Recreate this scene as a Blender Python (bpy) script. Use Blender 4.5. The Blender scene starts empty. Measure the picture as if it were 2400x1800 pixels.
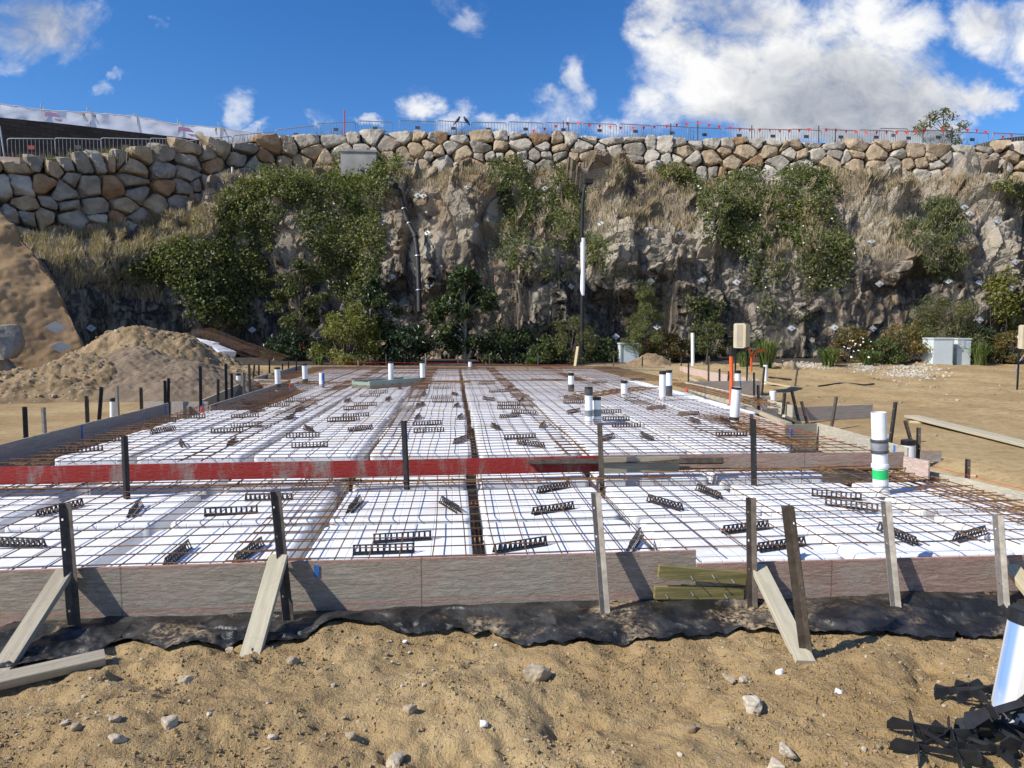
import bpy, bmesh, math, random
import numpy as np
from mathutils import Vector, Matrix

random.seed(7)
RNG = np.random.default_rng(11)
scene = bpy.context.scene
COL = scene.collection

# ------------------------------------------------------------------ camera
FPX, CX, CY = 1665.0, 1200.0, 900.0          # focal length in pixels of the 2400 px wide photograph
CAM_H = 1.68
YAW = math.radians(4.64)                     # camera turned to +X from the slab axis (+Y)
PITCH = math.radians(-4.12)
cam_d = bpy.data.cameras.new('camera')
cam = bpy.data.objects.new('camera', cam_d)
COL.objects.link(cam)
cam.location = (0, 0, CAM_H)
cam.rotation_euler = (math.radians(90) + PITCH, 0, -YAW)
cam_d.sensor_width = 36.0
cam_d.lens = 36.0 * FPX / 2400.0
cam_d.clip_start = 0.05
cam_d.clip_end = 3000
scene.camera = cam

# ------------------------------------------------------------------ light, exposure
SUN_L = Vector((1.08, 0.42, -1.0)).normalized()       # direction the sunlight travels
SUN_EL = math.asin(-SUN_L.z)
SUN_AZ = math.atan2(-SUN_L.x, -SUN_L.y)               # compass angle of the sun from +Y towards +X
sd = bpy.data.lights.new('sun', 'SUN')
sun = bpy.data.objects.new('sun', sd)
COL.objects.link(sun)
sun.location = (-30, -10, 40)
sun.rotation_euler = SUN_L.to_track_quat('-Z', 'Y').to_euler()
sd.energy = 5.0
sd.angle = math.radians(0.53)
sd.color = (1.0, 0.945, 0.85)
scene.view_settings.view_transform = 'Standard'
scene.view_settings.look = 'None'
scene.view_settings.gamma = 1.0
scene.view_settings.use_curve_mapping = False
scene.view_settings.exposure = 0.20
scene.cycles.max_bounces = 8
scene.cycles.transparent_max_bounces = 12
scene.cycles.diffuse_bounces = 3
scene.cycles.use_denoising = True

# ------------------------------------------------------------------ node helpers
class NT:
    def __init__(self, tree):
        self.t = tree
    def n(self, typ, **kw):
        nd = self.t.nodes.new(typ)
        for k, v in kw.items():
            setattr(nd, k, v)
        return nd
    def lk(self, a, b):
        self.t.links.new(a, b)
    def put(self, sock, v):
        if hasattr(v, 'links') or isinstance(v, bpy.types.NodeSocket):
            self.lk(v, sock)
        else:
            if isinstance(v, tuple) and len(v) == 3 and sock.type == 'RGBA':
                v = (*v, 1)
            sock.default_value = v
    def math(self, op, a, b=0.0, c=0.0, clamp=False):
        nd = self.n('ShaderNodeMath', operation=op, use_clamp=clamp)
        for i, v in enumerate((a, b, c)):
            self.put(nd.inputs[i], v)
        return nd.outputs[0]
    def mix(self, f, a, b, blend='MIX'):
        nd = self.n('ShaderNodeMix', data_type='RGBA', blend_type=blend)
        self.put(nd.inputs[0], f); self.put(nd.inputs[6], a); self.put(nd.inputs[7], b)
        return nd.outputs[2]
    def ramp(self, f, lo, hi, a=0.0, b=1.0):
        nd = self.n('ShaderNodeMapRange', interpolation_type='SMOOTHSTEP')
        for i, v in enumerate((f, lo, hi, a, b)):
            self.put(nd.inputs[i], v)
        return nd.outputs[0]
    def co(self, kind='Object', scale=None):
        o = self.n('ShaderNodeTexCoord').outputs[kind]
        if scale is not None:
            m = self.n('ShaderNodeMapping')
            self.lk(o, m.inputs[0]); m.inputs[3].default_value = scale if isinstance(scale, tuple) else (scale,) * 3
            o = m.outputs[0]
        return o
    def noise(self, co, scale, detail=4, rough=0.55, dist=0.0, out=0):
        nd = self.n('ShaderNodeTexNoise')
        self.lk(co, nd.inputs['Vector'])
        self.put(nd.inputs['Scale'], scale); self.put(nd.inputs['Detail'], detail)
        self.put(nd.inputs['Roughness'], rough); self.put(nd.inputs['Distortion'], dist)
        return nd.outputs[out]
    def vor(self, co, scale, feature='F1', out='Distance', rnd=1.0):
        nd = self.n('ShaderNodeTexVoronoi', feature=feature)
        self.lk(co, nd.inputs['Vector']); self.put(nd.inputs['Scale'], scale); self.put(nd.inputs['Randomness'], rnd)
        return nd.outputs[out]
    def sep(self, co):
        nd = self.n('ShaderNodeSeparateXYZ'); self.lk(co, nd.inputs[0]); return nd.outputs
    def attr(self, name, out='Fac'):
        nd = self.n('ShaderNodeAttribute', attribute_name=name); return nd.outputs[out]
    def rand(self):
        return self.n('ShaderNodeObjectInfo').outputs['Random']
    def bump(self, h, strength=0.5, dist=0.02, nrm=None):
        nd = self.n('ShaderNodeBump')
        self.put(nd.inputs['Height'], h); nd.inputs['Strength'].default_value = strength; nd.inputs['Distance'].default_value = dist
        if nrm is not None: self.lk(nrm, nd.inputs['Normal'])
        return nd.outputs[0]

def newmat(name):
    m = bpy.data.materials.new(name)
    m.use_nodes = True
    t = m.node_tree
    t.nodes.clear()
    w = NT(t)
    out = w.n('ShaderNodeOutputMaterial')
    bs = w.n('ShaderNodeBsdfPrincipled')
    w.lk(bs.outputs[0], out.inputs[0])
    w.bs, w.out, w.m = bs, out, m
    def setp(col=None, rough=None, metal=None, nrm=None, spec=None):
        if col is not None: w.put(bs.inputs['Base Color'], col)
        if rough is not None: w.put(bs.inputs['Roughness'], rough)
        if metal is not None: w.put(bs.inputs['Metallic'], metal)
        if nrm is not None: w.lk(nrm, bs.inputs['Normal'])
        if spec is not None: w.put(bs.inputs['Specular IOR Level'], spec)
    w.setp = setp
    return w

M = {}
def simple(name, col, rough=0.6, metal=0.0, var=0.25, scale=6.0, bump=0.0, spec=0.5, stretch=None):
    w = newmat(name)
    co = w.co('Object', stretch)
    f = w.noise(co, scale, 5, 0.6)
    c1 = tuple(max(0, v * (1 - var)) for v in col); c2 = tuple(min(1, v * (1 + var)) for v in col)
    c = w.mix(w.ramp(f, 0.3, 0.7), c1, c2)
    w.setp(c, w.ramp(f, 0.2, 0.8, rough * 0.85, min(1, rough * 1.15)), metal, spec=spec)
    if bump: w.setp(nrm=w.bump(f, 0.6, bump))
    M[name] = w.m
    return w.m

# ------------------------------------------------------------------ sky with clouds (direction only)
world = bpy.data.worlds.new('World')
scene.world = world
world.use_nodes = True
world.node_tree.nodes.clear()
W = NT(world.node_tree)
sky = W.n('ShaderNodeTexSky', sky_type='NISHITA', sun_disc=False)
sky.sun_elevation = SUN_EL
sky.sun_rotation = SUN_AZ
sky.altitude = 300
sky.air_density = 1.0
sky.dust_density = 0.15
sky.ozone_density = 4.5
bg1 = W.n('ShaderNodeBackground'); bg1.inputs[1].default_value = 0.132
hs = W.n('ShaderNodeHueSaturation'); W.lk(sky.outputs[0], hs.inputs['Color'])
hs.inputs['Saturation'].default_value = 1.27; hs.inputs['Value'].default_value = 1.0; hs.inputs['Hue'].default_value = .508
W.lk(hs.outputs[0], bg1.inputs[0])
dirv = W.n('ShaderNodeTexCoord').outputs['Generated']
dx, dy, dz = W.sep(dirv)
den = W.math('MAXIMUM', W.math('ABSOLUTE', dy), 0.12)
cu, cv = W.math('DIVIDE', dx, den), W.math('DIVIDE', dz, den)
comb = W.n('ShaderNodeCombineXYZ'); W.lk(cu, comb.inputs[0]); W.lk(W.math('MULTIPLY', cv, 1.25), comb.inputs[1]); W.lk(W.math('MULTIPLY', dy, 0.3), comb.inputs[2])
cuv = comb.outputs[0]
def ray(px, py):
    x, y = (px - CX) / FPX, (CY - py) / FPX
    v = Vector((x, y, -1.0))
    return cam.rotation_euler.to_matrix() @ v
wn = W.n('ShaderNodeVectorMath', operation='SUBTRACT'); W.lk(W.noise(cuv, 7.0, 6, 0.62, 0, 1), wn.inputs[0]); wn.inputs[1].default_value = (.5, .5, .5)
wx_, wy_, wz_ = W.sep(wn.outputs[0])
cu = W.math('ADD', cu, W.math('MULTIPLY', wx_, .17)); cv = W.math('ADD', cv, W.math('MULTIPLY', wy_, .13))
def blob(px, py, rx, ry, amp):
    r = ray(px, py); u0, v0 = r.x / r.y, r.z / r.y
    a = W.math('DIVIDE', W.math('SUBTRACT', cu, u0), rx / FPX)
    b = W.math('DIVIDE', W.math('SUBTRACT', cv, v0), ry / FPX)
    d = W.math('SQRT', W.math('ADD', W.math('MULTIPLY', a, a), W.math('MULTIPLY', b, b)))
    return W.ramp(d, 1.25, 0.15, 0.0, amp)
def total(lst):
    s = lst[0]
    for q in lst[1:]: s = W.math('MAXIMUM', s, q)
    return s
front = W.ramp(dy, 0.0, 0.1)
big = total([blob(*b) for b in (
    (1700, 190, 260, 190, 1.0), (1950, 190, 330, 230, 1.05), (2120, 270, 240, 150, 1.0), (1600, 100, 110, 75, 0.85), (1550, 260, 140, 90, .85),
    (1760, 30, 300, 120, .85), (2120, 60, 200, 110, .8), (2330, 90, 190, 130, .95), (2290, 240, 110, 70, .85), (2220, 310, 150, 60, .9), (1900, 300, 420, 90, 1.0),
    (1530, 30, 110, 90, 0.72), (1370, 190, 75, 140, 0.72), (1330, 260, 150, 70, .5), (1255, 225, 70, 40, .52), (1190, 290, 120, 34, .62), (1060, 275, 45, 45, .48),
    (975, 255, 60, 42, .60), (560, 255, 55, 70, .66), (600, 305, 70, 26, .66), (695, 255, 34, 50, .52), (760, 290, 70, 34, .60), (870, 305, 70, 22, .6),
    (100, 75, 210, 110, .66), (20, 150, 90, 60, .6), (220, 195, 40, 28, .55), (275, 190, 40, 28, .55), (400, 70, 22, 30, .36), (1080, 50, 70, 30, .30),
    (1480, 300, 160, 60, .8), (1830, 230, 330, 160, 1.15))])
n1 = W.noise(cuv, 5.5, 9, 0.6, 0.5)
n2 = W.noise(cuv, 19.0, 6, 0.62, 0.4)
nn = W.math('ADD', W.math('MULTIPLY', n1, 0.75), W.math('MULTIPLY', n2, 0.25))
dens = W.math('ADD', W.math('MULTIPLY', big, 0.66), W.math('MULTIPLY', W.math('SUBTRACT', nn, 0.5), 1.7))
maskf = W.ramp(dens, 0.20, 0.66)
maskb = W.ramp(nn, 0.47, 0.64, 0, .45)  # unseen clouds behind the camera, added as neutral white fill
mask = W.math('ADD', W.math('MULTIPLY', maskf, front), W.math('MULTIPLY', maskb, W.math('SUBTRACT', 1.0, front)), clamp=True)
mask = W.math('MULTIPLY', mask, W.ramp(dz, 0.0, 0.05))
grey = total([blob(*b) for b in ((2000, 250, 420, 190, 1.05), (1800, 280, 300, 90, .9), (1850, 190, 220, 120, .55), (1700, 40, 260, 120, .7), (2330, 60, 150, 60, .5), (110, 60, 200, 110, 1.05), (1750, 300, 200, 60, .6), (1500, 20, 120, 70, .5))])
sh = W.math('ADD', W.math('SUBTRACT', 1.12, W.math('MULTIPLY', grey, 0.98)), W.math('MULTIPLY', W.math('SUBTRACT', n2, 0.5), 1.0), clamp=True)
sh = W.math('ADD', sh, W.math('MULTIPLY', W.math('SUBTRACT', n1, 0.5), .75), clamp=True)
ccol = W.mix(sh, (0.36, 0.40, 0.48), (1.0, 1.0, 1.0))
bg2 = W.n('ShaderNodeBackground'); W.lk(ccol, bg2.inputs[0]); bg2.inputs[1].default_value = 0.86
mixs = W.n('ShaderNodeMixShader')
W.lk(mask, mixs.inputs[0]); W.lk(bg1.outputs[0], mixs.inputs[1]); W.lk(bg2.outputs[0], mixs.inputs[2])
wo = W.n('ShaderNodeOutputWorld'); W.lk(mixs.outputs[0], wo.inputs[0])

# ------------------------------------------------------------------ photo pixel -> place
CAMM = np.array(cam.rotation_euler.to_matrix())
CAMP = np.array((0, 0, CAM_H))
def rdir(px, py):
    v = CAMM @ np.array(((px - CX) / FPX, (CY - py) / FPX, -1.0))
    return v
def on_z(px, py, z):
    r = rdir(px, py); t = (z - CAM_H) / r[2]
    return CAMP + r * t
def on_y(px, py, y):
    r = rdir(px, py); return CAMP + r * (y / r[1])
def on_x(px, py, x):
    r = rdir(px, py); return CAMP + r * (x / r[0])
FWD = np.array((math.sin(YAW), math.cos(YAW), 0.0))
def at_d(px, py, d):                       # horizontal distance along the view axis
    r = rdir(px, py); return CAMP + r * (d / (r @ FWD))
def topx(P):
    q = (np.asarray(P) - CAMP) @ CAMM
    return np.stack([CX + FPX * q[..., 0] / -q[..., 2], CY - FPX * q[..., 1] / -q[..., 2]], -1)
TILE = {1: (0, 200), 2: (800, 200), 3: (1600, 200), 4: (0, 700), 5: (800, 700), 6: (1600, 700), 7: (0, 1200), 8: (800, 1200), 9: (1600, 1200)}
def T(k, x, y):
    a, b = TILE[k]; return a + x / 2.765, b + y / 2.765

# ------------------------------------------------------------------ noise
def h3(ix, iy, iz, seed=0):
    with np.errstate(over='ignore'):
        h = (ix.astype(np.int64) * 374761393 + iy.astype(np.int64) * 668265263 + iz.astype(np.int64) * 2147483647 + seed * 974711) & 0xffffffff
        h = ((h ^ (h >> 13)) * 1274126177) & 0xffffffff
        h = ((h ^ (h >> 16)) * 2246822519) & 0xffffffff
        h = h ^ (h >> 15)
    return (h & 0xffffff) / float(0xffffff)
def vnoise(P, seed=0):
    P = np.asarray(P, float); i = np.floor(P).astype(np.int64); f = P - i
    f = f * f * f * (f * (f * 6 - 15) + 10)
    r = 0
    for a in (0, 1):
        for b in (0, 1):
            for c in (0, 1):
                w = (f[..., 0] if a else 1 - f[..., 0]) * (f[..., 1] if b else 1 - f[..., 1]) * (f[..., 2] if c else 1 - f[..., 2])
                r = r + w * h3(i[..., 0] + a, i[..., 1] + b, i[..., 2] + c, seed)
    return r * 2 - 1
def fbm(P, octv=4, seed=0, gain=0.5):
    P = np.asarray(P, float); s = 0; a = 1.0; t = 0
    for o in range(octv):
        s = s + a * vnoise(P * (2 ** o) + 17.3 * o, seed + o); t += a; a *= gain
    return s / t
def p2(x, y, z=0.0):
    return np.stack([x, y, np.zeros_like(x) + z], -1)
def blocks(a, b, seed=0):
    """worley cells in 2-D: F1, F2, offset to the cell's feature point, three random numbers of the cell"""
    ia, ib = np.floor(a).astype(np.int64), np.floor(b).astype(np.int64)
    best = np.full(a.shape, 1e9); second = np.full(a.shape, 1e9)
    ox = np.zeros(a.shape); oy = np.zeros(a.shape); r = [np.zeros(a.shape) for _ in range(3)]
    for da in (-1, 0, 1):
        for db in (-1, 0, 1):
            ca, cb = ia + da, ib + db; z = np.zeros_like(ca)
            fx = ca + 0.1 + 0.8 * h3(ca, cb, z, seed); fy = cb + 0.1 + 0.8 * h3(ca, cb, z + 1, seed)
            d = np.hypot(a - fx, b - fy)
            nearer = d < best
            second = np.where(nearer, best, np.minimum(second, d))
            best = np.where(nearer, d, best)
            ox = np.where(nearer, a - fx, ox); oy = np.where(nearer, b - fy, oy)
            for k in range(3):
                r[k] = np.where(nearer, h3(ca, cb, z + 2 + k, seed), r[k])
    return best, second, ox, oy, r

# ------------------------------------------------------------------ mesh building
class MB:
    def __init__(self):
        self.V = []; self.F = []; self.n = 0; self.A = []; self.smooth = []
    def add(self, V, *faces, tint=None, smooth=False):
        V = np.asarray(V, float).reshape(-1, 3)
        for f in faces:
            f = np.asarray(f, np.int64)
            if len(f): self.F.append(f + self.n); self.smooth.append(smooth)
        if tint is None: tint = 0.5
        self.A.append(np.zeros(len(V)) + tint)
        self.V.append(V); self.n += len(V)
        return self
    def build(self, name, mat, parent=None, origin=None):
        V = np.concatenate(self.V) if self.V else np.zeros((0, 3))
        if parent is not None: org = np.array(parent['_o'])
        elif origin is None:
            org = np.array(((V[:, 0].min() + V[:, 0].max()) / 2, (V[:, 1].min() + V[:, 1].max()) / 2, V[:, 2].min()))
        else: org = np.asarray(origin, float)
        V = V - org
        me = bpy.data.meshes.new(name)
        nl = sum(f.size for f in self.F); nf = sum(len(f) for f in self.F)
        me.vertices.add(len(V)); me.vertices.foreach_set('co', V.astype(np.float32).ravel())
        me.loops.add(nl); me.loops.foreach_set('vertex_index', np.concatenate([f.ravel() for f in self.F]).astype(np.int32))
        me.polygons.add(nf)
        sizes = np.concatenate([np.full(len(f), f.shape[1]) for f in self.F])
        me.polygons.foreach_set('loop_start', np.concatenate([[0], np.cumsum(sizes)[:-1]]).astype(np.int32))
        me.polygons.foreach_set('use_smooth', np.concatenate([np.full(len(f), s) for f, s in zip(self.F, self.smooth)]))
        me.update(calc_edges=True)
        a = me.attributes.new('tint', 'FLOAT', 'POINT')
        a.data.foreach_set('value', np.concatenate(self.A).astype(np.float32))
        if mat is not None: me.materials.append(M[mat] if isinstance(mat, str) else mat)
        o = bpy.data.objects.new(name, me); COL.objects.link(o)
        if parent is not None:
            o.parent = parent
        else:
            o.location = org
        o['_o'] = [float(x) for x in org]
        return o
    # shapes
    def box(self, c, ax, ay, az, tint=None):
        c, ax, ay, az = (np.asarray(q, float) for q in (c, ax, ay, az))
        V = [c + sx * ax + sy * ay + sz * az for sx in (-1, 1) for sy in (-1, 1) for sz in (-1, 1)]
        F = [(0, 1, 3, 2), (4, 6, 7, 5), (0, 4, 5, 1), (2, 3, 7, 6), (0, 2, 6, 4), (1, 5, 7, 3)]
        return self.add(V, F, tint=tint)
    def cube(self, x0, x1, y0, y1, z0, z1, tint=None):
        return self.box(((x0 + x1) / 2, (y0 + y1) / 2, (z0 + z1) / 2), ((x1 - x0) / 2, 0, 0), (0, (y1 - y0) / 2, 0), (0, 0, (z1 - z0) / 2), tint)
    def bar(self, a, b, w, t, up=(0, 0, 1), tint=None):
        """square-cut bar from a to b: w across, t along 'up'"""
        a, b = np.asarray(a, float), np.asarray(b, float); d = b - a; L = np.linalg.norm(d); d = d / L
        s = np.cross(d, up); s = s / (np.linalg.norm(s) + 1e-9); u = np.cross(s, d)
        return self.box((a + b) / 2, d * L / 2, s * w / 2, u * t / 2, tint)
    def tube(self, pts, r, n=6, cap=True, tint=None, smooth=True):
        pts = np.asarray(pts, float); k = len(pts); r = np.zeros(k) + r
        tan = np.gradient(pts, axis=0); tan /= np.linalg.norm(tan, axis=1)[:, None] + 1e-12
        ref = np.array((0, 0, 1.0)) if abs(tan[:, 2]).mean() < 0.8 else np.array((1.0, 0, 0))
        s = np.cross(tan, ref); s /= np.linalg.norm(s, axis=1)[:, None] + 1e-12; u = np.cross(s, tan)
        an = np.arange(n) * 2 * math.pi / n
        V = pts[:, None, :] + (np.cos(an)[None, :, None] * s[:, None, :] + np.sin(an)[None, :, None] * u[:, None, :]) * r[:, None, None]
        i = np.arange(k - 1)[:, None] * n; j = np.arange(n)[None, :]; j2 = (j + 1) % n
        F = np.stack([i + j, i + n + j, i + n + j2, i + j2], -1).reshape(-1, 4)
        self.add(V.reshape(-1, 3), F, tint=tint, smooth=smooth)
        if cap and n >= 3:
            self.add(V[0], [list(range(n))], tint=tint); self.add(V[-1], [list(range(n))[::-1]], tint=tint)
        return self
    def lathe(self, base, prof, n=24, axis=(0, 0, 1), tint=None):
        """prof: list of (radius, height) along axis from base"""
        base = np.asarray(base, float); ax = np.asarray(axis, float); ax = ax / np.linalg.norm(ax)
        ref = np.array((1.0, 0, 0)) if abs(ax[0]) < 0.8 else np.array((0, 1.0, 0))
        s = np.cross(ax, ref); s /= np.linalg.norm(s); u = np.cross(ax, s)
        an = np.arange(n) * 2 * math.pi / n; ring = np.cos(an)[:, None] * s + np.sin(an)[:, None] * u
        k = len(prof)
        V = np.concatenate([base + ax * h + ring * max(r, 1e-4) for r, h in prof])
        i = np.arange(k - 1)[:, None] * n; j = np.arange(n)[None, :]; j2 = (j + 1) % n
        F = np.stack([i + j, i + j2, i + n + j2, i + n + j], -1).reshape(-1, 4)
        return self.add(V, F, tint=tint, smooth=False)
    def grid(self, P, tint=None, smooth=True, flip=False):
        P = np.asarray(P, float); a, b = P.shape[:2]
        i = np.arange(a - 1)[:, None] * b; j = np.arange(b - 1)[None, :]
        F = np.stack([i + j, i + b + j, i + b + j + 1, i + j + 1], -1).reshape(-1, 4)
        if flip: F = F[:, ::-1]
        t = None if tint is None else np.asarray(tint).ravel()
        return self.add(P.reshape(-1, 3), F, tint=t, smooth=smooth)

def tag(o, label=None, cat=None, group=None, kind=None):
    if label: o['label'] = label
    if cat: o['category'] = cat
    if group: o['group'] = group
    if kind: o['kind'] = kind
    return o
def thing(name, loc, label, cat, group=None):
    o = bpy.data.objects.new(name, None); COL.objects.link(o)
    o.location = loc; o['_o'] = [float(x) for x in loc]
    o.empty_display_size = 0.2
    return tag(o, label, cat, group)
def copy_tree(o, loc=None, rz=None, label=None):
    c = o.copy(); COL.objects.link(c)
    if loc is not None: c.location = loc
    if rz is not None: c.rotation_euler = (0, 0, rz)
    if label: c['label'] = label
    for ch in list(o.children):
        d = ch.copy(); COL.objects.link(d); d.parent = c
        for g in list(ch.children):
            e = g.copy(); COL.objects.link(e); e.parent = d
    return c
ORD = 'zeroth first second third fourth fifth sixth seventh eighth ninth tenth eleventh twelfth thirteenth fourteenth fifteenth sixteenth seventeenth eighteenth nineteenth twentieth'.split() + ['twenty-first', 'twenty-second', 'twenty-third', 'twenty-fourth', 'twenty-fifth', 'twenty-sixth']
def inpoly(P, poly):
    x, y = P[..., 0], P[..., 1]; r = np.zeros(x.shape, bool); k = len(poly)
    for i in range(k):
        x0, y0 = poly[i]; x1, y1 = poly[(i + 1) % k]
        if y0 == y1: continue
        c = ((y0 > y) != (y1 > y)) & (x < (x1 - x0) * (y - y0) / (y1 - y0) + x0)
        r ^= c
    return r

_ico = {}
def ico(n):
    if n not in _ico:
        bm = bmesh.new(); bmesh.ops.create_icosphere(bm, subdivisions=n, radius=1.0)
        V = np.array([v.co[:] for v in bm.verts]); F = np.array([[v.index for v in f.verts] for f in bm.faces]); bm.free()
        V /= np.linalg.norm(V, axis=1)[:, None]
        _ico[n] = (V, F)
    return _ico[n]
def rock(normals, hs, p=14, sub=3, seed=0, rough=0.03, nsc=2.0):
    D, F = ico(sub)
    N = np.asarray(normals, float); N = N / np.linalg.norm(N, axis=1)[:, None]
    q = np.clip(D @ N.T, 0, None) / np.asarray(hs)[None, :]
    r = (q ** p).sum(1) ** (-1.0 / p)
    P = D * r[:, None]
    size = float(np.mean(hs))
    r2 = 1 + rough * 2.2 * fbm(P / size * nsc + seed * 7.7, 4, seed % 97)
    return P * r2[:, None], F
def free_rock(size, seed, p=12, sub=2, flat=0.7):
    rg = np.random.default_rng(seed)
    N = rg.normal(size=(11, 3)); N = np.concatenate([N, [[0, 0, 1], [0, 0, -1]]])
    hs = size * rg.uniform(.38, .6, 13); hs[-2:] = size * flat * .5
    N[:, :2] *= rg.uniform(.8, 1.2, 2)
    return rock(N, hs, p, sub, seed, 0.04)
# ------------------------------------------------------------------ materials
def mats():
    # dirt
    w = newmat('dirt'); co = w.co('Object')
    a = w.noise(co, 0.55, 5, 0.6); b = w.noise(co, 7.0, 6, 0.7); c = w.noise(co, 60.0, 4, 0.7)
    col = w.mix(w.ramp(a, .35, .68), (.365, .250, .118), (.50, .368, .190))
    col = w.mix(w.ramp(b, .42, .72, 0, .7), col, (.24, .160, .082))
    v = w.n('ShaderNodeTexVoronoi'); w.lk(co, v.inputs['Vector']); v.inputs['Scale'].default_value = 85
    hit = w.ramp(w.sep(v.outputs['Color'])[0], .86, .93)
    peb = w.math('MULTIPLY', hit, w.ramp(v.outputs['Distance'], .42, .30))
    col = w.mix(w.math('MULTIPLY', peb, .8), col, w.mix(w.sep(v.outputs['Color'])[1], (.36, .27, .17), (.62, .57, .49)))
    v2 = w.n('ShaderNodeTexVoronoi'); w.lk(co, v2.inputs['Vector']); v2.inputs['Scale'].default_value = 33
    hit2 = w.ramp(w.sep(v2.outputs['Color'])[0], .90, .95)
    peb2 = w.math('MULTIPLY', hit2, w.ramp(v2.outputs['Distance'], .34, .25))
    col = w.mix(w.math('MULTIPLY', peb2, .75), col, w.mix(w.sep(v2.outputs['Color'])[1], (.28, .21, .14), (.52, .46, .38)))
    h = w.math('ADD', w.math('MULTIPLY', b, .6), w.math('ADD', w.math('MULTIPLY', c, .35), w.math('ADD', w.math('MULTIPLY', peb, .18), w.math('MULTIPLY', peb2, .3))))
    w.setp(col, .95, nrm=w.bump(h, 1.0, .05), spec=.15); M['dirt'] = w.m
    # heaps
    for nm, c1, c2, c3 in (('heap_tan', (.205, .145, .082), (.33, .240, .140), (.52, .45, .35)), ('heap_grey', (.175, .130, .090), (.255, .195, .138), (.34, .29, .23))):
        w = newmat(nm); co = w.co('Object')
        a = w.noise(co, 2.2, 6, .65); c = w.noise(co, 30, 5, .7)
        col = w.mix(w.ramp(a, .35, .65), c1, c2)
        v = w.n('ShaderNodeTexVoronoi'); w.lk(co, v.inputs['Vector']); v.inputs['Scale'].default_value = 16 if nm == 'heap_tan' else 45
        peb = w.math('MULTIPLY', w.ramp(w.sep(v.outputs['Color'])[0], .80, .9), w.ramp(v.outputs['Distance'], .42, .3))
        col = w.mix(peb, col, c3)
        w.setp(col, .95, nrm=w.bump(w.math('ADD', w.math('MULTIPLY', c, .5), w.math('MULTIPLY', peb, .6)), 1.0, .05), spec=.1); M[nm] = w.m
    # cliff rock
    w = newmat('cliff_rock'); co = w.co('Object')
    a = w.noise(co, .22, 5, .6, .6); b = w.noise(co, 1.3, 7, .65, .4)
    mp = w.n('ShaderNodeMapping'); w.lk(co, mp.inputs[0]); mp.inputs[3].default_value = (1.5, 1.5, .12)
    st = w.noise(mp.outputs[0], 1.6, 6, .65, .5)
    col = w.mix(w.ramp(a, .36, .62), (.300, .205, .120), (.300, .250, .185))
    col = w.mix(w.ramp(b, .45, .70, 0, .8), col, (.37, .245, .130))
    t = w.attr('tint')
    col = w.mix(w.ramp(t, .55, 1.0, 0, .9), col, (.50, .44, .345))
    col = w.mix(w.ramp(t, .45, 0.0, 0, .9), col, (.10, .072, .048))
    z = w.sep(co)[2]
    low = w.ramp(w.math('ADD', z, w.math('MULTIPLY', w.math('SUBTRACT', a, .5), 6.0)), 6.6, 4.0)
    col = w.mix(w.math('MULTIPLY', w.ramp(st, .38, .58), w.math('ADD', w.math('MULTIPLY', low, .88), .10)), col, (.024, .020, .016))  # dark water streaks; low down, tree shade is put into the colour too
    col = w.mix(w.math('MULTIPLY', w.ramp(st, .42, .30), w.math('MULTIPLY', low, .55)), col, (.36, .33, .29))
    wv = w.n('ShaderNodeMix', data_type='VECTOR'); wv.inputs[0].default_value = .42; w.lk(co, wv.inputs[4]); w.lk(w.noise(co, 1.1, 4, .6, 0, 1), wv.inputs[5]); cr = w.vor(wv.outputs[1], 1.3, 'DISTANCE_TO_EDGE')
    ck = w.ramp(w.math('ADD', cr, w.math('MULTIPLY', w.math('SUBTRACT', b, .5), .12)), .035, 0.0)
    col = w.mix(w.math('MULTIPLY', w.math('MULTIPLY', ck, w.ramp(a, .4, .6)), .5), col, (.04, .03, .022))
    h = w.math('SUBTRACT', w.math('ADD', w.math('MULTIPLY', b, .9), w.math('MULTIPLY', w.noise(co, 9, 6, .7), .4)), w.math('MULTIPLY', ck, .2))
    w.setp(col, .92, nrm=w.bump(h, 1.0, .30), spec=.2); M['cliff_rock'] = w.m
    # shotcrete
    w = newmat('shotcrete'); co = w.co('Object')
    a = w.noise(co, .5, 5, .6); b = w.noise(co, 14, 6, .7)
    col = w.mix(w.ramp(a, .3, .7), (.22, .140, .068), (.33, .220, .115))
    col = w.mix(w.ramp(b, .4, .7, 0, .5), col, (.27, .18, .10))
    w.setp(col, .95, nrm=w.bump(b, .5, .03), spec=.1); M['shotcrete'] = w.m
    # boulders: tint picks the colour family
    w = newmat('boulder'); co = w.co('Object'); t = w.attr('tint')
    b = w.noise(co, 1.6, 7, .65, .3); c = w.noise(co, 14, 5, .7)
    g = w.mix(w.ramp(b, .35, .68), (.215, .19, .158), (.37, .332, .278))
    br = w.mix(w.ramp(b, .35, .65), (.30, .225, .145), (.46, .365, .25))
    rd = w.mix(w.ramp(b, .38, .62), (.26, .155, .085), (.36, .245, .145))
    pl = w.mix(w.ramp(b, .35, .65), (.33, .295, .245), (.50, .455, .385))
    col = w.mix(w.math('GREATER_THAN', t, .40), g, pl)
    col = w.mix(w.math('GREATER_THAN', t, .60), col, br)
    col = w.mix(w.math('GREATER_THAN', t, .90), col, rd)
    col = w.mix(w.ramp(w.noise(co, .9, 4, .6), .56, .72, 0, .55), col, (.33, .22, .12))
    col = w.mix(w.ramp(c, .52, .75, 0, .5), col, (.09, .08, .07))
    w.setp(col, .9, nrm=w.bump(w.math('ADD', b, w.math('MULTIPLY', c, .4)), .9, .07), spec=.25); M['boulder'] = w.m
    simple('mulch', (.045, .033, .024), .95, var=.5, scale=5, bump=.06)
    simple('dark_fill', (.05, .042, .034), .95, var=.4, scale=3)
    # polystyrene
    w = newmat('polystyrene'); co = w.co('Object')
    b = w.noise(w.co('Object'), 2.3, 5, .6)
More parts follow.
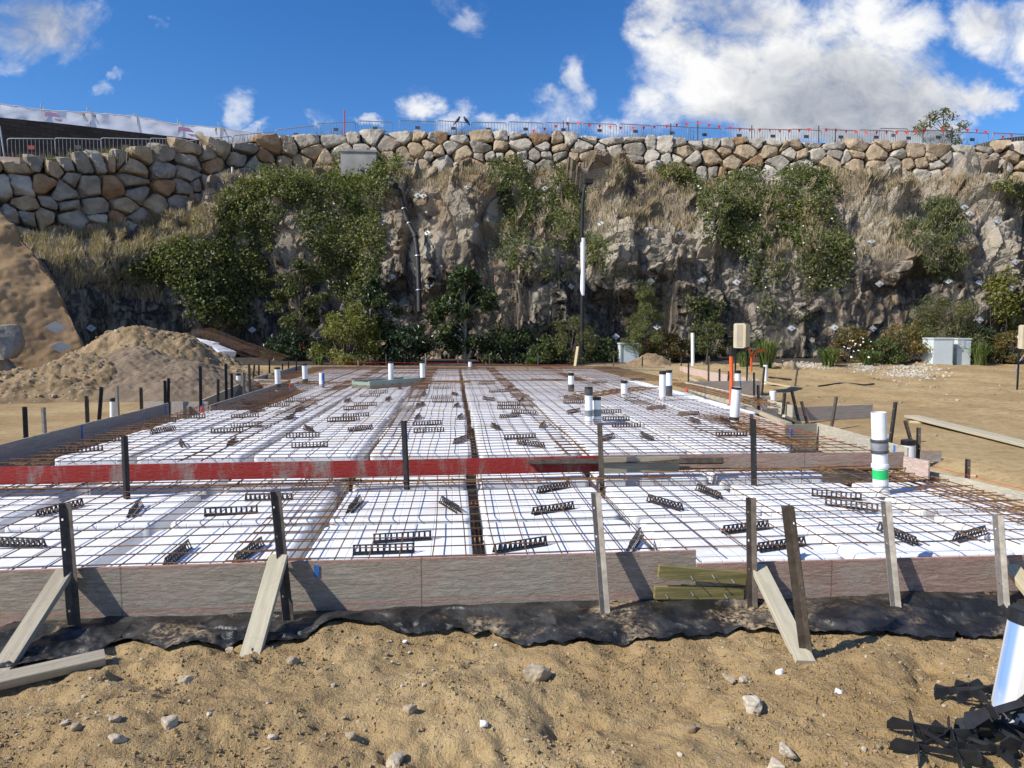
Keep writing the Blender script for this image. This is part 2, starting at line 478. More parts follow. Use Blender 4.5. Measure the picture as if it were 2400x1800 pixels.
    gi = w.n('ShaderNodeNewGeometry').outputs['Position']
    d = w.noise(gi, 1.7, 6, .65)
    col = w.mix(w.ramp(d, .50, .70, 0, .6), (.80, .81, .83), (.63, .57, .46))
    x, y, z = w.sep(co)
    def line(q):
        f = w.math('FRACT', w.math('ADD', w.math('DIVIDE', q, .1365), .5))
        return w.ramp(w.math('ABSOLUTE', w.math('SUBTRACT', f, .5)), .05, .0)
    ln = w.math('MAXIMUM', line(x), line(y))
    bead = w.vor(co, 130)
    h = w.math('ADD', w.math('MULTIPLY', ln, -1.0), w.math('MULTIPLY', bead, .12))
    w.setp(w.mix(w.math('MULTIPLY', ln, .18), col, (.6, .6, .6)), .8, nrm=w.bump(h, .5, .006), spec=.2); M['polystyrene'] = w.m
    w = newmat('blue_board'); gi = w.n('ShaderNodeNewGeometry').outputs['Position']
    w.setp(w.mix(w.ramp(w.noise(gi, 3, 3), .4, .6), (.62, .62, .80), (.75, .70, .50)), .8); M['scrap_sheet'] = w.m
    # rust
    w = newmat('rusty_steel'); gi = w.n('ShaderNodeNewGeometry').outputs['Position']
    a = w.noise(gi, 1.5, 4, .6); b = w.noise(gi, 22, 4, .6)
    col = w.mix(w.ramp(a, .35, .65), (.105, .052, .026), (.21, .105, .045))
    col = w.mix(w.ramp(b, .45, .7, 0, .7), col, (.055, .036, .027))
    w.setp(col, .75, .15); M['rusty_steel'] = w.m
    w = newmat('orange_rust'); gi = w.n('ShaderNodeNewGeometry').outputs['Position']
    b = w.noise(gi, 9, 4, .6)
    w.setp(w.mix(w.ramp(b, .35, .7), (.30, .150, .055), (.13, .065, .03)), .8, .1); M['orange_rust'] = w.m
    simple('black_plastic', (.014, .014, .016), .42, var=.3, scale=20)
    simple('grey_black_plastic', (.017, .018, .021), .5, var=.25, scale=12, bump=.002)
    # membrane with sand on it
    w = newmat('black_membrane'); co = w.co('Object')
    a = w.noise(co, 1.6, 6, .68, .5); b = w.noise(co, 34, 4, .7)
    dirt = w.math('MULTIPLY', w.ramp(a, .52, .68), w.ramp(b, .40, .62))
    col = w.mix(dirt, w.mix(w.ramp(w.noise(co, 5, 4), .4, .7), (.013, .013, .013), (.055, .052, .048)), (.38, .28, .16))
    w.setp(col, w.mix(dirt, (.36, .36, .36), (.9, .9, .9)), nrm=w.bump(w.noise(co, 7, 6, .65, 1.4), .55, .03)); M['black_membrane'] = w.m
    # formply boards: long grain along local X (u of the board)
    def board(name, c1, c2, c3, paint=None, rough=.85):
        w = newmat(name); co = w.co('Object')
        mp = w.n('ShaderNodeMapping'); w.lk(co, mp.inputs[0]); mp.inputs[3].default_value = (.35, .35, 5.0)
        g = w.noise(mp.outputs[0], 9, 8, .75, .05); a = w.noise(co, 1.4, 7, .7, .3)
        mp2 = w.n('ShaderNodeMapping'); w.lk(co, mp2.inputs[0]); mp2.inputs[3].default_value = (.6, 1, 2.6)
        e = w.noise(mp2.outputs[0], 26, 6, .75, .25)
        col = w.mix(w.ramp(g, .38, .62), c1, c2)
        col = w.mix(w.ramp(a, .46, .62, 0, .8), col, c3)
        col = w.mix(w.ramp(w.noise(mp2.outputs[0], 7, 6, .75, .6), .55, .70, 0, .45), col, tuple(v * .55 for v in c1))
        if name in ('board_grey', 'board_pink'):
            zz = w.sep(co)[2]; zn = w.math('ADD', zz, w.math('MULTIPLY', w.math('SUBTRACT', a, .5), .05))
            ln = w.ramp(w.math('ABSOLUTE', w.math('ADD', zn, .262)), .014, .004)
            ed = w.math('MAXIMUM', w.ramp(zz, -.016, -.006), w.ramp(zn, -.285, -.31))
            col = w.mix(w.math('MULTIPLY', w.math('MAXIMUM', ln, ed), w.ramp(g, .3, .6, .3, .8)), col, (.42, .22, .175))
            vx = w.sep(co)[0]; sx = w.ramp(w.math('ABSOLUTE', w.math('SUBTRACT', w.math('FRACT', w.math('DIVIDE', vx, 1.72)), .5)), .004, .001)
            col = w.mix(w.math('MULTIPLY', sx, .6), col, (.10, .085, .07))
        if paint:
            mpd = w.n('ShaderNodeMapping'); w.lk(co, mpd.inputs[0]); mpd.inputs[3].default_value = (1, 1, .35); pn = w.noise(mpd.outputs[0], 3.2, 8, .75, .3); pf = w.math('MULTIPLY', w.ramp(pn, .38, .54), w.ramp(g, .30, .45, .6, 1))
            col = w.mix(pf, col, paint)
        w.setp(col, rough, nrm=w.bump(w.math('ADD', w.math('MULTIPLY', g, .5), w.math('MULTIPLY', w.ramp(e, .45, .62), .5)), .8, .008), spec=.25); M[name] = w.m
    board('board_grey', (.285, .245, .19), (.42, .375, .305), (.37, .285, .23))
    board('board_pink', (.31, .195, .15), (.44, .315, .255), (.36, .30, .245))
    board('board_red', (.27, .21, .18), (.33, .27, .23), (.24, .12, .10), (.33, .026, .022), .5)
    board('board_pale', (.50, .44, .33), (.62, .555, .43), (.46, .42, .34))
    board('board_palepink', (.52, .37, .32), (.60, .47, .40), (.55, .47, .40))
    board('board_dark', (.33, .29, .25), (.44, .40, .35), (.43, .33, .28))
    def timber(name, c1, c2, c3):
        w = newmat(name); co = w.co('Object'); u = w.attr('tint')
        mp = w.n('ShaderNodeMapping'); w.lk(co, mp.inputs[0]); mp.inputs[3].default_value = (.8, 16.0, 16.0)
        g = w.noise(mp.outputs[0], 3, 7, .75, .2); s = w.noise(co, 30, 5, .75)
        col = w.mix(w.ramp(g, .35, .68), c1, c2); col = w.mix(w.ramp(s, .52, .75, 0, .35), col, c3)
        w.setp(col, .8, nrm=w.bump(s, .4, .004), spec=.25); M[name] = w.m
    timber('timber_grey', (.30, .26, .19), (.42, .375, .285), (.14, .125, .10))
    timber('timber_pale', (.47, .39, .235), (.56, .475, .32), (.35, .28, .16))
    timber('timber_green', (.12, .115, .045), (.31, .245, .10), (.07, .07, .035))
    timber('timber_plank', (.40, .36, .26), (.53, .475, .35), (.24, .215, .165))
    # steel pickets
    for nm, c1, c2 in (('picket_black', (.012, .012, .013), (.035, .033, .031)), ('picket_brown', (.055, .042, .032), (.12, .095, .07)), ('picket_grey', (.20, .175, .145), (.34, .305, .26))):
        w = newmat(nm); co = w.co('Object'); a = w.noise(co, 9, 6, .7)
        w.setp(w.mix(w.ramp(a, .38, .66), c1, c2), .6, .2, nrm=w.bump(a, .3, .004)); M[nm] = w.m
    simple('white_pvc', (.80, .80, .78), .38, var=.04, scale=3)
    w = newmat('stained_pvc'); co = w.co('Object'); a = w.noise(co, 4, 6, .65)
    w.setp(w.mix(w.ramp(a, .55, .7, 0, .6), (.79, .79, .76), (.55, .47, .36)), .45); M['stained_pvc'] = w.m
    w = newmat('blue_smeared_pvc'); co = w.co('Object'); a = w.noise(co, 6, 5, .6); q_ = w.sep(co); x = w.math('SUBTRACT', q_[0], w.math('MULTIPLY', q_[2], .2))
    w.setp(w.mix(w.math('MULTIPLY', w.ramp(x, -.080, -.089, 0, .7), w.math('MULTIPLY', w.ramp(a, .2, .4), w.ramp(q_[2], .08, .3))), (.60, .60, .585), (.03, .22, .62)), .55, spec=.3); M['blue_smeared_pvc'] = w.m
    w = newmat('blue_capped_pvc'); co = w.co('Object'); a = w.noise(co, 9, 5, .6); x, y, z = w.sep(co)
    w.setp(w.mix(w.math('MULTIPLY', w.ramp(x, .0, .03), w.ramp(a, .35, .5)), (.80, .80, .78), (.02, .13, .45)), .4); M['blue_capped_pvc'] = w.m
    simple('black_cap', (.012, .012, .013), .4, var=.2)
    simple('grey_tape', (.21, .215, .23), .38, var=.25, scale=14, bump=.004)
    simple('dark_tape', (.055, .057, .062), .38, var=.3, scale=14, bump=.004)
    simple('green_tape', (.02, .52, .14), .45, var=.1)
    simple('blue_paint', (.03, .15, .45), .7, var=.3)
    simple('orange_plastic', (.75, .11, .02), .45, var=.1)
    simple('orange_flag', (.60, .045, .02), .6, var=.1)
    simple('red_paint', (.55, .02, .02), .5, var=.1)
    simple('cream_metal', (.55, .48, .34), .5, var=.06, scale=2)
    simple('dark_cream', (.36, .31, .22), .6, var=.1)
    simple('pale_green_metal', (.60, .66, .66), .5, var=.05, scale=2)
    simple('sage_metal', (.27, .31, .25), .5, var=.06, scale=2)
    simple('label_grey', (.42, .45, .46), .5, var=.05)
    simple('white_paper', (.82, .82, .82), .7, var=.03)
    simple('black_pole', (.010, .010, .011), .65, var=.2)
    simple('galvanised', (.40, .42, .44), .45, .6, var=.15, scale=4)
    simple('barrier_steel', (.24, .26, .29), .5, .3, var=.1)
    simple('sign_dark', (.05, .05, .055), .6)
    simple('sign_red', (.30, .03, .03), .6)
    simple('plate_steel', (.40, .41, .41), .5, .2, var=.12, scale=8)
    simple('concrete', (.33, .32, .30), .9, var=.2, scale=1.5, bump=.02)
    simple('nail_steel', (.45, .45, .46), .4, .7)
    simple('bark', (.10, .080, .060), .9, var=.35, scale=8, bump=.02)
    simple('pale_bark', (.30, .26, .21), .9, var=.25, scale=8, bump=.01)
    simple('bird_black', (.012, .012, .014), .5, var=.2)
    simple('pebble_white', (.46, .415, .34), .9, var=.3, scale=1.3)
    w = newmat('pebble'); t = w.attr('tint'); b = w.noise(w.co('Object'), 18, 5, .6)
    col = w.mix(t, (.27, .19, .105), (.56, .49, .38)); w.setp(w.mix(w.ramp(b, .4, .7, 0, .45), col, (.20, .15, .10)), .9, nrm=w.bump(b, .5, .006), spec=.2); M['pebble'] = w.m
    simple('foam_crumb', (.82, .82, .82), .8, var=.05)
    # stone-faced dark block wall
    w = newmat('dark_blocks'); co = w.co('Object')
    br = w.n('ShaderNodeTexBrick'); w.lk(co, br.inputs['Vector'])
    cmb = w.n('ShaderNodeCombineXYZ'); x, y, z = w.sep(co); w.lk(w.math('ADD', x, y), cmb.inputs[0]); w.lk(z, cmb.inputs[1]); w.lk(cmb.outputs[0], br.inputs['Vector'])
    br.inputs['Scale'].default_value = 1.0; br.inputs['Brick Width'].default_value = .8; br.inputs['Row Height'].default_value = .22; br.inputs['Mortar Size'].default_value = .012
    br.inputs['Color1'].default_value = (.026, .024, .024, 1); br.inputs['Color2'].default_value = (.050, .043, .040, 1); br.inputs['Mortar'].default_value = (.012, .012, .012, 1)
    w.setp(br.outputs['Color'], .85, nrm=w.bump(w.noise(co, 6, 5, .7), .8, .05)); M['dark_blocks'] = w.m
    # scrim: thin translucent cloth
    w = newmat('white_scrim'); co = w.co('Object'); a = w.noise(co, 1.2, 5, .6, 1.0)
    col = w.mix(w.ramp(a, .4, .66), (.66, .68, .73), (.80, .81, .84)); w.setp(col, .7)
    tr = w.n('ShaderNodeBsdfTranslucent'); w.put(tr.inputs[0], (.80, .82, .88))
    tp = w.n('ShaderNodeBsdfTransparent')
    m1 = w.n('ShaderNodeMixShader'); m1.inputs[0].default_value = .5; w.lk(w.bs.outputs[0], m1.inputs[1]); w.lk(tr.outputs[0], m1.inputs[2])
    m2 = w.n('ShaderNodeMixShader'); m2.inputs[0].default_value = .16; w.lk(m1.outputs[0], m2.inputs[1]); w.lk(tp.outputs[0], m2.inputs[2]); w.lk(m2.outputs[0], w.out.inputs[0]); M['white_scrim'] = w.m
    simple('purple_print', (.22, .11, .24), .7, var=.1)
    # netting: woven wire, the openings are really open
    w = newmat('wire_net'); u = w.attr('net_u', 'Vector')
    sx, sy, sz = w.sep(u)
    wob = w.noise(w.co('Object'), .8, 3)
    def strand(q):
        f = w.math('FRACT', q); return w.ramp(w.math('ABSOLUTE', w.math('SUBTRACT', f, .5)), .024, .018)
    s1 = strand(w.math('ADD', w.math('MULTIPLY', sx, 11.0), w.math('MULTIPLY', sy, 7.0)))
    s2 = strand(w.math('SUBTRACT', w.math('MULTIPLY', sx, 11.0), w.math('MULTIPLY', sy, 7.0)))
    al = w.math('MAXIMUM', s1, s2)
    w.setp((.25, .25, .245), .55, .2); w.put(w.bs.inputs['Alpha'], al); M['wire_net'] = w.m
    # leaves
    def leaf(name, c1, c2, trans=.35, rough=.5):
        w = newmat(name); t = w.attr('tint')
        col = w.mix(t, c1, c2); w.setp(col, rough, spec=.35)
        tr = w.n('ShaderNodeBsdfTranslucent'); w.lk(w.mix(1.0, col, (1.5, 1.7, .6), 'MULTIPLY'), tr.inputs[0])
        mx = w.n('ShaderNodeMixShader'); mx.inputs[0].default_value = trans
        w.lk(w.bs.outputs[0], mx.inputs[1]); w.lk(tr.outputs[0], mx.inputs[2]); w.lk(mx.outputs[0], w.out.inputs[0]); M[name] = w.m
    leaf('leaf_ivy', (.024, .040, .012), (.150, .170, .055), .25)
    leaf('leaf_light', (.070, .085, .024), (.265, .265, .095), .3)
    leaf('leaf_yellow', (.12, .13, .022), (.26, .24, .045), .3)
    leaf('leaf_dark', (.014, .026, .012), (.045, .068, .026), .15, .35)
    leaf('leaf_olive', (.050, .056, .020), (.135, .125, .045), .25)
    leaf('leaf_grey', (.075, .092, .048), (.150, .165, .090), .25)
    leaf('leaf_red', (.12, .075, .022), (.26, .13, .040), .25)
    leaf('leaf_strap', (.060, .100, .022), (.175, .215, .070), .25)
    leaf('straw', (.27, .205, .120), (.48, .395, .265), .15, .8)
    leaf('green_straw', (.10, .105, .045), (.32, .27, .15), .25, .8)
    simple('flower_white', (.85, .85, .78), .7, var=.03)
mats()
# ------------------------------------------------------------------ slab lines used everywhere (metres, slab axis = +Y)
YF = float(on_z(815, 1313, .33)[1])                    # face of the front form board
XL = float(on_z(200, 992, .47)[0])                     # outer left form line
POD_F, POD_M = .235, .385                              # pod tops, front strip and main slab
MESH_F, MESH_M = POD_F + .060, POD_M + .060

# ------------------------------------------------------------------ ground
def slab_mask(X, Y):
    d = np.minimum(np.minimum(X + 5.2, 6.2 - X), np.minimum(Y - YF - .1, 27.5 - Y))
    return np.clip(d / .5, 0, 1)
def ground_z(X, Y):
    X = np.asarray(X, float); Y = np.asarray(Y, float)
    z = .02 + .10 * np.clip((np.abs(X - .3) - 4.6) / 2, 0, 1) * np.clip((Y - 3) / 4, 0, 1)
    z = z + .32 * np.clip((Y - 20) / 12, 0, 1)
    z = z + .05 * fbm(p2(X * .25, Y * .25), 3, 5) * np.clip((Y - 4) / 4, 0, 1)
    # right hand yard: wheel ruts and low ridges
    z = z + (.13 * fbm(p2(X * .9, Y * .5), 4, 9) + .07 * np.abs(fbm(p2(X * 1.8 + Y, Y * 1.4), 3, 10))) * np.clip((X - 6.0 - 2.0 * (Y > 8) * (Y < 14)) / 2.5, 0, 1)
    # trampled foreground
    fg = np.clip((YF + .1 - Y) / .45, 0, 1)
    lump = .075 * fbm(p2(X * 1.35, Y * 1.6), 5, 21, .52) + .030 * np.abs(fbm(p2(X * 4.2, Y * 4.5), 4, 33, .6)) + .018 * fbm(p2(X * 14, Y * 14), 3, 44)
    bump = .10 * np.exp(-(((X + 1.55) / .9) ** 2 + ((Y - 2.75) / .5) ** 2)) + .06 * np.exp(-(((X - .1) / .6) ** 2 + ((Y - 3.1) / .3) ** 2)) - .04 * np.exp(-(((X - .35) / .25) ** 2 + ((Y - 2.75) / .15) ** 2))
    pit = -.07 * np.clip(fbm(p2(X * 2.6, Y * 3.0), 4, 47, .6) - .22, 0, 1) * 2.2 + .05 * np.clip(fbm(p2(X * 2.9 + 5, Y * 3.2), 3, 48) - .25, 0, 1)
    z = z + fg * (lump * 1.25 + bump + pit - .03)
    z = z * (1 - slab_mask(X, Y)) - .05 * slab_mask(X, Y)
    return z
def gz(x, y): return float(ground_z(np.array([x]), np.array([y]))[0])
def axis(pts):
    out = [pts[0][0]]
    for (a, b, st) in pts:
        n = max(1, int(round((b - a) / st))); out += list(np.linspace(a, b, n + 1)[1:])
    return np.array(out)
gx = axis([(-700, -100, 100), (-100, -40, 10), (-40, -12, 1.0), (-12, -4.4, .16), (-4.4, 4.8, .018), (4.8, 16, .14), (16, 40, .5), (40, 100, 10), (100, 700, 100)])
gy = axis([(-700, -60, 80), (-60, -4, 4), (-4, 1.6, .25), (1.6, 4.7, .017), (4.7, 14, .15), (14, 40, .22), (40, 120, 8), (120, 900, 97.5)])
GX, GY = np.meshgrid(gx, gy, indexing='ij')
GZ = ground_z(GX, GY)
g_ = MB().grid(np.stack([GX, GY, GZ], -1), flip=True)
tag(g_.build('ground', 'dirt', origin=(0, 0, 0)), kind='structure')

# ------------------------------------------------------------------ rock cut
# columns of the photograph, distance of wall, wall top and wall foot, distance of the cut's foot, brow of the steep face
TAB = np.array([
 # px    d_wall top  foot  d_base brow  d_brow
 (-420, 30.0, 395, 565, 19.0, 640, 22.0),
 (-150, 31.5, 385, 558, 22.5, 640, 25.0),
 (0,    33.0, 378, 546, 25.0, 622, 28.5),
 (200,  35.0, 366, 541, 29.5, 612, 31.5),
 (330,  37.0, 344, 527, 32.0, 600, 33.5),
 (450,  39.0, 338, 480, 33.5, 560, 35.0),
 (545,  41.0, 330, 428, 34.6, 480, 37.0),
 (700,  43.5, 312, 404, 35.2, 450, 38.5),
 (900,  44.0, 308, 390, 35.3, 445, 38.5),
 (1100, 44.0, 310, 388, 35.2, 470, 38.0),
 (1250, 44.0, 313, 388, 35.0, 560, 36.5),
 (1400, 44.0, 318, 392, 34.9, 565, 36.5),
 (1600, 43.6, 323, 402, 34.7, 560, 36.6),
 (1800, 43.2, 327, 407, 34.4, 590, 36.2),
 (2000, 42.8, 330, 410, 34.0, 612, 35.6),
 (2200, 42.4, 334, 414, 33.6, 600, 35.5),
 (2400, 42.0, 338, 420, 33.3, 590, 35.3),
 (2600, 41.6, 341, 424, 33.0, 590, 35.0),
 (3000, 41.0, 345, 430, 32.5, 590, 34.5)])
NU, NV = 1150, 250
ucol = np.linspace(-420, 3000, NU)
tab = lambda k: np.interp(ucol, TAB[:, 0], TAB[:, k])
def sm(a, n):
    k = np.ones(n) / n; return np.convolve(np.pad(a, n // 2, mode='edge'), k, mode='valid')[:len(a)]
cols = [sm(tab(k), 31) for k in range(1, 7)]
def col_pts(py, d):
    return np.array([at_d(x, y, dd) for x, y, dd in zip(ucol, py, d)])
Pfoot = col_pts(cols[2], cols[0] - .3)                  # wall foot
Ptop = col_pts(cols[1], cols[0])                        # wall top
Pbrow = col_pts(cols[4], cols[5])
Pbase = col_pts(np.full(NU, 850.), cols[3]); Pbase[:, 2] = -.15
sv = np.linspace(0, 1, NV)
VB = .52
CL = np.empty((NU, NV, 3))
for j, s in enumerate(sv):
    if s < VB:
        f = s / VB
        P = Pbase + (Pbrow - Pbase) * np.array([f ** 1.35, f ** 1.35, f])[None, :]
        P[:, 2] = Pbase[:, 2] + (Pbrow[:, 2] - Pbase[:, 2]) * f
    else:
        f = (s - VB) / (1 - VB)
        P = Pbrow + (Pfoot - Pbrow) * f
        P = P + np.array([0, 0, 1.0])[None, :] * (math.sin(f * math.pi) * -.25)
    CL[:, j] = P
CL[:, -1, 1] += .5                                      # tuck the top edge under the boulder wall
tu = np.gradient(CL, axis=0); tv = np.gradient(CL, axis=1)
CN = np.cross(tu, tv); CN /= np.linalg.norm(CN, axis=2)[..., None] + 1e-9
arc = np.concatenate([[0], np.cumsum(np.linalg.norm(np.diff(CL[:, NV // 3], axis=0), axis=1))])
A = np.repeat(arc[:, None], NV, 1); Zc = CL[..., 2]
warp = fbm(p2(A * .25, Zc * .25), 3, 61)
F1, F2, ox, oy, rr = blocks((A + .9 * warp) / 2.2, (Zc + 1.1 * warp) / 4.0, 3)
G1, G2, gx_, gy_, gr = blocks((A + .5 * warp) / .85, (Zc + .4 * warp) / .95, 8)
steep = np.clip((VB + .05 - sv) / .12, 0, 1)[None, :]
slope = 1 - steep
edge1 = np.clip((F2 - F1) / .16, 0, 1); edge2 = np.clip((G2 - G1) / .2, 0, 1)
dis = (rr[0] - .45) * 1.0 + ox * (rr[1] - .5) * 1.8 + oy * (rr[2] - .5) * 1.7 - (1 - edge1) * .22
dis = dis + ((gr[0] - .5) * .66 + gx_ * (gr[1] - .5) * 1.2 + gy_ * (gr[2] - .5) * 1.2) * (.6 + .5 * slope) - (1 - edge2) * .06
K1, K2, kx_, ky_, kr = blocks((A + .3 * warp) / .40, (Zc + .2 * warp) / .34, 15)
dis = dis + ((kr[0] - .5) * .24 + kx_ * (kr[1] - .5) * .48 + ky_ * (kr[2] - .5) * .55) * (.5 + .6 * np.clip(fbm(p2(A * .3, Zc * .3), 2, 73) * 2 + .4, 0, 1))
dis = dis + .08 * fbm(p2(A * 1.1, Zc * 1.1), 4, 71) + .7 * fbm(p2(A * .16, Zc * .16), 2, 72)
cpx = np.repeat(ucol[:, None], NV, 1)
# a few loose shaped outcrops of the photograph (pixel centre, radii, how far they stand out)
PX0 = topx(CL)
for (bx, by, rx, ry, am) in ((1275, 700, 62, 95, 1.6), (1265, 640, 45, 50, .7), (1440, 650, 60, 60, 1.0), (1660, 565, 30, 38, .9), (1425, 450, 45, 45, .9), (2060, 460, 60, 55, 1.2),
                             (2275, 455, 70, 75, 1.7), (1100, 495, 70, 60, .8), (1500, 600, 90, 60, .7), (2330, 640, 60, 120, .8), (2230, 660, 50, 110, .7), (1060, 620, 70, 90, .4), (1560, 640, 60, 60, .7)):
    q = np.maximum(np.abs(PX0[..., 0] - bx + 8 * warp) / rx, np.abs(PX0[..., 1] - by + 10 * warp) / ry)
    dis = dis + am * np.clip((1.05 - q) / .28, 0, 1)
smoothl = np.clip((cpx - 120) / 160, 0.15, 1)
dis = dis * smoothl
taper = np.clip((1 - sv) / .07, 0, 1)[None, :]
CL = CL + CN * (dis * taper)[..., None]
tint = np.clip(.5 + (gr[0] - .5) * .35 + (rr[1] - .5) * .4 + .35 * fbm(p2(A * .4, Zc * .4), 3, 77), 0, 1)
# pale limey faces on the middle of the cut
pale = np.exp(-(((cpx - 1530) / 300) ** 2 + ((PX0[..., 1] - 620) / 75) ** 2)) + .8 * np.exp(-(((cpx - 1275) / 60) ** 2 + ((PX0[..., 1] - 690) / 90) ** 2)) + .6 * np.exp(-(((cpx - 2050) / 140) ** 2 + ((PX0[..., 1] - 560) / 60) ** 2)) + .5 * np.exp(-(((cpx - 1000) / 70) ** 2 + ((PX0[..., 1] - 560) / 80) ** 2))
tint = np.clip(tint + .08 + .5 * pale, 0, 1)
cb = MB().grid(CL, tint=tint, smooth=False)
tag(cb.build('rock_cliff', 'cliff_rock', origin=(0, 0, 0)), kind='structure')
CN2 = np.cross(np.gradient(CL, axis=0), np.gradient(CL, axis=1)); CN2 /= np.linalg.norm(CN2, axis=2)[..., None] + 1e-9
CPX = topx(CL)
def cliff_sample(poly, n, rng, margin=0):
    m = inpoly(CPX, poly); idx = np.argwhere(m)
    if not len(idx): return np.zeros((0, 3)), np.zeros((0, 3)), np.zeros((0, 2))
    # weight by area so steep and flat parts get the same cover
    area = np.linalg.norm(np.cross(np.gradient(CL, axis=0), np.gradient(CL, axis=1)), axis=2)[m]
    k = rng.choice(len(idx), n, p=area / area.sum())
    i = idx[k]; return CL[i[:, 0], i[:, 1]], CN2[i[:, 0], i[:, 1]], CPX[i[:, 0], i[:, 1]]
def cliff_at(px, py):
    d = (CPX[..., 0] - px) ** 2 + (CPX[..., 1] - py) ** 2
    i = np.unravel_index(np.argmin(d), d.shape); return CL[i], CN2[i]

# upper terrace behind the wall: flat fill, then level land to the horizon
HT = np.stack([Ptop + np.array((0, .15, -.12)), Ptop + np.array((0, 1.2, -.05)), Ptop + np.array((0, 6, .25)), Ptop + np.array((0, 40, 1.0)), Ptop * np.array((6, 1, 1)) + np.array((0, 500, 2.0))], 1)
tag(MB().grid(HT, flip=False).build('upper_terrace', 'dirt', origin=(0, 0, 0)), kind='structure')

# ------------------------------------------------------------------ boulder wall
arcw = np.concatenate([[0], np.cumsum(np.linalg.norm(np.diff(Ptop[:, :2], axis=0), axis=1))])
def wall_frame(s):
    i = np.interp(s, arcw, np.arange(NU)); a = int(np.clip(i, 1, NU - 2)); f = i - int(i)
    top = Ptop[int(i)] * (1 - f) + Ptop[min(int(i) + 1, NU - 1)] * f; foot = Pfoot[int(i)] * (1 - f) + Pfoot[min(int(i) + 1, NU - 1)] * f
    a0, a1 = max(0, a - 12), min(NU - 1, a + 12)
    e = Ptop[a1] - Ptop[a0]; e[2] = 0; e /= np.linalg.norm(e)
    return top, foot, e, np.array((e[1], -e[0], 0.0))
def clip_poly(poly, n, c):
    out = []; k = len(poly)
    for i in range(k):
        p, q = poly[i], poly[(i + 1) % k]; dp, dq = n[0] * p[0] + n[1] * p[1] - c, n[0] * q[0] + n[1] * q[1] - c
        if dp <= 0: out.append(p)
        if dp * dq < 0:
            t = dp / (dp - dq); out.append((p[0] + t * (q[0] - p[0]), p[1] + t * (q[1] - p[1])))
    return out
rngw = np.random.default_rng(5)
sites = []
s0, s1 = np.interp(-230, ucol, arcw), np.interp(2560, ucol, arcw)
tries = 0
zt = lambda s: np.interp(s, arcw, Ptop[:, 2]); zf = lambda s: np.interp(s, arcw, Pfoot[:, 2])
bend = np.interp(640, ucol, arcw)
s = s0
NR_ = 14
for row in range(NR_):
    s = s0 + rngw.uniform(0, .8)
    while s < s1:
        left = s < bend
        hm = (.62 if left else .60); lo, hi = zf(s) - .30, zt(s)
        nr = max(2, int(round((hi - lo) / hm)))
        wd_ = rngw.choice([rngw.uniform(.38, .7), rngw.uniform(.8, 1.2), rngw.uniform(1.25, 2.0)], p=[.40, .34, .26]) * (1.16 if left else 1.06)
        if row < nr:
            z = lo + (hi - lo) * (row + .5) / nr + .16 * math.sin(s * .9 + row) * rngw.uniform(.2, 1) + rngw.normal() * .09
            sites.append((s + wd_ / 2, z, wd_))
        s += wd_
keep = []
order = rngw.permutation(len(sites))
bigs = []
for k in order[:len(sites) // 9]:                       # now and then one stone as tall as two courses
    q = sites[k]
    if all(abs(q[0] - t[0]) > 2.4 for t in bigs): bigs.append((q[0], q[1] + .3, 1.5))
sites = [q for q in sites if not any(abs(q[0] - t[0]) < .62 and abs(q[1] - t[1]) < .62 for t in bigs)] + bigs
sites = np.array(sites)
wall = thing('boulder_wall', Pfoot[NU // 2], 'tall dry stacked wall of grey and tan boulders along the top of the rock cut', 'retaining wall')
rocks = []
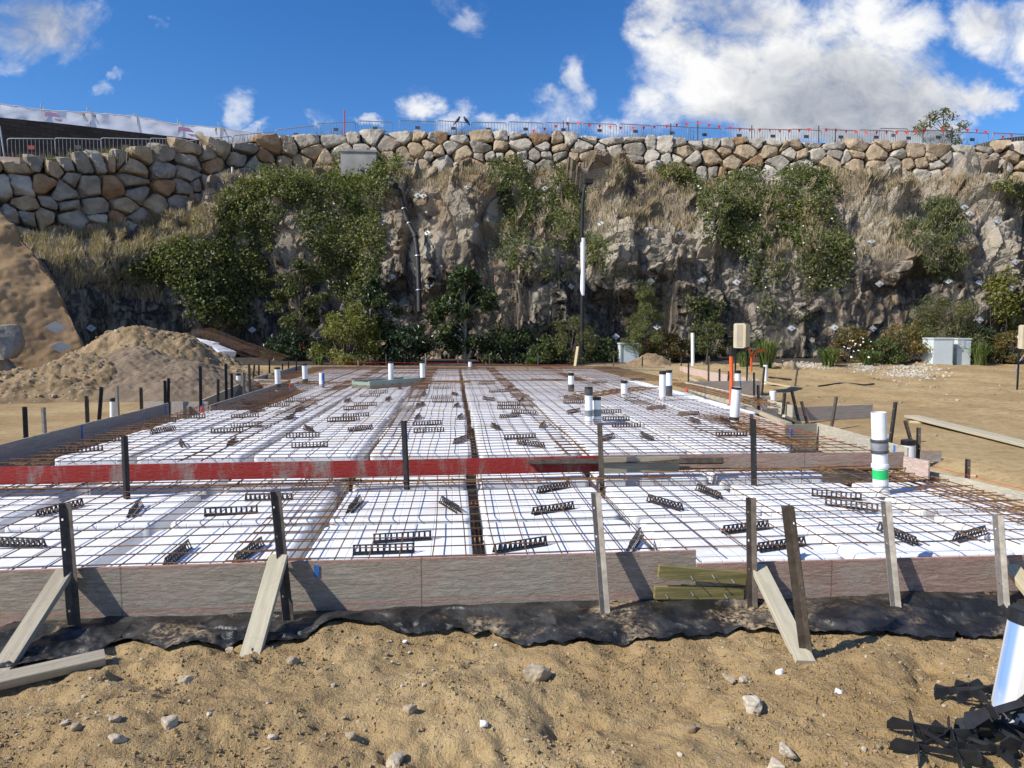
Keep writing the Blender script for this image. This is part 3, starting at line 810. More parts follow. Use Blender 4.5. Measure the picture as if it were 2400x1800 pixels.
for k, (s, z, r) in enumerate(sites):
    lo, hi = zf(s) - .7, zt(s) + rngw.uniform(-.20, .22)
    poly = [(s - 2.2, lo), (s + 2.2, lo), (s + 2.2, hi), (s - 2.2, hi)]
    near = np.argsort(np.hypot((sites[:, 0] - s) / 1.08, (sites[:, 1] - z) / .92))[1:30]
    for q in near:
        an = np.array((1 / 1.08, 1 / .92)); n = (sites[q, :2] - (s, z)) * an; L = np.hypot(*n); w2 = (min(sites[q, 2], 1.6) ** 2 - min(r, 1.6) ** 2) * .09 / (2 * L)
        n = n / L; c = n @ ((sites[q, :2] + (s, z)) / 2 * an) - w2; n = n * an; c = c / np.hypot(*n); n = n / np.hypot(*n)
        poly = clip_poly(poly, n, c)
        if len(poly) < 3: break
    if len(poly) < 3: continue
    P = np.array(poly); cen = P.mean(0); gap = .008
    N, H = [], []
    for i in range(len(P)):
        e = P[(i + 1) % len(P)] - P[i]; L = np.hypot(*e)
        if L < .06: continue
        n = np.array((e[1], -e[0])) / L; h = n @ (P[i] - cen) - gap
        tl = rngw.uniform(-.05, .20)
        N.append((n[0] + .11 * rngw.normal(), n[1] + .11 * rngw.normal(), tl)); H.append(max(.06, h) * (1.0 - .17 * rngw.random() ** 2))
    rad = np.hypot(*(P - cen).T).max()
    for _ in range(3):
        q_ = rngw.uniform(0, 6.283); N.append((math.cos(q_), math.sin(q_), rngw.uniform(.1, .9))); H.append(rad * rngw.uniform(.80, 1.05))
    size = (P.max(0) - P.min(0)).mean()
    N.append((rngw.normal() * .16, rngw.normal() * .16 + .12, 1.0)); H.append(min(size, .9) * rngw.uniform(.34, .48))
    for _ in range(3):
        N.append((rngw.normal() * .55, rngw.normal() * .55 + .1, 1.0)); H.append(min(size, .9) * rngw.uniform(.44, .66))
    N.append((0, 0, -1)); H.append(size * .4)
    grey = rngw.random() < (.56 if s < bend else .50)
    V, F = rock(N, H, p=60 if grey else 34, sub=3, seed=k, rough=.05 if grey else .045, nsc=2.4)
    top, foot, e, nrm = wall_frame(cen[0])
    zz = cen[1]; f = np.clip((zz - foot[2]) / max(.2, top[2] - foot[2]), -.3, 1.1)
    base = foot + (top - foot) * f
    W3 = np.array((base[0], base[1], zz)) + V[:, :1] * e + V[:, 1:2] * np.array((0, 0, 1.0)) + V[:, 2:3] * nrm - nrm * size * .12
    if grey: t = rngw.choice([rngw.uniform(.05, .38), rngw.uniform(.42, .58)], p=[.8, .2] if s < bend else [.28, .72])
    else: t = rngw.uniform(.62, .88) if rngw.random() < (.6 if s < bend else .92) else rngw.uniform(.92, 1)
    q = topx(W3[:1])[0]; dist = np.linalg.norm(W3.mean(0) - CAMP)
    vis = (size / dist) if -40 < q[0] < 2440 else 0
    rocks.append((vis, W3, F, t))
rocks.sort(key=lambda r: -r[0])
rest = MB()
for i, (vis, V, F, t) in enumerate(rocks):
    if i < 99 and vis > 0: MB().add(V, F, tint=t, smooth=False).build('boulder', 'boulder', parent=wall)
    else: rest.add(V, F, tint=t, smooth=False)
tag(rest.build('boulders', 'boulder', parent=wall), kind='stuff')
bk = []
for i in range(0, NU, 6):
    top, foot = Ptop[i], Pfoot[i]; a0, a1 = max(0, i - 12), min(NU - 1, i + 12)
    e = Ptop[a1] - Ptop[a0]; e[2] = 0; e /= np.linalg.norm(e); nb = np.array((-e[1], e[0], 0))
    bk.append([foot + nb * .28 - (0, 0, .8), foot + nb * .28, top + nb * .30 - (0, 0, .28), top + nb * 1.5 - (0, 0, .2)])
MB().grid(np.array(bk)).build('packing_stone', 'dark_fill', parent=wall)

# ------------------------------------------------------------------ smooth sprayed concrete batter at the left end of the cut
NS, NT_ = 220, 200
edge_px = [(205, 880), (190, 800), (150, 690), (100, 610), (45, 545), (-10, 490), (-60, 455)]
sp = np.empty((NS, NT_, 3))
ys = np.linspace(0, 1, NT_)
for j, f in enumerate(ys):
    k = f * (len(edge_px) - 1); a = int(min(k, len(edge_px) - 2)); g = k - a
    ex, ey = (np.array(edge_px[a]) * (1 - g) + np.array(edge_px[a + 1]) * g)
    E = at_d(ex, ey, 25.5 + 2.0 * f)
    for i in range(NS):
        q = i / (NS - 1)
        if q < .2:
            w_ = (q / .2); P = E + (np.array((E[0], E[1], 0)) / np.hypot(E[0], E[1]) * 8.0 + np.array((-1.6, 0, 0))) * (1 - w_) ** 1.2        # back of the spur, runs into the cut
        else:
            w_ = (q - .2) / .8; P = E + np.array((-9.0, -2.2, 0)) * w_ + np.array((-.1, -.3, 0)) * math.sin(min(1, w_ * 3) * math.pi / 2)
        sp[i, j] = P
sp[:, 0, 2] = -.2
sn = np.cross(np.gradient(sp, axis=0), np.gradient(sp, axis=1)); sn /= np.linalg.norm(sn, axis=2)[..., None] + 1e-9
sp = sp + sn * (.45 * fbm(sp * .45, 5, 91, .6) + .035 * fbm(sp * 3.0, 4, 92, .6))[..., None]
SLOPE_P, SLOPE_N = sp, sn
tag(MB().grid(sp).build('concrete_slope', 'shotcrete', origin=(0, 0, 0)), kind='structure')

# dark mulched planting bed along the foot of the cut
pb = []
for x in np.linspace(520, 2480, 160):
    dn = np.interp(x, [520, 1450, 1600, 2480], [28.6, 28.9, 30.2, 30.4]) + .35 * vnoise(np.array([[x / 60, 0, 0]]), 31)[0]
    pb.append([at_d(x, 850, dn + f * (35.8 - dn)) for f in np.linspace(0, 1, 14)])
pb = np.array(pb); pb[..., 2] = ground_z(pb[..., 0], pb[..., 1]) + .05; pb[:, 0, 2] -= .06
tag(MB().grid(pb).build('planting_bed', 'mulch', origin=(0, 0, 0)), kind='structure')
# ------------------------------------------------------------------ black membrane under everything, lapping out in front
mem = MB()
mem.grid(np.array([[(x, y, -.02) for y in np.linspace(YF + .12, 27.6, 40)] for x in np.linspace(-5.3, 6.2, 30)]), flip=True)
edge = [(-160, 1600), (-60, 1585), (20, 1577), (150, 1556), (240, 1541), (262, 1520), (300, 1512), (380, 1538), (470, 1534), (560, 1524), (640, 1519), (700, 1512), (735, 1496), (800, 1474), (870, 1480), (945, 1490), (1010, 1484),
        (1085, 1479), (1110, 1492), (1145, 1478), (1175, 1500), (1215, 1514), (1300, 1519), (1345, 1519), (1420, 1513), (1500, 1512), (1560, 1508), (1605, 1499), (1622, 1505), (1655, 1503), (1700, 1493), (1760, 1489), (1850, 1489), (1930, 1490), (2030, 1490), (2100, 1492), (2150, 1496), (2235, 1496), (2250, 1482), (2330, 1480), (2400, 1478), (2560, 1474)]
E = np.array([on_z(x, y, .0) for x, y in edge])
xs = np.linspace(E[0, 0], E[-1, 0], 900); ye = np.interp(xs, E[:, 0], E[:, 1])
vv = np.linspace(0, 1, 90)
ap = np.empty((900, 90, 3))
for j, v in enumerate(vv):
    y = ye + (YF + .14 - ye) * v
    wob = .030 * fbm(p2(xs * 2.6 + y * 1.5, y * 4.5), 4, 55) + .022 * np.abs(fbm(p2(xs * 6, y * 7 + xs * 2), 3, 57)) + .05 * np.clip(fbm(p2(xs * .9, y * 2.2), 2, 58), 0, 1)
    rid = lambda q, s: np.clip(1 - np.abs(fbm(q, 2, s)) * 5, 0, 1) ** 1.5
    wob = wob * .8 + .045 * rid(p2(xs * 1.1 + y * .6, y * 3.2), 60) * (.4 + .6 * np.clip(fbm(p2(xs, y * 2), 2, 63) + .5, 0, 1)) + .025 * rid(p2(xs * 2.3 - y * 2, y * 5 + xs), 64)
    wob = wob * .72
    z = ground_z(xs, y) * (1 - v) + .012 + wob * (.35 + .65 * math.sin(math.pi * min(1, v * 1.2))) + .012
    ap[:, j] = np.stack([xs, y, z], -1)
mem.grid(ap, flip=True)
tag(mem.build('plastic_membrane', 'black_membrane', origin=(0, YF, 0)), 'creased black plastic sheet under the formwork, lapping onto the dirt in front', 'plastic sheet')

# ------------------------------------------------------------------ form boards
def board(name, p, q, ztop, h, mat, label, th=.019, zq=None, marks=(), cat='form board', zb=None, lab_group='form boards round the slab'):
    """p, q: pixels of the ends of its top edge; drawn at height ztop"""
    A = on_z(*p, ztop); B = on_z(*q, ztop if zq is None else zq)
    return board3(name, A, B, h, mat, label, th, marks, cat, lab_group)
def board3(name, A, B, h, mat, label, th=.019, marks=(), cat='form board', lab_group='form boards round the slab'):
    d = B - A; L = np.linalg.norm(d); e = d / L; s = np.cross(e, (0, 0, 1)); s /= np.linalg.norm(s)
    # local frame: x along, y across, z up, so the grain follows the board
    m = MB()
    n = max(2, int(L / .05)); k = 5
    X = np.linspace(0, L, n); Zs = np.linspace(-h, 0, k)
    wav = .004 * fbm(p2(X * .8, X * 0), 2, 12)
    for sgn in (-1, 1):
        P = np.array([[(x, sgn * th / 2 + wv, z + .0025 * math.sin(x * 1.1)) for z in Zs] for x, wv in zip(X, wav)])
        m.grid(P, smooth=False, flip=(sgn > 0))
    top = np.array([[(x, sg * th / 2 + wv, 0 + .0025 * math.sin(x * 1.1)) for sg in (-1, 1)] for x, wv in zip(X, wav)]); m.grid(top, smooth=False)
    bot = top.copy(); bot[..., 2] -= h; m.grid(bot, smooth=False, flip=True)
    for x, wv in ((0, wav[0]), (L, wav[-1])):
        m.add([(x, -th / 2 + wv, -h), (x, th / 2 + wv, -h), (x, th / 2 + wv, 0), (x, -th / 2 + wv, 0)], [(0, 1, 2, 3)])
    o = m.build(name, mat, origin=(0, 0, 0))
    R = np.array([e, -s, np.cross(e, -s)]).T
    o.matrix_world = Matrix([list(R[0]) + [A[0]], list(R[1]) + [A[1]], list(R[2]) + [A[2]], [0, 0, 0, 1]])
    tag(o, label, cat, lab_group)
    for (x, w_, z0, z1, mt) in marks:                              # paint marks, a hair proud of the face on both sides
        mk = MB()
        for sg in (-1, 1):
            mk.cube(x, x + w_, sg * (th / 2 + .003) - .0008, sg * (th / 2 + .003) + .0008, z0, z1)
        c = mk.build('paint_mark', mt, origin=(0, 0, 0)); c.parent = o
    return o
FB = 'form_board'
yf = YF
A1 = on_z(-90, 1341, .33); B1 = on_z(1630, 1288, .33)
board3(FB, A1, B1, .335, 'board_grey', 'long grey concrete stained form board in front, pinkish along its bottom edge', .022,
       marks=[(1.95, .03, -.09, -.02, 'blue_paint'), (1.80, .012, -.31, -.22, 'blue_paint')])
A2 = on_z(1634, 1323, .262); B2 = on_z(2520, 1299, .262)
board3(FB, A2 + (0, .01, 0), B2, .262, 'board_pink', 'reddish brown form board in front, lower than the grey board it butts against', .022)
board(FB, (-120, 1097), (1407, 1068), .472, .158, 'board_red', 'form board with worn bright red paint standing across the foam pods')
board(FB, (1290, 1069.5), (2118, 1059), .470, .158, 'board_pink', 'pinkish grey form board continuing the red board across the pods', th=.018)
a = on_z(1409, 1071, .465); b = on_z(1590, 1068.5, .465)
board3(FB, a - (0, .028, 0), b - (0, .028, 0), .15, 'timber_grey', 'short yellowish grey timber fixed where the red board ends', .02)
BM = lambda x: (x, .035, -.30, -.005, 'blue_paint')
board(FB, (-140, 1077), (394, 944), .47, .42, 'board_dark', 'long grey form board along the left edge of the slab, nearest of that side', marks=[BM(2.6), BM(5.4)])
board(FB, (338, 941), (488, 942), .472, .38, 'board_dark', 'short grey form board facing us at the jog in the left edge', marks=[BM(1.05)])
board(FB, (492, 950), (678, 891), .47, .40, 'board_dark', 'grey form board of the left edge behind the jog, with pink top edge', marks=[BM(.3), BM(4.2)])
board(FB, (440, 953), (592, 886), .40, .25, 'timber_grey', 'grey outer board lying along the left edge behind the pickets', th=.04)
board(FB, (593, 886), (709, 855), .47, .42, 'board_dark', 'farthest grey form board of the left edge, beside the white pipes')
board(FB, (680, 891), (596, 888), .47, .35, 'board_dark', 'short cross board closing the farther jog in the left edge')
board(FB, (709, 856), (1140, 859), .47, .30, 'board_grey', 'pale grey form board closing the far edge, left half')
board(FB, (1142, 859.5), (1592, 859), .47, .30, 'timber_pale', 'yellowish form board closing the far edge, right half')
board(FB, (1594, 858), (1781, 891), .47, .36, 'board_palepink', 'pale pink form board on the right edge, farthest from us')
board(FB, (1783, 892), (1612, 894.5), .47, .34, 'board_dark', 'dark form board crossing behind the orange conduit', marks=[BM(.55)])
board(FB, (1605, 895), (1766, 928), .47, .36, 'board_pale', 'pale form board with two blue marks behind the orange conduit', marks=[BM(1.4), BM(3.3)])
board(FB, (1766, 928.5), (1806, 928.5), .47, .34, 'board_dark', 'short dark board at the far jog beside the white pipe stub')
board(FB, (1800, 937), (1858, 951), .47, .20, 'board_pale', 'small pale board end sticking out behind the grey loose board')
board(FB, (1732, 962), (1839, 995), .47, .36, 'board_palepink', 'pink form board with the grey cleat on the right edge', marks=[BM(1.9)])
board(FB, (1840, 995.5), (1914, 993), .47, .34, 'timber_grey', 'short greenish grey form board facing us at the right jog')
board(FB, (1915, 991), (2128, 1050), .47, .36, 'board_pale', 'pale form board with one blue mark, right edge past the jog', marks=[BM(1.85)])
board(FB, (2119, 1069), (2178, 1081), .45, .40, 'board_palepink', 'pink stained board at the corner by the tall white pipe')
board(FB, (2172, 1099), (2520, 1184), .33, .36, 'board_pale', 'pale form board of the front strip running out on the right')
board(FB, (2158, 1056), (2206, 1057), .40, .12, 'board_grey', 'grey board offcut standing behind the capped white pipe')
board(FB, (1785, 958), (2045, 948), .37, .25, 'board_dark', 'grey loose board standing in the dirt outside the right edge', th=.022)

# ------------------------------------------------------------------ foam pods
def pod_mesh(w, l, h):
    m = MB(); b = .024; n = 4
    a = w / 2; c = l / 2
    def ring(ix, z):
        pts = []
        for (sx, sy, a0) in ((1, 1, 0), (-1, 1, 90), (-1, -1, 180), (1, -1, 270)):
            r = .05
            for k in range(n + 1):
                t = math.radians(a0 + 90 * k / n)
                pts.append((sx * (a - ix - r) + r * math.cos(t), sy * (c - ix - r) + r * math.sin(t), z))
        return pts
    R = [ring(0, 0), ring(0, h - b), ring(b * .28, h - b * .3), ring(b, h)]
    k = len(R[0]); V = np.array(sum(R, []))
    F = [(i * k + j, i * k + (j + 1) % k, (i + 1) * k + (j + 1) % k, (i + 1) * k + j) for i in range(3) for j in range(k)]
    m.add(V, F); m.add(R[3], [list(range(k))])
    return m
XR = float(on_z(1128, 1290, POD_F)[0]) * .5 + float(on_z(1096, 868, POD_M)[0]) * .25 + .06      # middle of the central trench
xr_f = float(on_z(1126, 1290, POD_F)[0]); xr_m = float(on_z(1112, 1050, POD_M)[0])
PODS = []
podme = {}
def pod(x, y, w, l, zt_, label, rot=0.0):
    key = (round(w, 2), round(l, 2))
    if key not in podme:
        o = pod_mesh(w, l, .225).build('foam_pod', 'polystyrene', origin=(0, 0, 0)); podme[key] = o
    else:
        o = podme[key].copy(); COL.objects.link(o)
    o.location = (x, y, zt_ - .225); o.rotation_euler = (0, 0, rot)
    tag(o, label, 'foam pod', 'foam pods of the slab'); PODS.append((x, y, w, l, zt_, o))
rp = random.Random(3)
def side(c):
    return f'{ORD[c]} right of the trench' if c > 0 else f'{ORD[-c]} left of the trench'
for r, y in enumerate((YF + .62, YF + 1.80)):
    for c in list(range(-6, 0)) + list(range(1, 5)):
        x = xr_f + (c - .5 if c > 0 else c + .5) * 1.2
        w = 1.09
        if c == 4: w = .86; x -= .12
        if x - w / 2 < -7: continue
        pod(x + rp.uniform(-.012, .012), y + rp.uniform(-.012, .012), w, 1.05, POD_F + rp.uniform(-.004, .004),
            f'white foam pod, {ORD[r + 1]} row behind the front board, {side(c)}', rp.uniform(-.006, .006))
ya = float(on_z(1000, 1134, POD_F)[1])
for c in list(range(-6, 0)) + list(range(1, 4)):
    x = xr_f + (c - .5 if c > 0 else c + .5) * 1.2
    pod(x, ya + .30 + rp.uniform(-.015, .015), 1.09, .60, POD_F + .02, f'narrow white foam pod beneath the red board, {side(c)}', rp.uniform(-.01, .01))
YM0 = float(on_z(1030, 1063, POD_M)[1])
NROW = int((26.2 - YM0) / 1.2)
for r in range(NROW):
    y = YM0 + .545 + r * 1.2
    for c in list(range(-6, 0)) + list(range(1, 7)):
        x = xr_m + (c - .5 if c > 0 else c + .5) * 1.2
        lim0 = -4.14 if y < 12.0 else (-3.72 if y < 18.2 else -4.8)
        lim1 = 3.9 if y < 11.5 else 5.0
        xa_, xb_ = max(x - .545, lim0), min(x + .545, lim1)
        if xb_ - xa_ < .4: continue
        pod((xa_ + xb_) / 2 + rp.uniform(-.02, .02), y + rp.uniform(-.02, .02), xb_ - xa_, 1.055, POD_M + rp.uniform(-.006, .006),
            f'white foam pod, {ORD[r + 1]} row behind the red board, {side(c)}', rp.uniform(-.01, .01))

# ------------------------------------------------------------------ steel mesh sheets
def mesh_sheet(x0, x1, y0, y1, z, label, seed, sp=.2, rot=0.0, mat='rusty_steel', r=.0042, group='steel mesh sheets on the foam pods', sag=.012):
    rg = np.random.default_rng(seed); m = MB()
    cx, cy = (x0 + x1) / 2, (y0 + y1) / 2; ca, sa = math.cos(rot), math.sin(rot)
    def wz(P):
        return z + sag * fbm(p2(P[:, 0] * .8, P[:, 1] * .8), 2, seed % 50)
    def put(P, dz):
        P = np.array(P); q = P - (cx, cy); P2 = np.stack([cx + q[:, 0] * ca - q[:, 1] * sa, cy + q[:, 0] * sa + q[:, 1] * ca], -1)
        m.tube(np.stack([P2[:, 0], P2[:, 1], wz(P2) + dz], -1), r, 5, cap=False)
    for x in np.arange(x0, x1 + .01, sp):
        ys = np.linspace(y0 - rg.uniform(.02, .10), y1 + rg.uniform(.02, .10), max(3, int((y1 - y0) / .45)))
        put([(x + rg.normal() * .003 + .010 * math.sin(yy * 1.7 + x * 9), yy) for yy in ys], 0)
    for y in np.arange(y0, y1 + .01, sp):
        xs_ = np.linspace(x0 - rg.uniform(.02, .10), x1 + rg.uniform(.02, .10), max(3, int((x1 - x0) / .45)))
        put([(xx, y + rg.normal() * .003 + .008 * math.sin(xx * 1.9 + y * 7)) for xx in xs_], .0078)
    o = m.build('mesh_sheet', mat, origin=(cx, cy, z))
    return tag(o, label, 'steel mesh', group)
mesh_sheet(-6.6, -.95, YF + .10, YF + 2.62, MESH_F, 'rusty steel mesh sheet over the front foam pods, left of the trench', 1)
mesh_sheet(-1.35, 4.55, YF + .13, YF + 2.60, MESH_F + .010, 'rusty steel mesh sheet over the front foam pods, right of the trench', 2, rot=.008)
xs_m = [(-4.25, -2.45), (-2.65, -.65), (-.85, 1.35), (1.15, 3.35), (3.15, 4.35)]
k = 3; yb = [(YM0 - .55, YM0 + 5.2), (YM0 + 5.0, YM0 + 10.6), (YM0 + 10.4, 25.9)]
names_c = ['along the left edge', 'second strip from the left edge', 'over the central trench', 'second strip from the right edge', 'along the right edge']
names_r = ['nearest behind the red board', 'midway back', 'farthest back']
for ri, (y0, y1) in enumerate(yb):
    for ci, (x0, x1) in enumerate(xs_m):
        xa, xb = x0, x1
        if ri == 1 and ci == 0: xa = -3.85
        if ri == 1 and ci == 4: xb = 4.3
        if ri == 2 and ci == 0: xa = -5.0
        if ri == 2 and ci == 4: xb = 5.75
        mesh_sheet(xa, xb, y0, y1, MESH_M + .006 * (ci % 2) + .012 * (ri % 2), f'rusty steel mesh sheet {names_c[ci]}, {names_r[ri]}', 10 + k, rot=rp.uniform(-.006, .006)); k += 1

# ------------------------------------------------------------------ edge beam cages
def cage(A, B, w, z0, z1, nb, label, seed, mat='orange_rust', st=.28, r=.0065):
    A, B = np.array(A, float), np.array(B, float); d = B - A; L = np.linalg.norm(d); e = d / L; s = np.array((-e[1], e[0], 0)); rg = np.random.default_rng(seed)
    m = MB(); n = max(3, int(L / .6))
    for zz in (z0, z1):
        for k_ in range(nb):
            off = (k_ / (nb - 1) - .5) * w
            t = np.linspace(-.02, 1.02, n); P = A[None] + d[None] * t[:, None] + s * (off + rg.normal() * .012 + .014 * np.sin(t * L * 1.3 + k_))[:, None]
            P[:, 2] = zz + rg.normal() * .008 + .012 * np.sin(t * L * .9 + k_ * 2); m.tube(P, r, 5, cap=False)
    for q in np.arange(.1, L, st):
        c = A + e * q; l_, r_ = c + s * (w / 2 + .02), c - s * (w / 2 + .02)
        pts = [l_ + (0, 0, z0), r_ + (0, 0, z0), r_ + (0, 0, z1), l_ + (0, 0, z1), l_ + (0, 0, z0)]
        m.tube(pts[:3], .0042, 4, cap=False); m.tube(pts[2:], .0042, 4, cap=False)
        # mesh ends run over the beam
        m.tube([c - s * (w / 2 + .12) + (0, 0, z1 + .01), c + s * (w / 2 + .12) + (0, 0, z1 + .012)], .0042, 4, cap=False)
    return tag(m.build('rebar_cage', mat), label, 'rebar cage', 'rebar cages in the edge beams')
def flat(p): return np.array((p[0], p[1], 0.0))
cage((-4.55, YM0 - .4, 0), (-4.5, 12.1, 0), .30, .08, .28, 4, 'rusty rebar cage along the near left edge beam', 1)
cage((-3.90, 12.3, 0), (-3.88, 18.3, 0), .18, .08, .22, 3, 'rusty rebar cage along the left edge beam behind the jog', 2)
cage((-4.95, 18.6, 0), (-5.0, 26.6, 0), .3, .12, .34, 5, 'rusty rebar cage along the far left edge beam', 3)
cage((-4.8, 26.2, 0), (7.3, 25.3, 0), .9, .14, MESH_M, 7, 'orange rusted rebar cage along the far edge beam', 4)
cage((-4.2, 17.6, 0), (.3, 17.9, 0), .5, .14, MESH_M + .01, 6, 'orange rusted rebar cage crossing behind the blue topped pipe', 5)
cage((4.22, 8.1, 0), (4.15, 11.4, 0), .34, .1, .33, 5, 'rusty rebar cage along the right edge beam past the pink board', 6)
cage((5.45, 11.9, 0), (5.55, 17.3, 0), .6, .12, MESH_M - .01, 8, 'dense rusty rebar cage along the far right edge beam', 7)
cage((4.45, YF + .35, 0), (4.38, 7.2, 0), .40, .08, .275, 6, 'rusty rebar cage inside the front right form board', 8)
cage((1.9, YF + 2.75, 0), (4.6, YF + 2.72, 0), .55, .10, MESH_F + .03, 7, 'tangled rusty rebar cage below the pinkish board', 9)
cage((-6.6, YF + 2.52, 0), (1.9, YF + 2.50, 0), .22, .08, MESH_F - .02, 3, 'rusty rebar cage in the trench before the red board', 10, r=.006)
cage((2.2, 13.2, 0), (4.3, 15.6, 0), .5, .2, MESH_M + .012, 5, 'rusty rebar laid on the mesh among the paired pipes', 11)
# trench bars seen between the pods
m = MB()
for dx_ in (-.018, .02):
    m.tube([(xr_f + dx_, YF + .1, .06), (xr_f + dx_ + .01, YF + 2.5, .065)], .0075, 6)
    m.tube([(xr_m + dx_, YM0 - .3, .2), (xr_m + dx_ + .02, 25.6, .21)], .0075, 6)
tag(m.build('trench_bars', 'orange_rust'), 'two rusty bars lying in the central trench between the pods', 'rebar')

# ------------------------------------------------------------------ plastic strip chairs under the mesh
def chair_mesh(L=.40, h=.060):
    m = MB(); n = 11; wb = .021
    m.cube(-L / 2, L / 2, -.005, .005, h - .007, h)
    for sg in (-1, 1):
        m.cube(-L / 2, L / 2, sg * wb - .006, sg * wb + .006, 0, .007)
        for i in range(n):
            x = -L / 2 + .008 + i * (L - .016) / (n - 1)
            m.box((x, sg * wb / 2, h / 2), (.0066, 0, 0), (0, sg * wb / 2, -(h - .008) / 2), (0, .0022, .0015))
    return m
CH = [  # tile, ends of the base line in enlarged tile pixels
 (4, 945, 805, 1145, 800), (4, 1150, 780, 1330, 776), (4, 1500, 778, 1675, 768), (4, 1490, 838, 1700, 828), (4, 1370, 873, 1575, 868), (4, 995, 876, 1120, 855), (4, 1850, 793, 1915, 768), (4, 610, 930, 795, 925), (4, 395, 1010, 665, 985),
 (4, 1165, 932, 1200, 978), (4, 1475, 963, 1535, 925), (4, 1870, 905, 2055, 900), (4, 1890, 970, 2125, 960), (4, 1970, 845, 2030, 870), (4, 2130, 800, 2290, 795), (4, 1915, 738, 1970, 718), (4, 1720, 704, 1880, 696), (4, 1840, 669, 1980, 664), (4, 1600, 686, 1675, 680), (4, 1640, 740, 1700, 728),
 (4, 270, 1412, 510, 1350), (4, 835, 1428, 915, 1340), (4, 1325, 1412, 1670, 1392), (4, 1590, 1312, 1895, 1306), (4, -60, 1602, 290, 1616), (7, 1105, 338, 1195, 262), (7, 1555, 322, 1668, 240),
 (5, 40, 867, 205, 845), (5, -40, 797, 100, 790), (5, 5, 772, 185, 763), (5, 10, 724, 175, 718), (5, 80, 697, 230, 693), (5, 120, 638, 250, 635), (5, 175, 616, 305, 613), (5, 480, 788, 512, 763), (5, 755, 788, 785, 765), (5, 465, 826, 650, 818), (5, 470, 872, 665, 864), (5, 715, 953, 825, 908),
 (5, 1050, 915, 1265, 906), (5, 1130, 943, 1325, 970), (5, 970, 828, 1025, 857), (5, 1290, 842, 1318, 818), (5, 1020, 779, 1165, 764), (5, 1110, 745, 1255, 750), (5, 1005, 694, 1165, 692), (5, 1010, 717, 1160, 714), (5, 930, 655, 980, 662), (5, 1165, 664, 1180, 652), (5, 575, 650, 720, 647), (5, 585, 673, 735, 672),
 (5, 490, 703, 535, 690), (5, 735, 708, 760, 694), (5, 720, 622, 750, 630), (5, 525, 628, 545, 617), (5, 590, 588, 715, 586), (5, 960, 610, 1065, 606), (5, 1440, 655, 1570, 652), (5, 1450, 680, 1570, 679), (5, 1680, 745, 1790, 744), (5, 1690, 792, 1870, 791), (5, 1750, 836, 1945, 834), (5, 1660, 933, 1775, 900),
 (5, 1930, 890, 2030, 930), (5, 1490, 744, 1522, 738), (5, 2000, 720, 2085, 714), (5, 1750, 604, 1850, 602), (5, 1620, 549, 1730, 547), (5, 1870, 531, 1970, 530), (5, 890, 556, 1000, 554), (5, 1085, 582, 1110, 576), (5, 1230, 532, 1320, 530), (5, 370, 592, 388, 580), (5, 290, 664, 320, 652), (5, 20, 676, 62, 662),
 (5, 45, 1398, 125, 1315), (5, 650, 1325, 762, 1394), (5, 1260, 1268, 1490, 1222), (5, 1222, 1408, 1520, 1360), (5, 1995, 1316, 2200, 1376), (5, 205, 1585, 585, 1562), (5, 75, 1660, 475, 1646), (5, 1040, 1645, 1280, 1606), (5, 1885, 1620, 1925, 1560),
 (6, 205, 895, 425, 893), (6, 50, 793, 105, 812), (6, 235, 790, 310, 818), (6, 0, 760, 80, 755), (6, 100, 1243, 240, 1303), (6, 835, 1280, 1160, 1310), (6, 920, 1340, 1270, 1382), (6, 245, 1530, 570, 1490), (6, 485, 1645, 790, 1600), (6, 1275, 1500, 1510, 1605), (6, 1740, 1588, 1980, 1520)]
base_ch = None; placed = []
for (tl, x0, y0, x1, y1) in CH:
    p0, p1 = T(tl, x0, y0), T(tl, x1, y1)
    zt_ = POD_F if p0[1] > 1125 else POD_M
    a, b = on_z(*p0, zt_), on_z(*p1, zt_)
    c = (a + b) / 2; d = b - a; L = np.hypot(d[0], d[1])
    placed.append((c, math.atan2(d[1], d[0]), L, zt_))
info = []
for c, an, L, zt_ in placed:
    j = int(np.argmin([math.hypot(c[0] - p[0], c[1] - p[1]) + 10 * abs(zt_ - p[4]) for p in PODS])); info.append(j)
def where(j):
    l = PODS[j][5]['label']
    return l.replace('narrow white foam pod beneath the red board, ', 'beneath red board, ').replace('white foam pod, ', '').replace(' row behind the red board, ', ' pod row past red board, ').replace(' row behind the front board, ', ' pod row from the front, ').replace(' of the trench', ' of trench')
for j in sorted(set(info)):
    ks = sorted([i for i in range(len(info)) if info[i] == j], key=lambda i: placed[i][0][1])
    for n_, i in enumerate(ks):
        c, an, L, zt_ = placed[i]
        if base_ch is None: o = base_ch = chair_mesh().build('bar_chair', 'black_plastic', origin=(0, 0, 0))
        else: o = base_ch.copy(); COL.objects.link(o)
        o.location = (c[0], c[1], zt_ + .006); o.rotation_euler = (0, 0, an); 
        deg = abs(math.degrees(an)) % 180; deg = min(deg, 180 - deg)
        ori = 'crosswise' if deg < 25 else ('slanted' if deg < 62 else 'lengthwise')
        suf = '' if len(ks) == 1 else [', nearer', ', farther'][n_] if len(ks) == 2 else f', {ORD[n_ + 1]} nearest'
        w_ = where(j)
        pre = f'{ori} black bar chair, '
        tag(o, pre + w_ + suf, 'bar chair', 'plastic bar chairs under the mesh')

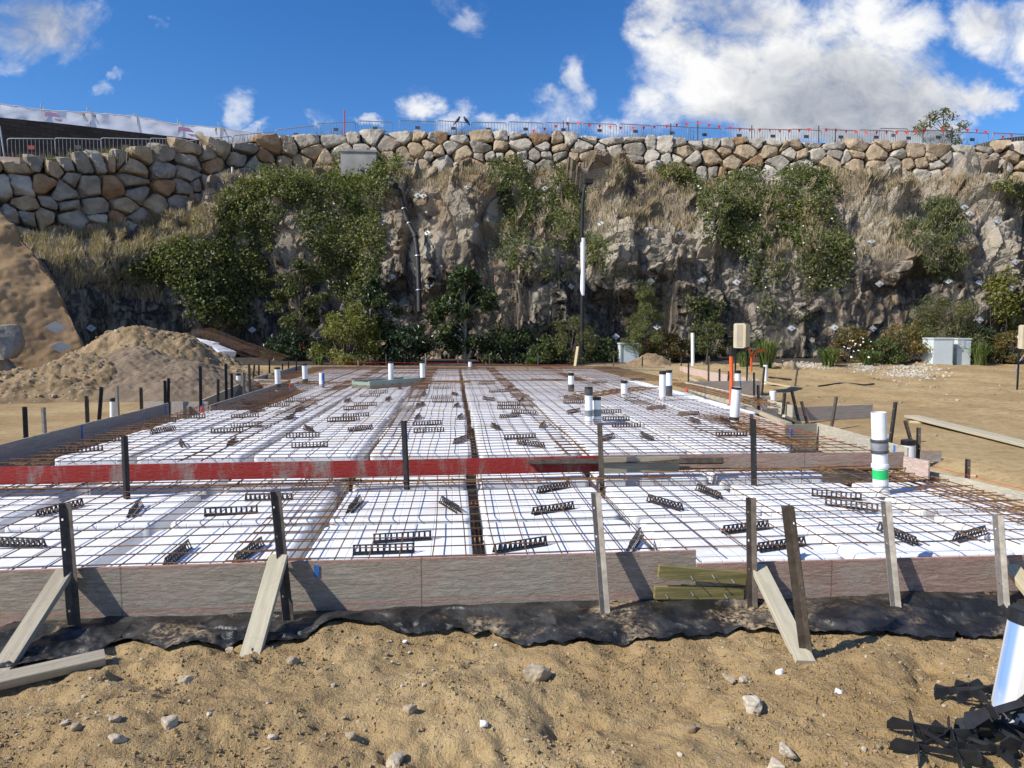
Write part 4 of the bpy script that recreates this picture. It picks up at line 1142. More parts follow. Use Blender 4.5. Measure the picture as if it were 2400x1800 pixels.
# ------------------------------------------------------------------ steel pickets
def picket_mesh(H, w=.030):
    m = MB(); t = .0035
    def fin(dx, dy, holes):
        nx = np.array((dx, dy, 0.0)); pr = np.array((-dy, dx, 0.0)) * t / 2
        if not holes:
            m.box(nx * w / 2 + (0, 0, H / 2), nx * w / 2, pr, (0, 0, H / 2)); return
        a, b = w * .40, w * .72
        m.box(nx * a / 2 + (0, 0, H / 2), nx * a / 2, pr, (0, 0, H / 2))
        m.box(nx * (b + w) / 2 + (0, 0, H / 2), nx * (w - b) / 2, pr, (0, 0, H / 2))
        z = 0.0; hs_ = [H - .09 - .17 * k for k in range(int((H - .1) / .17) + 1)][::-1]
        for hz in hs_ + [H + .006]:
            e = min(hz - .006, H)
            if e > z: m.box(nx * (a + b) / 2 + (0, 0, (z + e) / 2), nx * (b - a) / 2, pr, (0, 0, (e - z) / 2))
            z = hz + .006
    fin(1, 0, True); fin(-.55, .83, False); fin(-.55, -.83, False)
    return m
def picket(bot, top, mat, label, rz=0.0, w=.030, group='steel pickets holding the form boards'):
    bot, top = np.array(bot, float), np.array(top, float); d = top - bot; H = np.linalg.norm(d)
    o = picket_mesh(H, w).build('steel_picket', mat, origin=(0, 0, 0))
    q = Vector(d).to_track_quat('Z', 'Y').to_matrix() @ Matrix.Rotation(rz, 3, 'Z')
    mw = q.to_4x4(); mw.translation = Vector(bot); o.matrix_world = mw
    return tag(o, label, 'steel picket', group)
D = 1.085
def front_pk(t, b, mat, label, lean=0.0, zb=-.03, rz=.4, w=.030, touch=True):
    B = on_z(b[0] * D, b[1] * D, zb + .02); Tp = on_y(t[0] * D, t[1] * D, B[1])
    if touch:
        B[1] = min(B[1], YF - .035)
        for _ in range(4): Tp = on_y(t[0] * D, t[1] * D, B[1] + (YF - .030 - B[1]) / (.30 - B[2]) * (Tp[2] - B[2]) * .55)
    B = B - (0, 0, .05)
    picket(B, Tp, mat, label, rz, w)
front_pk((140, 1088), (163, 1380), 'picket_brown', 'dark rusty picket on the front board behind the leftmost brace plank', .06, w=.036)
front_pk((594, 1062), (625, 1360), 'picket_brown', 'rusty picket behind the pale brace plank on the grey front board', .10, w=.034)
front_pk((1286, 1065), (1310, 1348), 'picket_grey', 'whitish stained picket standing alone on the grey front board', .05, w=.034)
front_pk((1622, 1075), (1626, 1330), 'picket_brown', 'brown picket beside the two yellow timber blocks', .0, w=.034)
front_pk((1703, 1092), (1748, 1425), 'picket_brown', 'leaning brown picket at the foot of the plank on bare dirt', .12, w=.036, touch=False)
front_pk((1912, 1083), (1938, 1328), 'picket_grey', 'pale grey picket midway along the reddish front board', .04, w=.034)
front_pk((2155, 1113), (2172, 1330), 'picket_grey', 'pale grey picket near the right end of the reddish board', .03, w=.034)
def red_pk(t, b, mat, label, rz=.3):
    yb_ = float(on_z(b[0] * D, b[1] * D, POD_F)[1]); B = on_y(b[0] * D, b[1] * D, yb_); Tp = on_y(t[0] * D, t[1] * D, yb_); d = (B - Tp); d /= np.linalg.norm(d)
    picket(B + d * .22, Tp, mat, label, rz, .032)
red_pk((268, 942), (274, 1078), 'picket_black', 'black picket against the left part of the red board')
red_pk((873, 910), (880, 1058), 'picket_black', 'black picket against the middle of the red board')
red_pk((1297, 915), (1302, 1045), 'picket_brown', 'brown picket where the red paint on the board ends')
red_pk((1628, 905), (1630, 1050), 'picket_black', 'black picket against the pinkish board right of the red one')
# left edge: pickets stand just outside the boards
LEFT = [(160, 700, 150, 'picket_black'), (280, 705, 276, 'picket_grey'), (560, 630, 556, 'picket_brown'), (658, 572, 610, 'picket_black'), (757, 568, 757, 'picket_grey'), (912, 575, 910, 'picket_brown'), (1068, 530, 1065, 'picket_black'), (1092, 515, 1078, 'picket_black'),
        (1297, 435, 1292, 'picket_black'), (1412, 520, 1405, 'picket_brown'), (1462, 420, 1462, 'picket_black'), (1500, 485, 1497, 'picket_black'), (1580, 475, 1578, 'picket_grey'), (1615, 425, 1622, 'picket_black'), (1648, 425, 1632, 'picket_brown'), (1677, 430, 1675, 'picket_brown'), (1745, 395, 1745, 'picket_black'), (1830, 420, 1828, 'picket_brown'), (1870, 405, 1868, 'picket_brown'), (1920, 385, 1920, 'picket_brown')]
XL2 = float(on_z(585, 920, .47)[0]); XL3 = float(on_z(650, 870, .47)[0])
for i, (xt, yt, xb, mt) in enumerate(LEFT):
    px, py = T(4, xt, yt); bx, _ = T(4, xb, 0)
    X = XL - .06 if bx < 396 else (XL2 - .06 if bx < 590 else XL3 - .06)
    Tp = on_x(px, py, X)
    B = np.array((rdir(bx, 900)[0] / rdir(bx, 900)[1] * Tp[1], Tp[1], .02))
    c_ = {'picket_black': 'black', 'picket_grey': 'pale grey', 'picket_brown': 'rusty brown'}[mt]
    lean = ' leaning' if abs(xt - xb) > 20 else ' upright'
    picket(B, Tp, mt, f'{c_}{lean} picket outside the left edge, {ORD[i + 1]} from the near end', .5)
# right edge and yard
RIGHT = [(38, 408, 38, 545), (168, 372, 168, 575), (239, 455, 239, 590), (300, 470, 290, 600), (462, 478, 464, 630), (488, 560, 495, 755), (530, 440, 512, 625), (662, 610, 643, 815), (680, 668, 715, 780), (705, 593, 760, 798), (768, 665, 815, 805), (997, 635, 962, 830), (1382, 670, 1343, 945), (1440, 790, 1490, 925), (1527, 835, 1524, 1035), (1845, 1040, 1843, 1170), (745, 450, 725, 577), (163, 338, 145, 478)]
lab_r = ['black picket outside the far pale board, farthest right edge picket', 'brown picket in the farthest bay left of the meter box', 'black picket by the dark cross board left of the orange conduit', 'short leaning picket just left of the orange conduit',
         'black picket right of the orange conduit beside the white capped pipe', 'black upright picket in front of the far jog board', 'leaning black picket beside the small white pipe in the dirt', 'black leaning picket before the grey loose board, left end',
         'thin rusty picket leaning against the grey loose board', 'black perforated picket slanting across the grey loose board', 'brown picket slanting left across the grey loose board middle', 'brown leaning picket before the right half of the grey loose board',
         'black leaning picket just behind the tall taped pipe', 'rusty picket leaning over the capped white pipe', 'brown square cut picket beside the capped white pipe', 'short brown picket alone in the dirt past the front corner',
         'thin brown picket leaning in the yard by the low plank', 'thin grey picket leaning at the far right corner of the slab']
for i, (xt, yt, xb, yb_) in enumerate(RIGHT):
    bp = T(6, xb, yb_); tp = T(6, xt, yt)
    B = on_z(*bp, .13); Tp = on_y(*tp, B[1]); 
    mt = ['picket_black', 'picket_brown', 'picket_black', 'picket_black', 'picket_black', 'picket_black', 'picket_black', 'picket_black', 'picket_brown', 'picket_black', 'picket_brown', 'picket_brown', 'picket_black', 'picket_brown', 'picket_brown', 'picket_brown', 'picket_brown', 'picket_brown'][i]
    picket(B - (0, 0, .08), Tp, mt, lab_r[i], .8)
FARP = [(108, 398), (290, 360), (410, 360), (545, 355), (755, 362), (960, 360), (1275, 370), (1765, 360), (1950, 375), (2130, 385), (2205, 375)]
for i, (xt, yt) in enumerate(FARP):
    px, py = T(5, xt, yt); y_ = 27.3 - .3 * (px - 700) / 900
    Tp = on_y(px, py, y_); B = np.array((Tp[0] + rp.uniform(-.03, .03), y_, .15))
    picket(B, Tp, 'picket_brown' if i % 3 else 'picket_grey', f'small grey brown picket behind the far edge, {ORD[i + 1]} from the left', .4)

# ------------------------------------------------------------------ pipes
def pipe(bot, r, H, label, mat='white_pvc', cap=None, bands=(), lean=(0, 0), name='pvc_pipe', frac=False):
    """bands: (z0, z1, material, part name, extra radius)"""
    bot = np.array(bot, float); ax = np.array((lean[0], lean[1], 1.0))
    t = thing(name, bot, label, 'pipe', 'upright drain pipes')
    m = MB(); m.lathe(bot, [(r * .9, H), (r, H), (r, 0), (0, 0)][::-1], 24, ax); m.lathe(bot, [(r * .9, H), (r * .9, max(0, H - .25)), (0, max(0, H - .25))][::-1], 24, ax)
    m.build('pipe_wall', mat, t)
    if cap:
        MB().lathe(bot, [(r * 1.0, H - cap), (r * 1.06, H - cap), (r * 1.06, H + .006), (r * .98, H + .012), (0, H + .012)], 24, ax).build('end_cap', 'black_cap', t)
    for (z0, z1, mt, nm, ex) in bands:
        if frac: z0, z1 = z0 * H, z1 * H
        MB().lathe(bot, [(r, z0), (r * (1 + ex), z0 + .001), (r * (1 + ex * 1.3), (z0 + z1) / 2), (r * (1 + ex), z1 - .001), (r, z1)], 24, ax).build(nm, mt, t)
    return t
def px_pipe(tl, xt, yt, xb, yb_, wpx, z, label, **kw):
    bp = T(tl, xb, yb_); tp = T(tl, xt, yt); B = on_z(*bp, z); dep = B @ FWD
    r = wpx / 2.765 * dep / FPX / 2; Tp = on_y(*tp, B[1]); H = Tp[2] - B[2]
    kw.setdefault('lean', ((Tp[0] - B[0]) / H, 0))
    return pipe(B, r, H, label, **kw)
dk = lambda a, b: [(a, b, 'dark_tape', 'tape_band', .06)]
px_pipe(4, 1545, 488, 1548, 610, 30, .15, 'white pipe with black cap outside the left edge, farther of two', cap=.04)
px_pipe(4, 1797, 448, 1803, 598, 36, POD_M, 'white pipe with dark collar at the corner of the left jog', bands=dk(.02, .16), cap=.03)
px_pipe(4, 1973, 425, 1980, 550, 34, POD_M, 'white pipe with dark foot just inside the far left edge', bands=dk(.02, .12), cap=.03)
px_pipe(4, 2085, 480, 2086, 575, 34, POD_M, 'short white pipe smeared with blue paint', mat='blue_capped_pvc', bands=[(.62, .72, 'blue_paint', 'blue_top', .05)] if False else ())
px_pipe(4, 730, 648, 730, 770, 33, .15, 'white pipe with black cap outside the left edge, nearer of two', cap=.05)
px_pipe(5, 320, 408, 323, 562, 34, POD_M, 'tall white pipe standing before the green grey trough', bands=dk(.0, .09), cap=.04)
px_pipe(5, 524, 408, 528, 540, 32, POD_M, 'white pipe with dark foot on the far row of pods', bands=dk(.0, .12), cap=.04)
px_pipe(5, 833, 410, 835, 455, 22, POD_M, 'small white pipe at the far edge in line with the trench')
px_pipe(5, 1489, 484, 1490, 602, 38, POD_M, 'white pipe with black cap and dark foot among far right pods', bands=dk(.0, .16), cap=.05)
px_pipe(5, 1833, 535, 1833, 640, 42, POD_M, 'short white pipe with thin black cap among the right pods', cap=.04)
px_pipe(5, 2083, 473, 2080, 662, 42, POD_M, 'tall white pipe of the far right pair, nearer one', cap=.05)
px_pipe(5, 2123, 467, 2124, 632, 40, POD_M, 'tall white pipe of the far right pair, farther one with dark foot', bands=dk(.0, .22), cap=.04)
px_pipe(5, 1603, 578, 1603, 818, 50, POD_M, 'taller white pipe of the taped pair, wrapped black at its top', frac=True, bands=[(.80, .98, 'dark_tape', 'tape_wrap', .08), (.24, .40, 'grey_tape', 'silver_tape', .06)], cap=.03)
px_pipe(5, 1655, 643, 1656, 810, 54, POD_M, 'shorter white pipe of the taped pair, silver tape round it', mat='stained_pvc', frac=True, bands=[(.30, .56, 'grey_tape', 'silver_tape', .07), (.0, .28, 'stained_pvc', 'pipe_socket', .1)], cap=.03)
px_pipe(6, 64, 222, 66, 450, 22, .3, 'tall thin white post at the foot of the rock cut', mat='white_pvc')
px_pipe(6, 357, 468, 357, 600, 40, .2, 'white pipe with black cap behind the orange conduit', cap=.06)
px_pipe(6, 350, 572, 333, 795, 60, POD_M, 'leaning white pipe with black collars at the right edge beam', frac=True, bands=[(.03, .13, 'black_cap', 'foot_collar', .05), (.93, 1.0, 'black_cap', 'top_collar', .07)])
px_pipe(6, 537, 430, 535, 555, 28, .18, 'slim white pipe standing in the yard dirt by the leaning picket')
px_pipe(6, 585, 598, 585, 668, 42, .15, 'pale grey pipe stub outside the far jog board', mat='white_pvc')
px_pipe(6, 1462, 922, 1462, 1050, 84, .10, 'wide white pipe with black cap outside the pink corner board', cap=.045)
px_pipe(6, 1690, 370, 1690, 428, 22, .34, 'short white tube standing before the pale green cabinet')
px_pipe(6, 2044, 265, 2042, 420, 20, .34, 'thin white post right of the pale green cabinets')
bt = px_pipe(6, 1271, 735, 1284, 1265, 94, POD_F, 'tall white pipe with silver and bright green tape beside the pink corner', mat='stained_pvc',
        frac=True, bands=[(.505, .54, 'dark_tape', 'lower_tape', .14), (.54, .635, 'grey_tape', 'silver_tape', .11), (.635, .675, 'dark_tape', 'upper_tape', .14), (.19, .305, 'green_tape', 'green_tape', .03), (.325, .375, 'white_paper', 'torn_wrap', .12), (-.02, .05, 'stained_pvc', 'pipe_socket', .14)])
# big pipe close to us
P0 = on_z(2372, 1712, .0) - (.016, 0, .08)
fp = pipe(P0, .088, .58, 'wide white pipe with black cap and blue smear, behind the plastic spacers', mat='blue_smeared_pvc', cap=.045, lean=(.20, .05))
m = MB()
for k in range(14):
    m.cube(-.0012, .0012, .0, .0006, .19 + k * .0105, .19 + k * .0105 + (.007 if k % 5 else .003))
for k in range(5):
    m.cube(-.003, .003, 0, .0006, .14 + k * .010, .1435 + k * .010)
mk = m.build('printed_marking', 'label_grey', origin=(0, 0, 0)); mk.parent = fp
_ax = Vector((.20, .05, 1)).normalized(); _q = _ax.to_track_quat('Z', 'Y').to_matrix().to_4x4()
mk.matrix_local = Matrix.Translation(Vector((.005, -.0892, 0))) @ Matrix.Rotation(math.atan(.20), 4, 'Y')
# ------------------------------------------------------------------ spoil heaps
def heap(name, peaks, rad, mat, label, seed, cat='heap', rough=.10, base=.05):
    """peaks: (x, y, height above ground, radius x, radius y)"""
    x0 = min(p[0] - p[3] * 1.25 for p in peaks); x1 = max(p[0] + p[3] * 1.25 for p in peaks)
    y0 = min(p[1] - p[4] * 1.25 for p in peaks); y1 = max(p[1] + p[4] * 1.25 for p in peaks)
    n = 240
    X, Y = np.meshgrid(np.linspace(x0, x1, n), np.linspace(y0, y1, n), indexing='ij')
    wx = .35 * fbm(p2(X * .7, Y * .7), 3, seed); wy = .35 * fbm(p2(X * .7, Y * .7), 3, seed + 3)
    Z = np.full_like(X, -9.)
    for (px, py, h, rx, ry) in peaks:
        d = np.hypot((X + wx - px) / rx, (Y + wy - py) / ry)
        cone = h * (1.0 - np.clip(d, 0, 2) ** 1.15) - .10 * h * np.exp(-(d / .16) ** 2)
        Z = np.maximum(Z, cone) + .10 * h * np.exp(-np.abs(Z - cone) / (.12 * h)) * (d < 1.1)
    dist = np.clip(Z / .3, 0, 1)
    Z = Z + rough * dist * (fbm(p2(X * 1.6, Y * 1.6), 4, seed + 9) + .9 * np.abs(fbm(p2(X * 5, Y * 5), 3, seed + 11)) - .2) + .05 * dist * fbm(p2(X * 9, Y * 9), 3, seed + 13)
    Z = np.clip(Z, -.25, None) + ground_z(X, Y) - .02
    return tag(MB().grid(np.stack([X, Y, Z], -1), flip=True).build(name, mat), label, cat)
c1 = at_d(195, 850, 17.6); c1b = at_d(90, 850, 17.2); c2 = at_d(305, 850, 20.5); c3 = at_d(420, 850, 21.0); c3b = at_d(370, 850, 20.8)
heap('dirt_heap', [(c1[0], c1[1], 1.25, 2.2, 1.9), (c1b[0], c1b[1], .72, 2.6, 2.0), (c1[0] - 2.6, c1[1], .45, 2.6, 1.8)], 0, 'heap_tan', 'stony tan dirt heap outside the left edge of the slab, lower of the two', 301, 'dirt heap', .14)
heap('dirt_heap', [(c2[0], c2[1], 2.0, 2.6, 2.2), (c3b[0], c3b[1], 1.5, 2.0, 2.0), (c3[0], c3[1], 1.72, 2.4, 2.2), (c3[0] + 1.5, c3[1] - .2, .65, 2.2, 1.8)], 0, 'heap_tan', 'tallest tan dirt heap with two tops, at the back left', 333, 'dirt heap', .12)
cs = at_d(322, 850, 18.6); cs2 = at_d(425, 850, 18.2)
heap('sand_heap', [(cs[0], cs[1], 1.42, 2.4, 2.5), (cs2[0], cs2[1], 1.0, 2.6, 2.2)], 0, 'heap_grey', 'smooth grey brown sand heap in front of the tall tan heap', 366, 'sand heap', .04)
cc = at_d(1512, 850, 29.0)
heap('sand_heap', [(cc[0], cc[1], .52, 1.0, .9), (cc[0] - 1.9, cc[1], .16, 1.6, .8), (cc[0] - 4.2, cc[1] + .1, .12, 2.4, .6)], 0, 'heap_tan', 'small pale sand heap before the grey cabinet by the lamp post', 377, 'sand heap', .03)

# ------------------------------------------------------------------ loose stones, pebbles, gravel
def pebble_field(name, n, pts, smin, smax, mat, tint=None, seed=0, origin=None, zoff=.15, sub=1):
    m = MB(); rg = np.random.default_rng(seed)
    bank = [free_rock(1.0, seed + k, 10, sub, .75) for k in range(10)]
    VV, FF, TT = [], [], []; off = 0
    for i, (x, y, z) in enumerate(pts):
        V, F = bank[i % 10]; a = rg.uniform(0, 6.28); s = smin * (smax / smin) ** (rg.random() ** 2.2)
        c, s_ = math.cos(a), math.sin(a)
        P = np.stack([V[:, 0] * c - V[:, 1] * s_, V[:, 0] * s_ + V[:, 1] * c, V[:, 2]], -1) * s
        VV.append(P + (x, y, z + s * zoff)); FF.append(F + off); off += len(V); TT.append(np.full(len(V), rg.random() ** 1.6 if tint is None else tint))
    m.add(np.concatenate(VV), np.concatenate(FF), tint=np.concatenate(TT))
    return m.build(name, mat, origin=(0, 0, 0) if origin is None else origin)
rg = np.random.default_rng(77)
X = rg.uniform(-3.6, 4.2, 6500); Y = 1.9 + (YF - 2.15) * rg.random(6500) ** 1.25
keep = Y < np.interp(X, E[:, 0], E[:, 1]) - .03
dens_ = fbm(p2(X * 1.6, Y * 1.6), 3, 88); keep &= (dens_ + rg.normal(size=len(X)) * .35 > .0)
X, Y = X[keep], Y[keep]
tag(pebble_field('gravel', len(X), np.stack([X, Y, ground_z(X, Y)], -1),   .004, .024, 'pebble', seed=5), kind='stuff')
# finer crumbs of soil
X = rg.uniform(-3.4, 4.0, 45000); Y = 1.9 + (YF - 2.15) * rg.random(45000) ** 1.15
keep = (Y < np.interp(X, E[:, 0], E[:, 1]) - .02) & (fbm(p2(X * 2.2, Y * 2.2), 3, 89) + rg.normal(size=len(X)) * .3 > .05); X, Y = X[keep], Y[keep]
def crumbs(X, Y, s0, s1, name, mat, seed):
    rg = np.random.default_rng(seed); n = len(X)
    base = np.array([(1, 0, 0), (-1, 0, 0), (0, 1, 0), (0, -1, 0), (0, 0, 1), (0, 0, -1)], float)
    F0 = np.array([(0, 2, 4), (2, 1, 4), (1, 3, 4), (3, 0, 4), (2, 0, 5), (1, 2, 5), (3, 1, 5), (0, 3, 5)])
    s = s0 * (s1 / s0) ** (rg.random(n) ** 1.5)
    V = base[None] * s[:, None, None] * rg.uniform(.55, 1.25, (n, 6, 1)) + rg.normal(size=(n, 6, 3)) * s[:, None, None] * .2
    V += np.stack([X, Y, ground_z(X, Y) + s * .3], -1)[:, None]
    F = F0[None] + (np.arange(n) * 6)[:, None, None]
    return MB().add(V.reshape(-1, 3), F.reshape(-1, 3), tint=np.repeat(rg.random(n) * .35, 6)).build(name, mat, origin=(0, 0, 0))
tag(crumbs(X, Y, .0025, .011, 'soil_crumbs', 'dirt', 6), kind='stuff')
# stones in the yard and on the heaps
X = rg.uniform(5.5, 22, 1500); Y = rg.uniform(7, 30, 1500); k_ = (X > 6.4) | (Y < 17); k_ &= (fbm(p2(X * .7, Y * .7), 3, 90) + rg.normal(size=len(X)) * .3 > .1); X, Y = X[k_], Y[k_]
tag(pebble_field('yard_stones', len(X), np.stack([X, Y, ground_z(X, Y)], -1), .015, .10, 'pebble', seed=9), kind='stuff')
def on_top(obj, n, seed, zmin=.1):
    co_ = np.empty(len(obj.data.vertices) * 3, np.float32); obj.data.vertices.foreach_get('co', co_); P = co_.reshape(-1, 3) + np.array(obj['_o'])
    P = P[P[:, 2] > zmin]; return P[np.random.default_rng(seed).choice(len(P), n)]
HP = [o for o in bpy.data.objects if o.name.startswith('dirt_heap')]
pts = np.concatenate([on_top(HP[0], 700, 1, .25), on_top(HP[1], 420, 2, .35)])
tag(pebble_field('heap_stones', len(pts), pts, .02, .12, 'pebble', seed=13), kind='stuff')
# white gravel strip at the foot of the planting bed
gp = []
for (tx, ty, rx, ry, n) in ((780, 430, 130, 14, 500), (1180, 440, 90, 20, 420), (1480, 462, 160, 30, 1100), (920, 440, 60, 10, 150)):
    for _ in range(n):
        q = T(6, tx + rg.normal() * rx * .55, ty + rg.normal() * ry * .5); P = on_z(q[0], q[1], .34); gp.append((P[0], P[1], gz(P[0], P[1])))
tag(pebble_field('white_gravel', len(gp), np.array(gp), .03, .11, 'pebble_white', seed=15, zoff=.2), kind='stuff')
ROCKS = [(8, 1255, 1000, 165, 'pale pointed stone alone on the dirt below the plastic sheet', .45), (9, 455, 1205, 165, 'whitish rough rock lying on the dirt at the lower right', .95), (9, 45, 1345, 85, 'dark brown stone on the dirt below the brace foot', .05), (9, 395, 1040, 60, 'small grey stone up from the whitish rock', .7),
         (9, 665, 1495, 105, 'flat whitish stone low in the foreground', .8), (8, 435, 1290, 85, 'tan stone left of the foam scrap in the foreground', .35), (8, 340, 1550, 110, 'flat pale stone half buried at the bottom of the picture', .6), (8, 1430, 960, 1, '', .3), (7, 1110, 1440, 110, 'pale elongated stone in the left foreground', .7), (7, 760, 1630, 95, 'pale round stone at the bottom left', .65),
         (7, 420, 1510, 55, 'small grey stone beside the brown one at lower left', .75), (7, 500, 1525, 85, 'brownish stone in the lower left foreground', .3), (7, 740, 1480, 70, 'angular tan stone in the left foreground', .5), (7, 1760, 1465, 50, 'small white pebble pair member nearest the middle', .9), (7, 1200, 1080, 85, 'grey flat stone on the dirt under the left plank', .6), (7, 1890, 925, 80, 'tan stone by the foot of the pale brace plank', .4), (7, 1490, 850, 75, 'flat pale stone lying on the black plastic', .6), (8, 70, 1450, 60, 'tan stone at the left of the middle foreground', .35), (9, 605, 1640, 120, 'large pale stone cut by the bottom edge of the picture', .75), (9, 305, 1030, 65, 'tan stone beside the small grey stone', .45)]
for i, (tl, x, y, w_, lab, tn) in enumerate(ROCKS):
    if w_ < 5: continue
    p = on_z(*T(tl, x, y + w_ * .25), .03); s = .82 * w_ / 2.765 / FPX * (p @ FWD)
    V, F = free_rock(s * 1.0, 500 + i, 14, 3, .75); V = V * (1 + .16 * fbm(V / s * 3.2 + i, 3, i))[:, None]
    tag(MB().add(V + (p[0], p[1], gz(p[0], p[1]) + s * .22), F, tint=tn).build('stone', 'pebble'), lab, 'stone')
for i, (tl, x, y, w_, lab) in enumerate([(8, 925, 1395, 50, 'white foam crumb in the middle foreground'), (8, 1002, 826, 22, 'tiny white foam crumb at the edge of the black plastic'), (8, 410, 798, 26, 'tiny white foam crumb by the sheet edge, farther left'), (9, 630, 1035, 45, 'white foam sliver on the dirt by the brace foot'), (9, 1010, 1170, 40, 'white foam sliver left of the black spacers')]):
    p = on_z(*T(tl, x, y), .03); s = w_ / 2.765 / FPX * (p @ FWD); V, F = free_rock(s, 700 + i, 14, 2, .8)
    tag(MB().add(V + (p[0], p[1], gz(p[0], p[1]) + s * .3), F).build('foam_crumb', 'foam_crumb'), lab, 'foam scrap')
# two big rocks at the foot of the sprayed concrete slope
for (px, py, r_, lab) in ((-4, 800, .50, 'big rounded boulder below the sprayed concrete, upper of two'), (-2, 868, .42, 'big rounded boulder below the sprayed concrete, lower of two')):
    p = at_d(px, py, 22.5); V, F = free_rock(r_ * 2.3, 930 + int(px * 3), 26, 3, .95)
    tag(MB().add(V + p, F, tint=.2, smooth=False).build('boulder', 'boulder'), lab, 'boulder')
V, F = free_rock(.5, 951, 14, 3, .8); p = on_z(*T(6, 690, 485), .15)
tag(MB().add(V + (p[0], p[1], gz(p[0], p[1]) + .1), F, tint=.3).build('stone', 'pebble'), 'big tan rock in the yard dirt before the white gravel', 'stone')
V, F = free_rock(1.2, 952, 14, 3, .6); p = on_z(*T(4, 1380, 520), .15)
tag(MB().add(V * (1.1, .8, .9) + (p[0], p[1], .2), F, tint=.2).build('boulder', 'boulder'), 'grey stone slab lying against the back of the grey sand heap', 'boulder')

# ------------------------------------------------------------------ planks, braces, timber blocks
def plank(A, B, w, t, mat, label, cat='timber', up=None, name='timber_plank', group=None):
    A, B = np.array(A, float), np.array(B, float); d = B - A; L = np.linalg.norm(d)
    up = np.array((0, 0, 1.0)) if up is None else np.array(up, float)
    e = d / L; s = np.cross(e, up); s /= np.linalg.norm(s); u = np.cross(s, e)
    b_ = .003; m = MB(); prof = [(-w / 2 + b_, -t / 2), (w / 2 - b_, -t / 2), (w / 2, -t / 2 + b_), (w / 2, t / 2 - b_), (w / 2 - b_, t / 2), (-w / 2 + b_, t / 2), (-w / 2, t / 2 - b_), (-w / 2, -t / 2 + b_)]
    V = [(x, y, z) for x in (0, L) for (y, z) in prof]
    m.add(V, [(i, (i + 1) % 8, 8 + (i + 1) % 8, 8 + i) for i in range(8)]); m.add(V[:8], [list(range(8))[::-1]]); m.add(V[8:], [list(range(8))])
    o = m.build(name, mat, origin=(0, 0, 0))
    o.matrix_world = Matrix([[e[i], -s[i], u[i], A[i]] for i in range(3)] + [[0, 0, 0, 1]])
    return tag(o, label, cat, group)
def brace(tl0, p0, tl1, p1, w, mat, label):
    Bp = on_z(*T(tl1, *p1), .02); Tp = on_y(*T(tl0, *p0), YF - .06)
    d = Tp - Bp; e = d / np.linalg.norm(d); n = np.cross(e, (1, 0, 0)); 
    if n[1] > 0: n = -n
    plank(Bp - e * .04, Tp, w, .035, mat, label, 'brace', up=n, name='brace_plank', group='timber braces propping the front board')
brace(7, (428, 378), 7, (25, 1005), .098, 'timber_grey', 'grey weathered brace plank at the far left of the front board')
brace(7, (1808, 285), 7, (1632, 905), .105, 'timber_plank', 'pale clean brace plank leaning steeply on the grey board')
brace(9, (488, 352), 9, (780, 945), .100, 'timber_plank', 'pale brace plank slanting down to the leaning picket')
brace(9, (2125, 350), 9, (2420, 720), .100, 'timber_pale', 'yellowish brace plank running out at the right end')
p0, p1 = on_z(*T(7, -120, 1150), .035), on_z(*T(7, 680, 965), .035)
plank(p0 + (0, 0, .02), p1 + (0, 0, .02), .085, .045, 'timber_grey', 'grey timber lying on the dirt at the lower left', up=(0, -.25, 1))
def nailed(tl0, p0, tl1, p1, h, label, nails, y):
    A, B = on_y(*T(tl0, *p0), y), on_y(*T(tl1, *p1), y); c = (A + B) / 2
    t = thing('timber_block', c, label, 'timber')
    e = (B - A) / np.linalg.norm(B - A); u = np.cross((0, -1, 0), e) * -1; u /= np.linalg.norm(u)
    if u[2] < 0: u = -u
    MB().box(c, e * np.linalg.norm(B - A) / 2, (0, .018, 0), u * h / 2).build('block', 'timber_green', t)
    for k, f in enumerate(nails):
        q = A + (B - A) * f + u * h * .12 * (1 if k % 2 else -1) + (0, -.018, 0)
        MB().tube([q, q + (.006, -.035, -.012)], .0028, 6).lathe(q + (.006, -.035, -.012), [(0, 0), (.0065, 0), (.0065, .002), (0, .002)], 10, (.15, -1, -.3)).build('nail', 'nail_steel', t)
nailed(8, (2055, 383), 9, (405, 428), .075, 'yellowish timber block with nails on the front board, upper of two', (.36, .60, .83), YF - .060)
nailed(8, (2028, 520), 9, (390, 520), .075, 'yellowish timber block with nails on the front board, lower of two', (.12, .40, .78), YF - .045)
# plank lying in the yard, other loose pieces
a, b = on_z(*T(6, 1480, 752), .22), on_z(*T(6, 2300, 948), .22)
for q_ in (a, b): q_[2] = .045 + max(gz(*(a + (b - a) * f)[:2]) for f in np.linspace(0, 1, 15))
plank(a, b, .23, .045, 'timber_plank', 'long pale plank lying flat on the yard dirt')
a, b = on_z(*T(6, 1470, 798), .14), on_z(*T(6, 1560, 803), .14)
plank(a, b, .10, .04, 'timber_pale', 'short timber offcut under the end of the yard plank')
b = on_z(*T(6, 725, 577), .16); a = on_y(*T(6, 530, 540), b[1] + .6)
plank(a, b, .07, .045, 'timber_pale', 'grey timber lying between two leaning pickets in the yard')
a, b = on_z(*T(6, 380, 690), .32), on_z(*T(6, 690, 812), .32)
plank(a, b, .09, .04, 'timber_grey', 'long weathered timber strip just outside the pink right board')
a, b = on_z(*T(6, 510, 745), .36), on_z(*T(6, 645, 805), .36)
plank(a, b, .07, .045, 'timber_pale', 'short pale timber prop by the leaning black picket')
a, b = on_z(*T(6, 655, 760), .30), on_z(*T(6, 760, 808), .16)
plank(a, b, .07, .045, 'timber_pale', 'short timber prop below the black perforated picket')
a, b = on_z(*T(6, 50, 515), .3), on_z(*T(6, 160, 570), .3)
plank(a, b, .07, .045, 'timber_pale', 'timber prop behind the far pale board')
a, b = on_z(*T(5, 1510, 440), .35), on_z(*T(5, 1528, 395), .75)
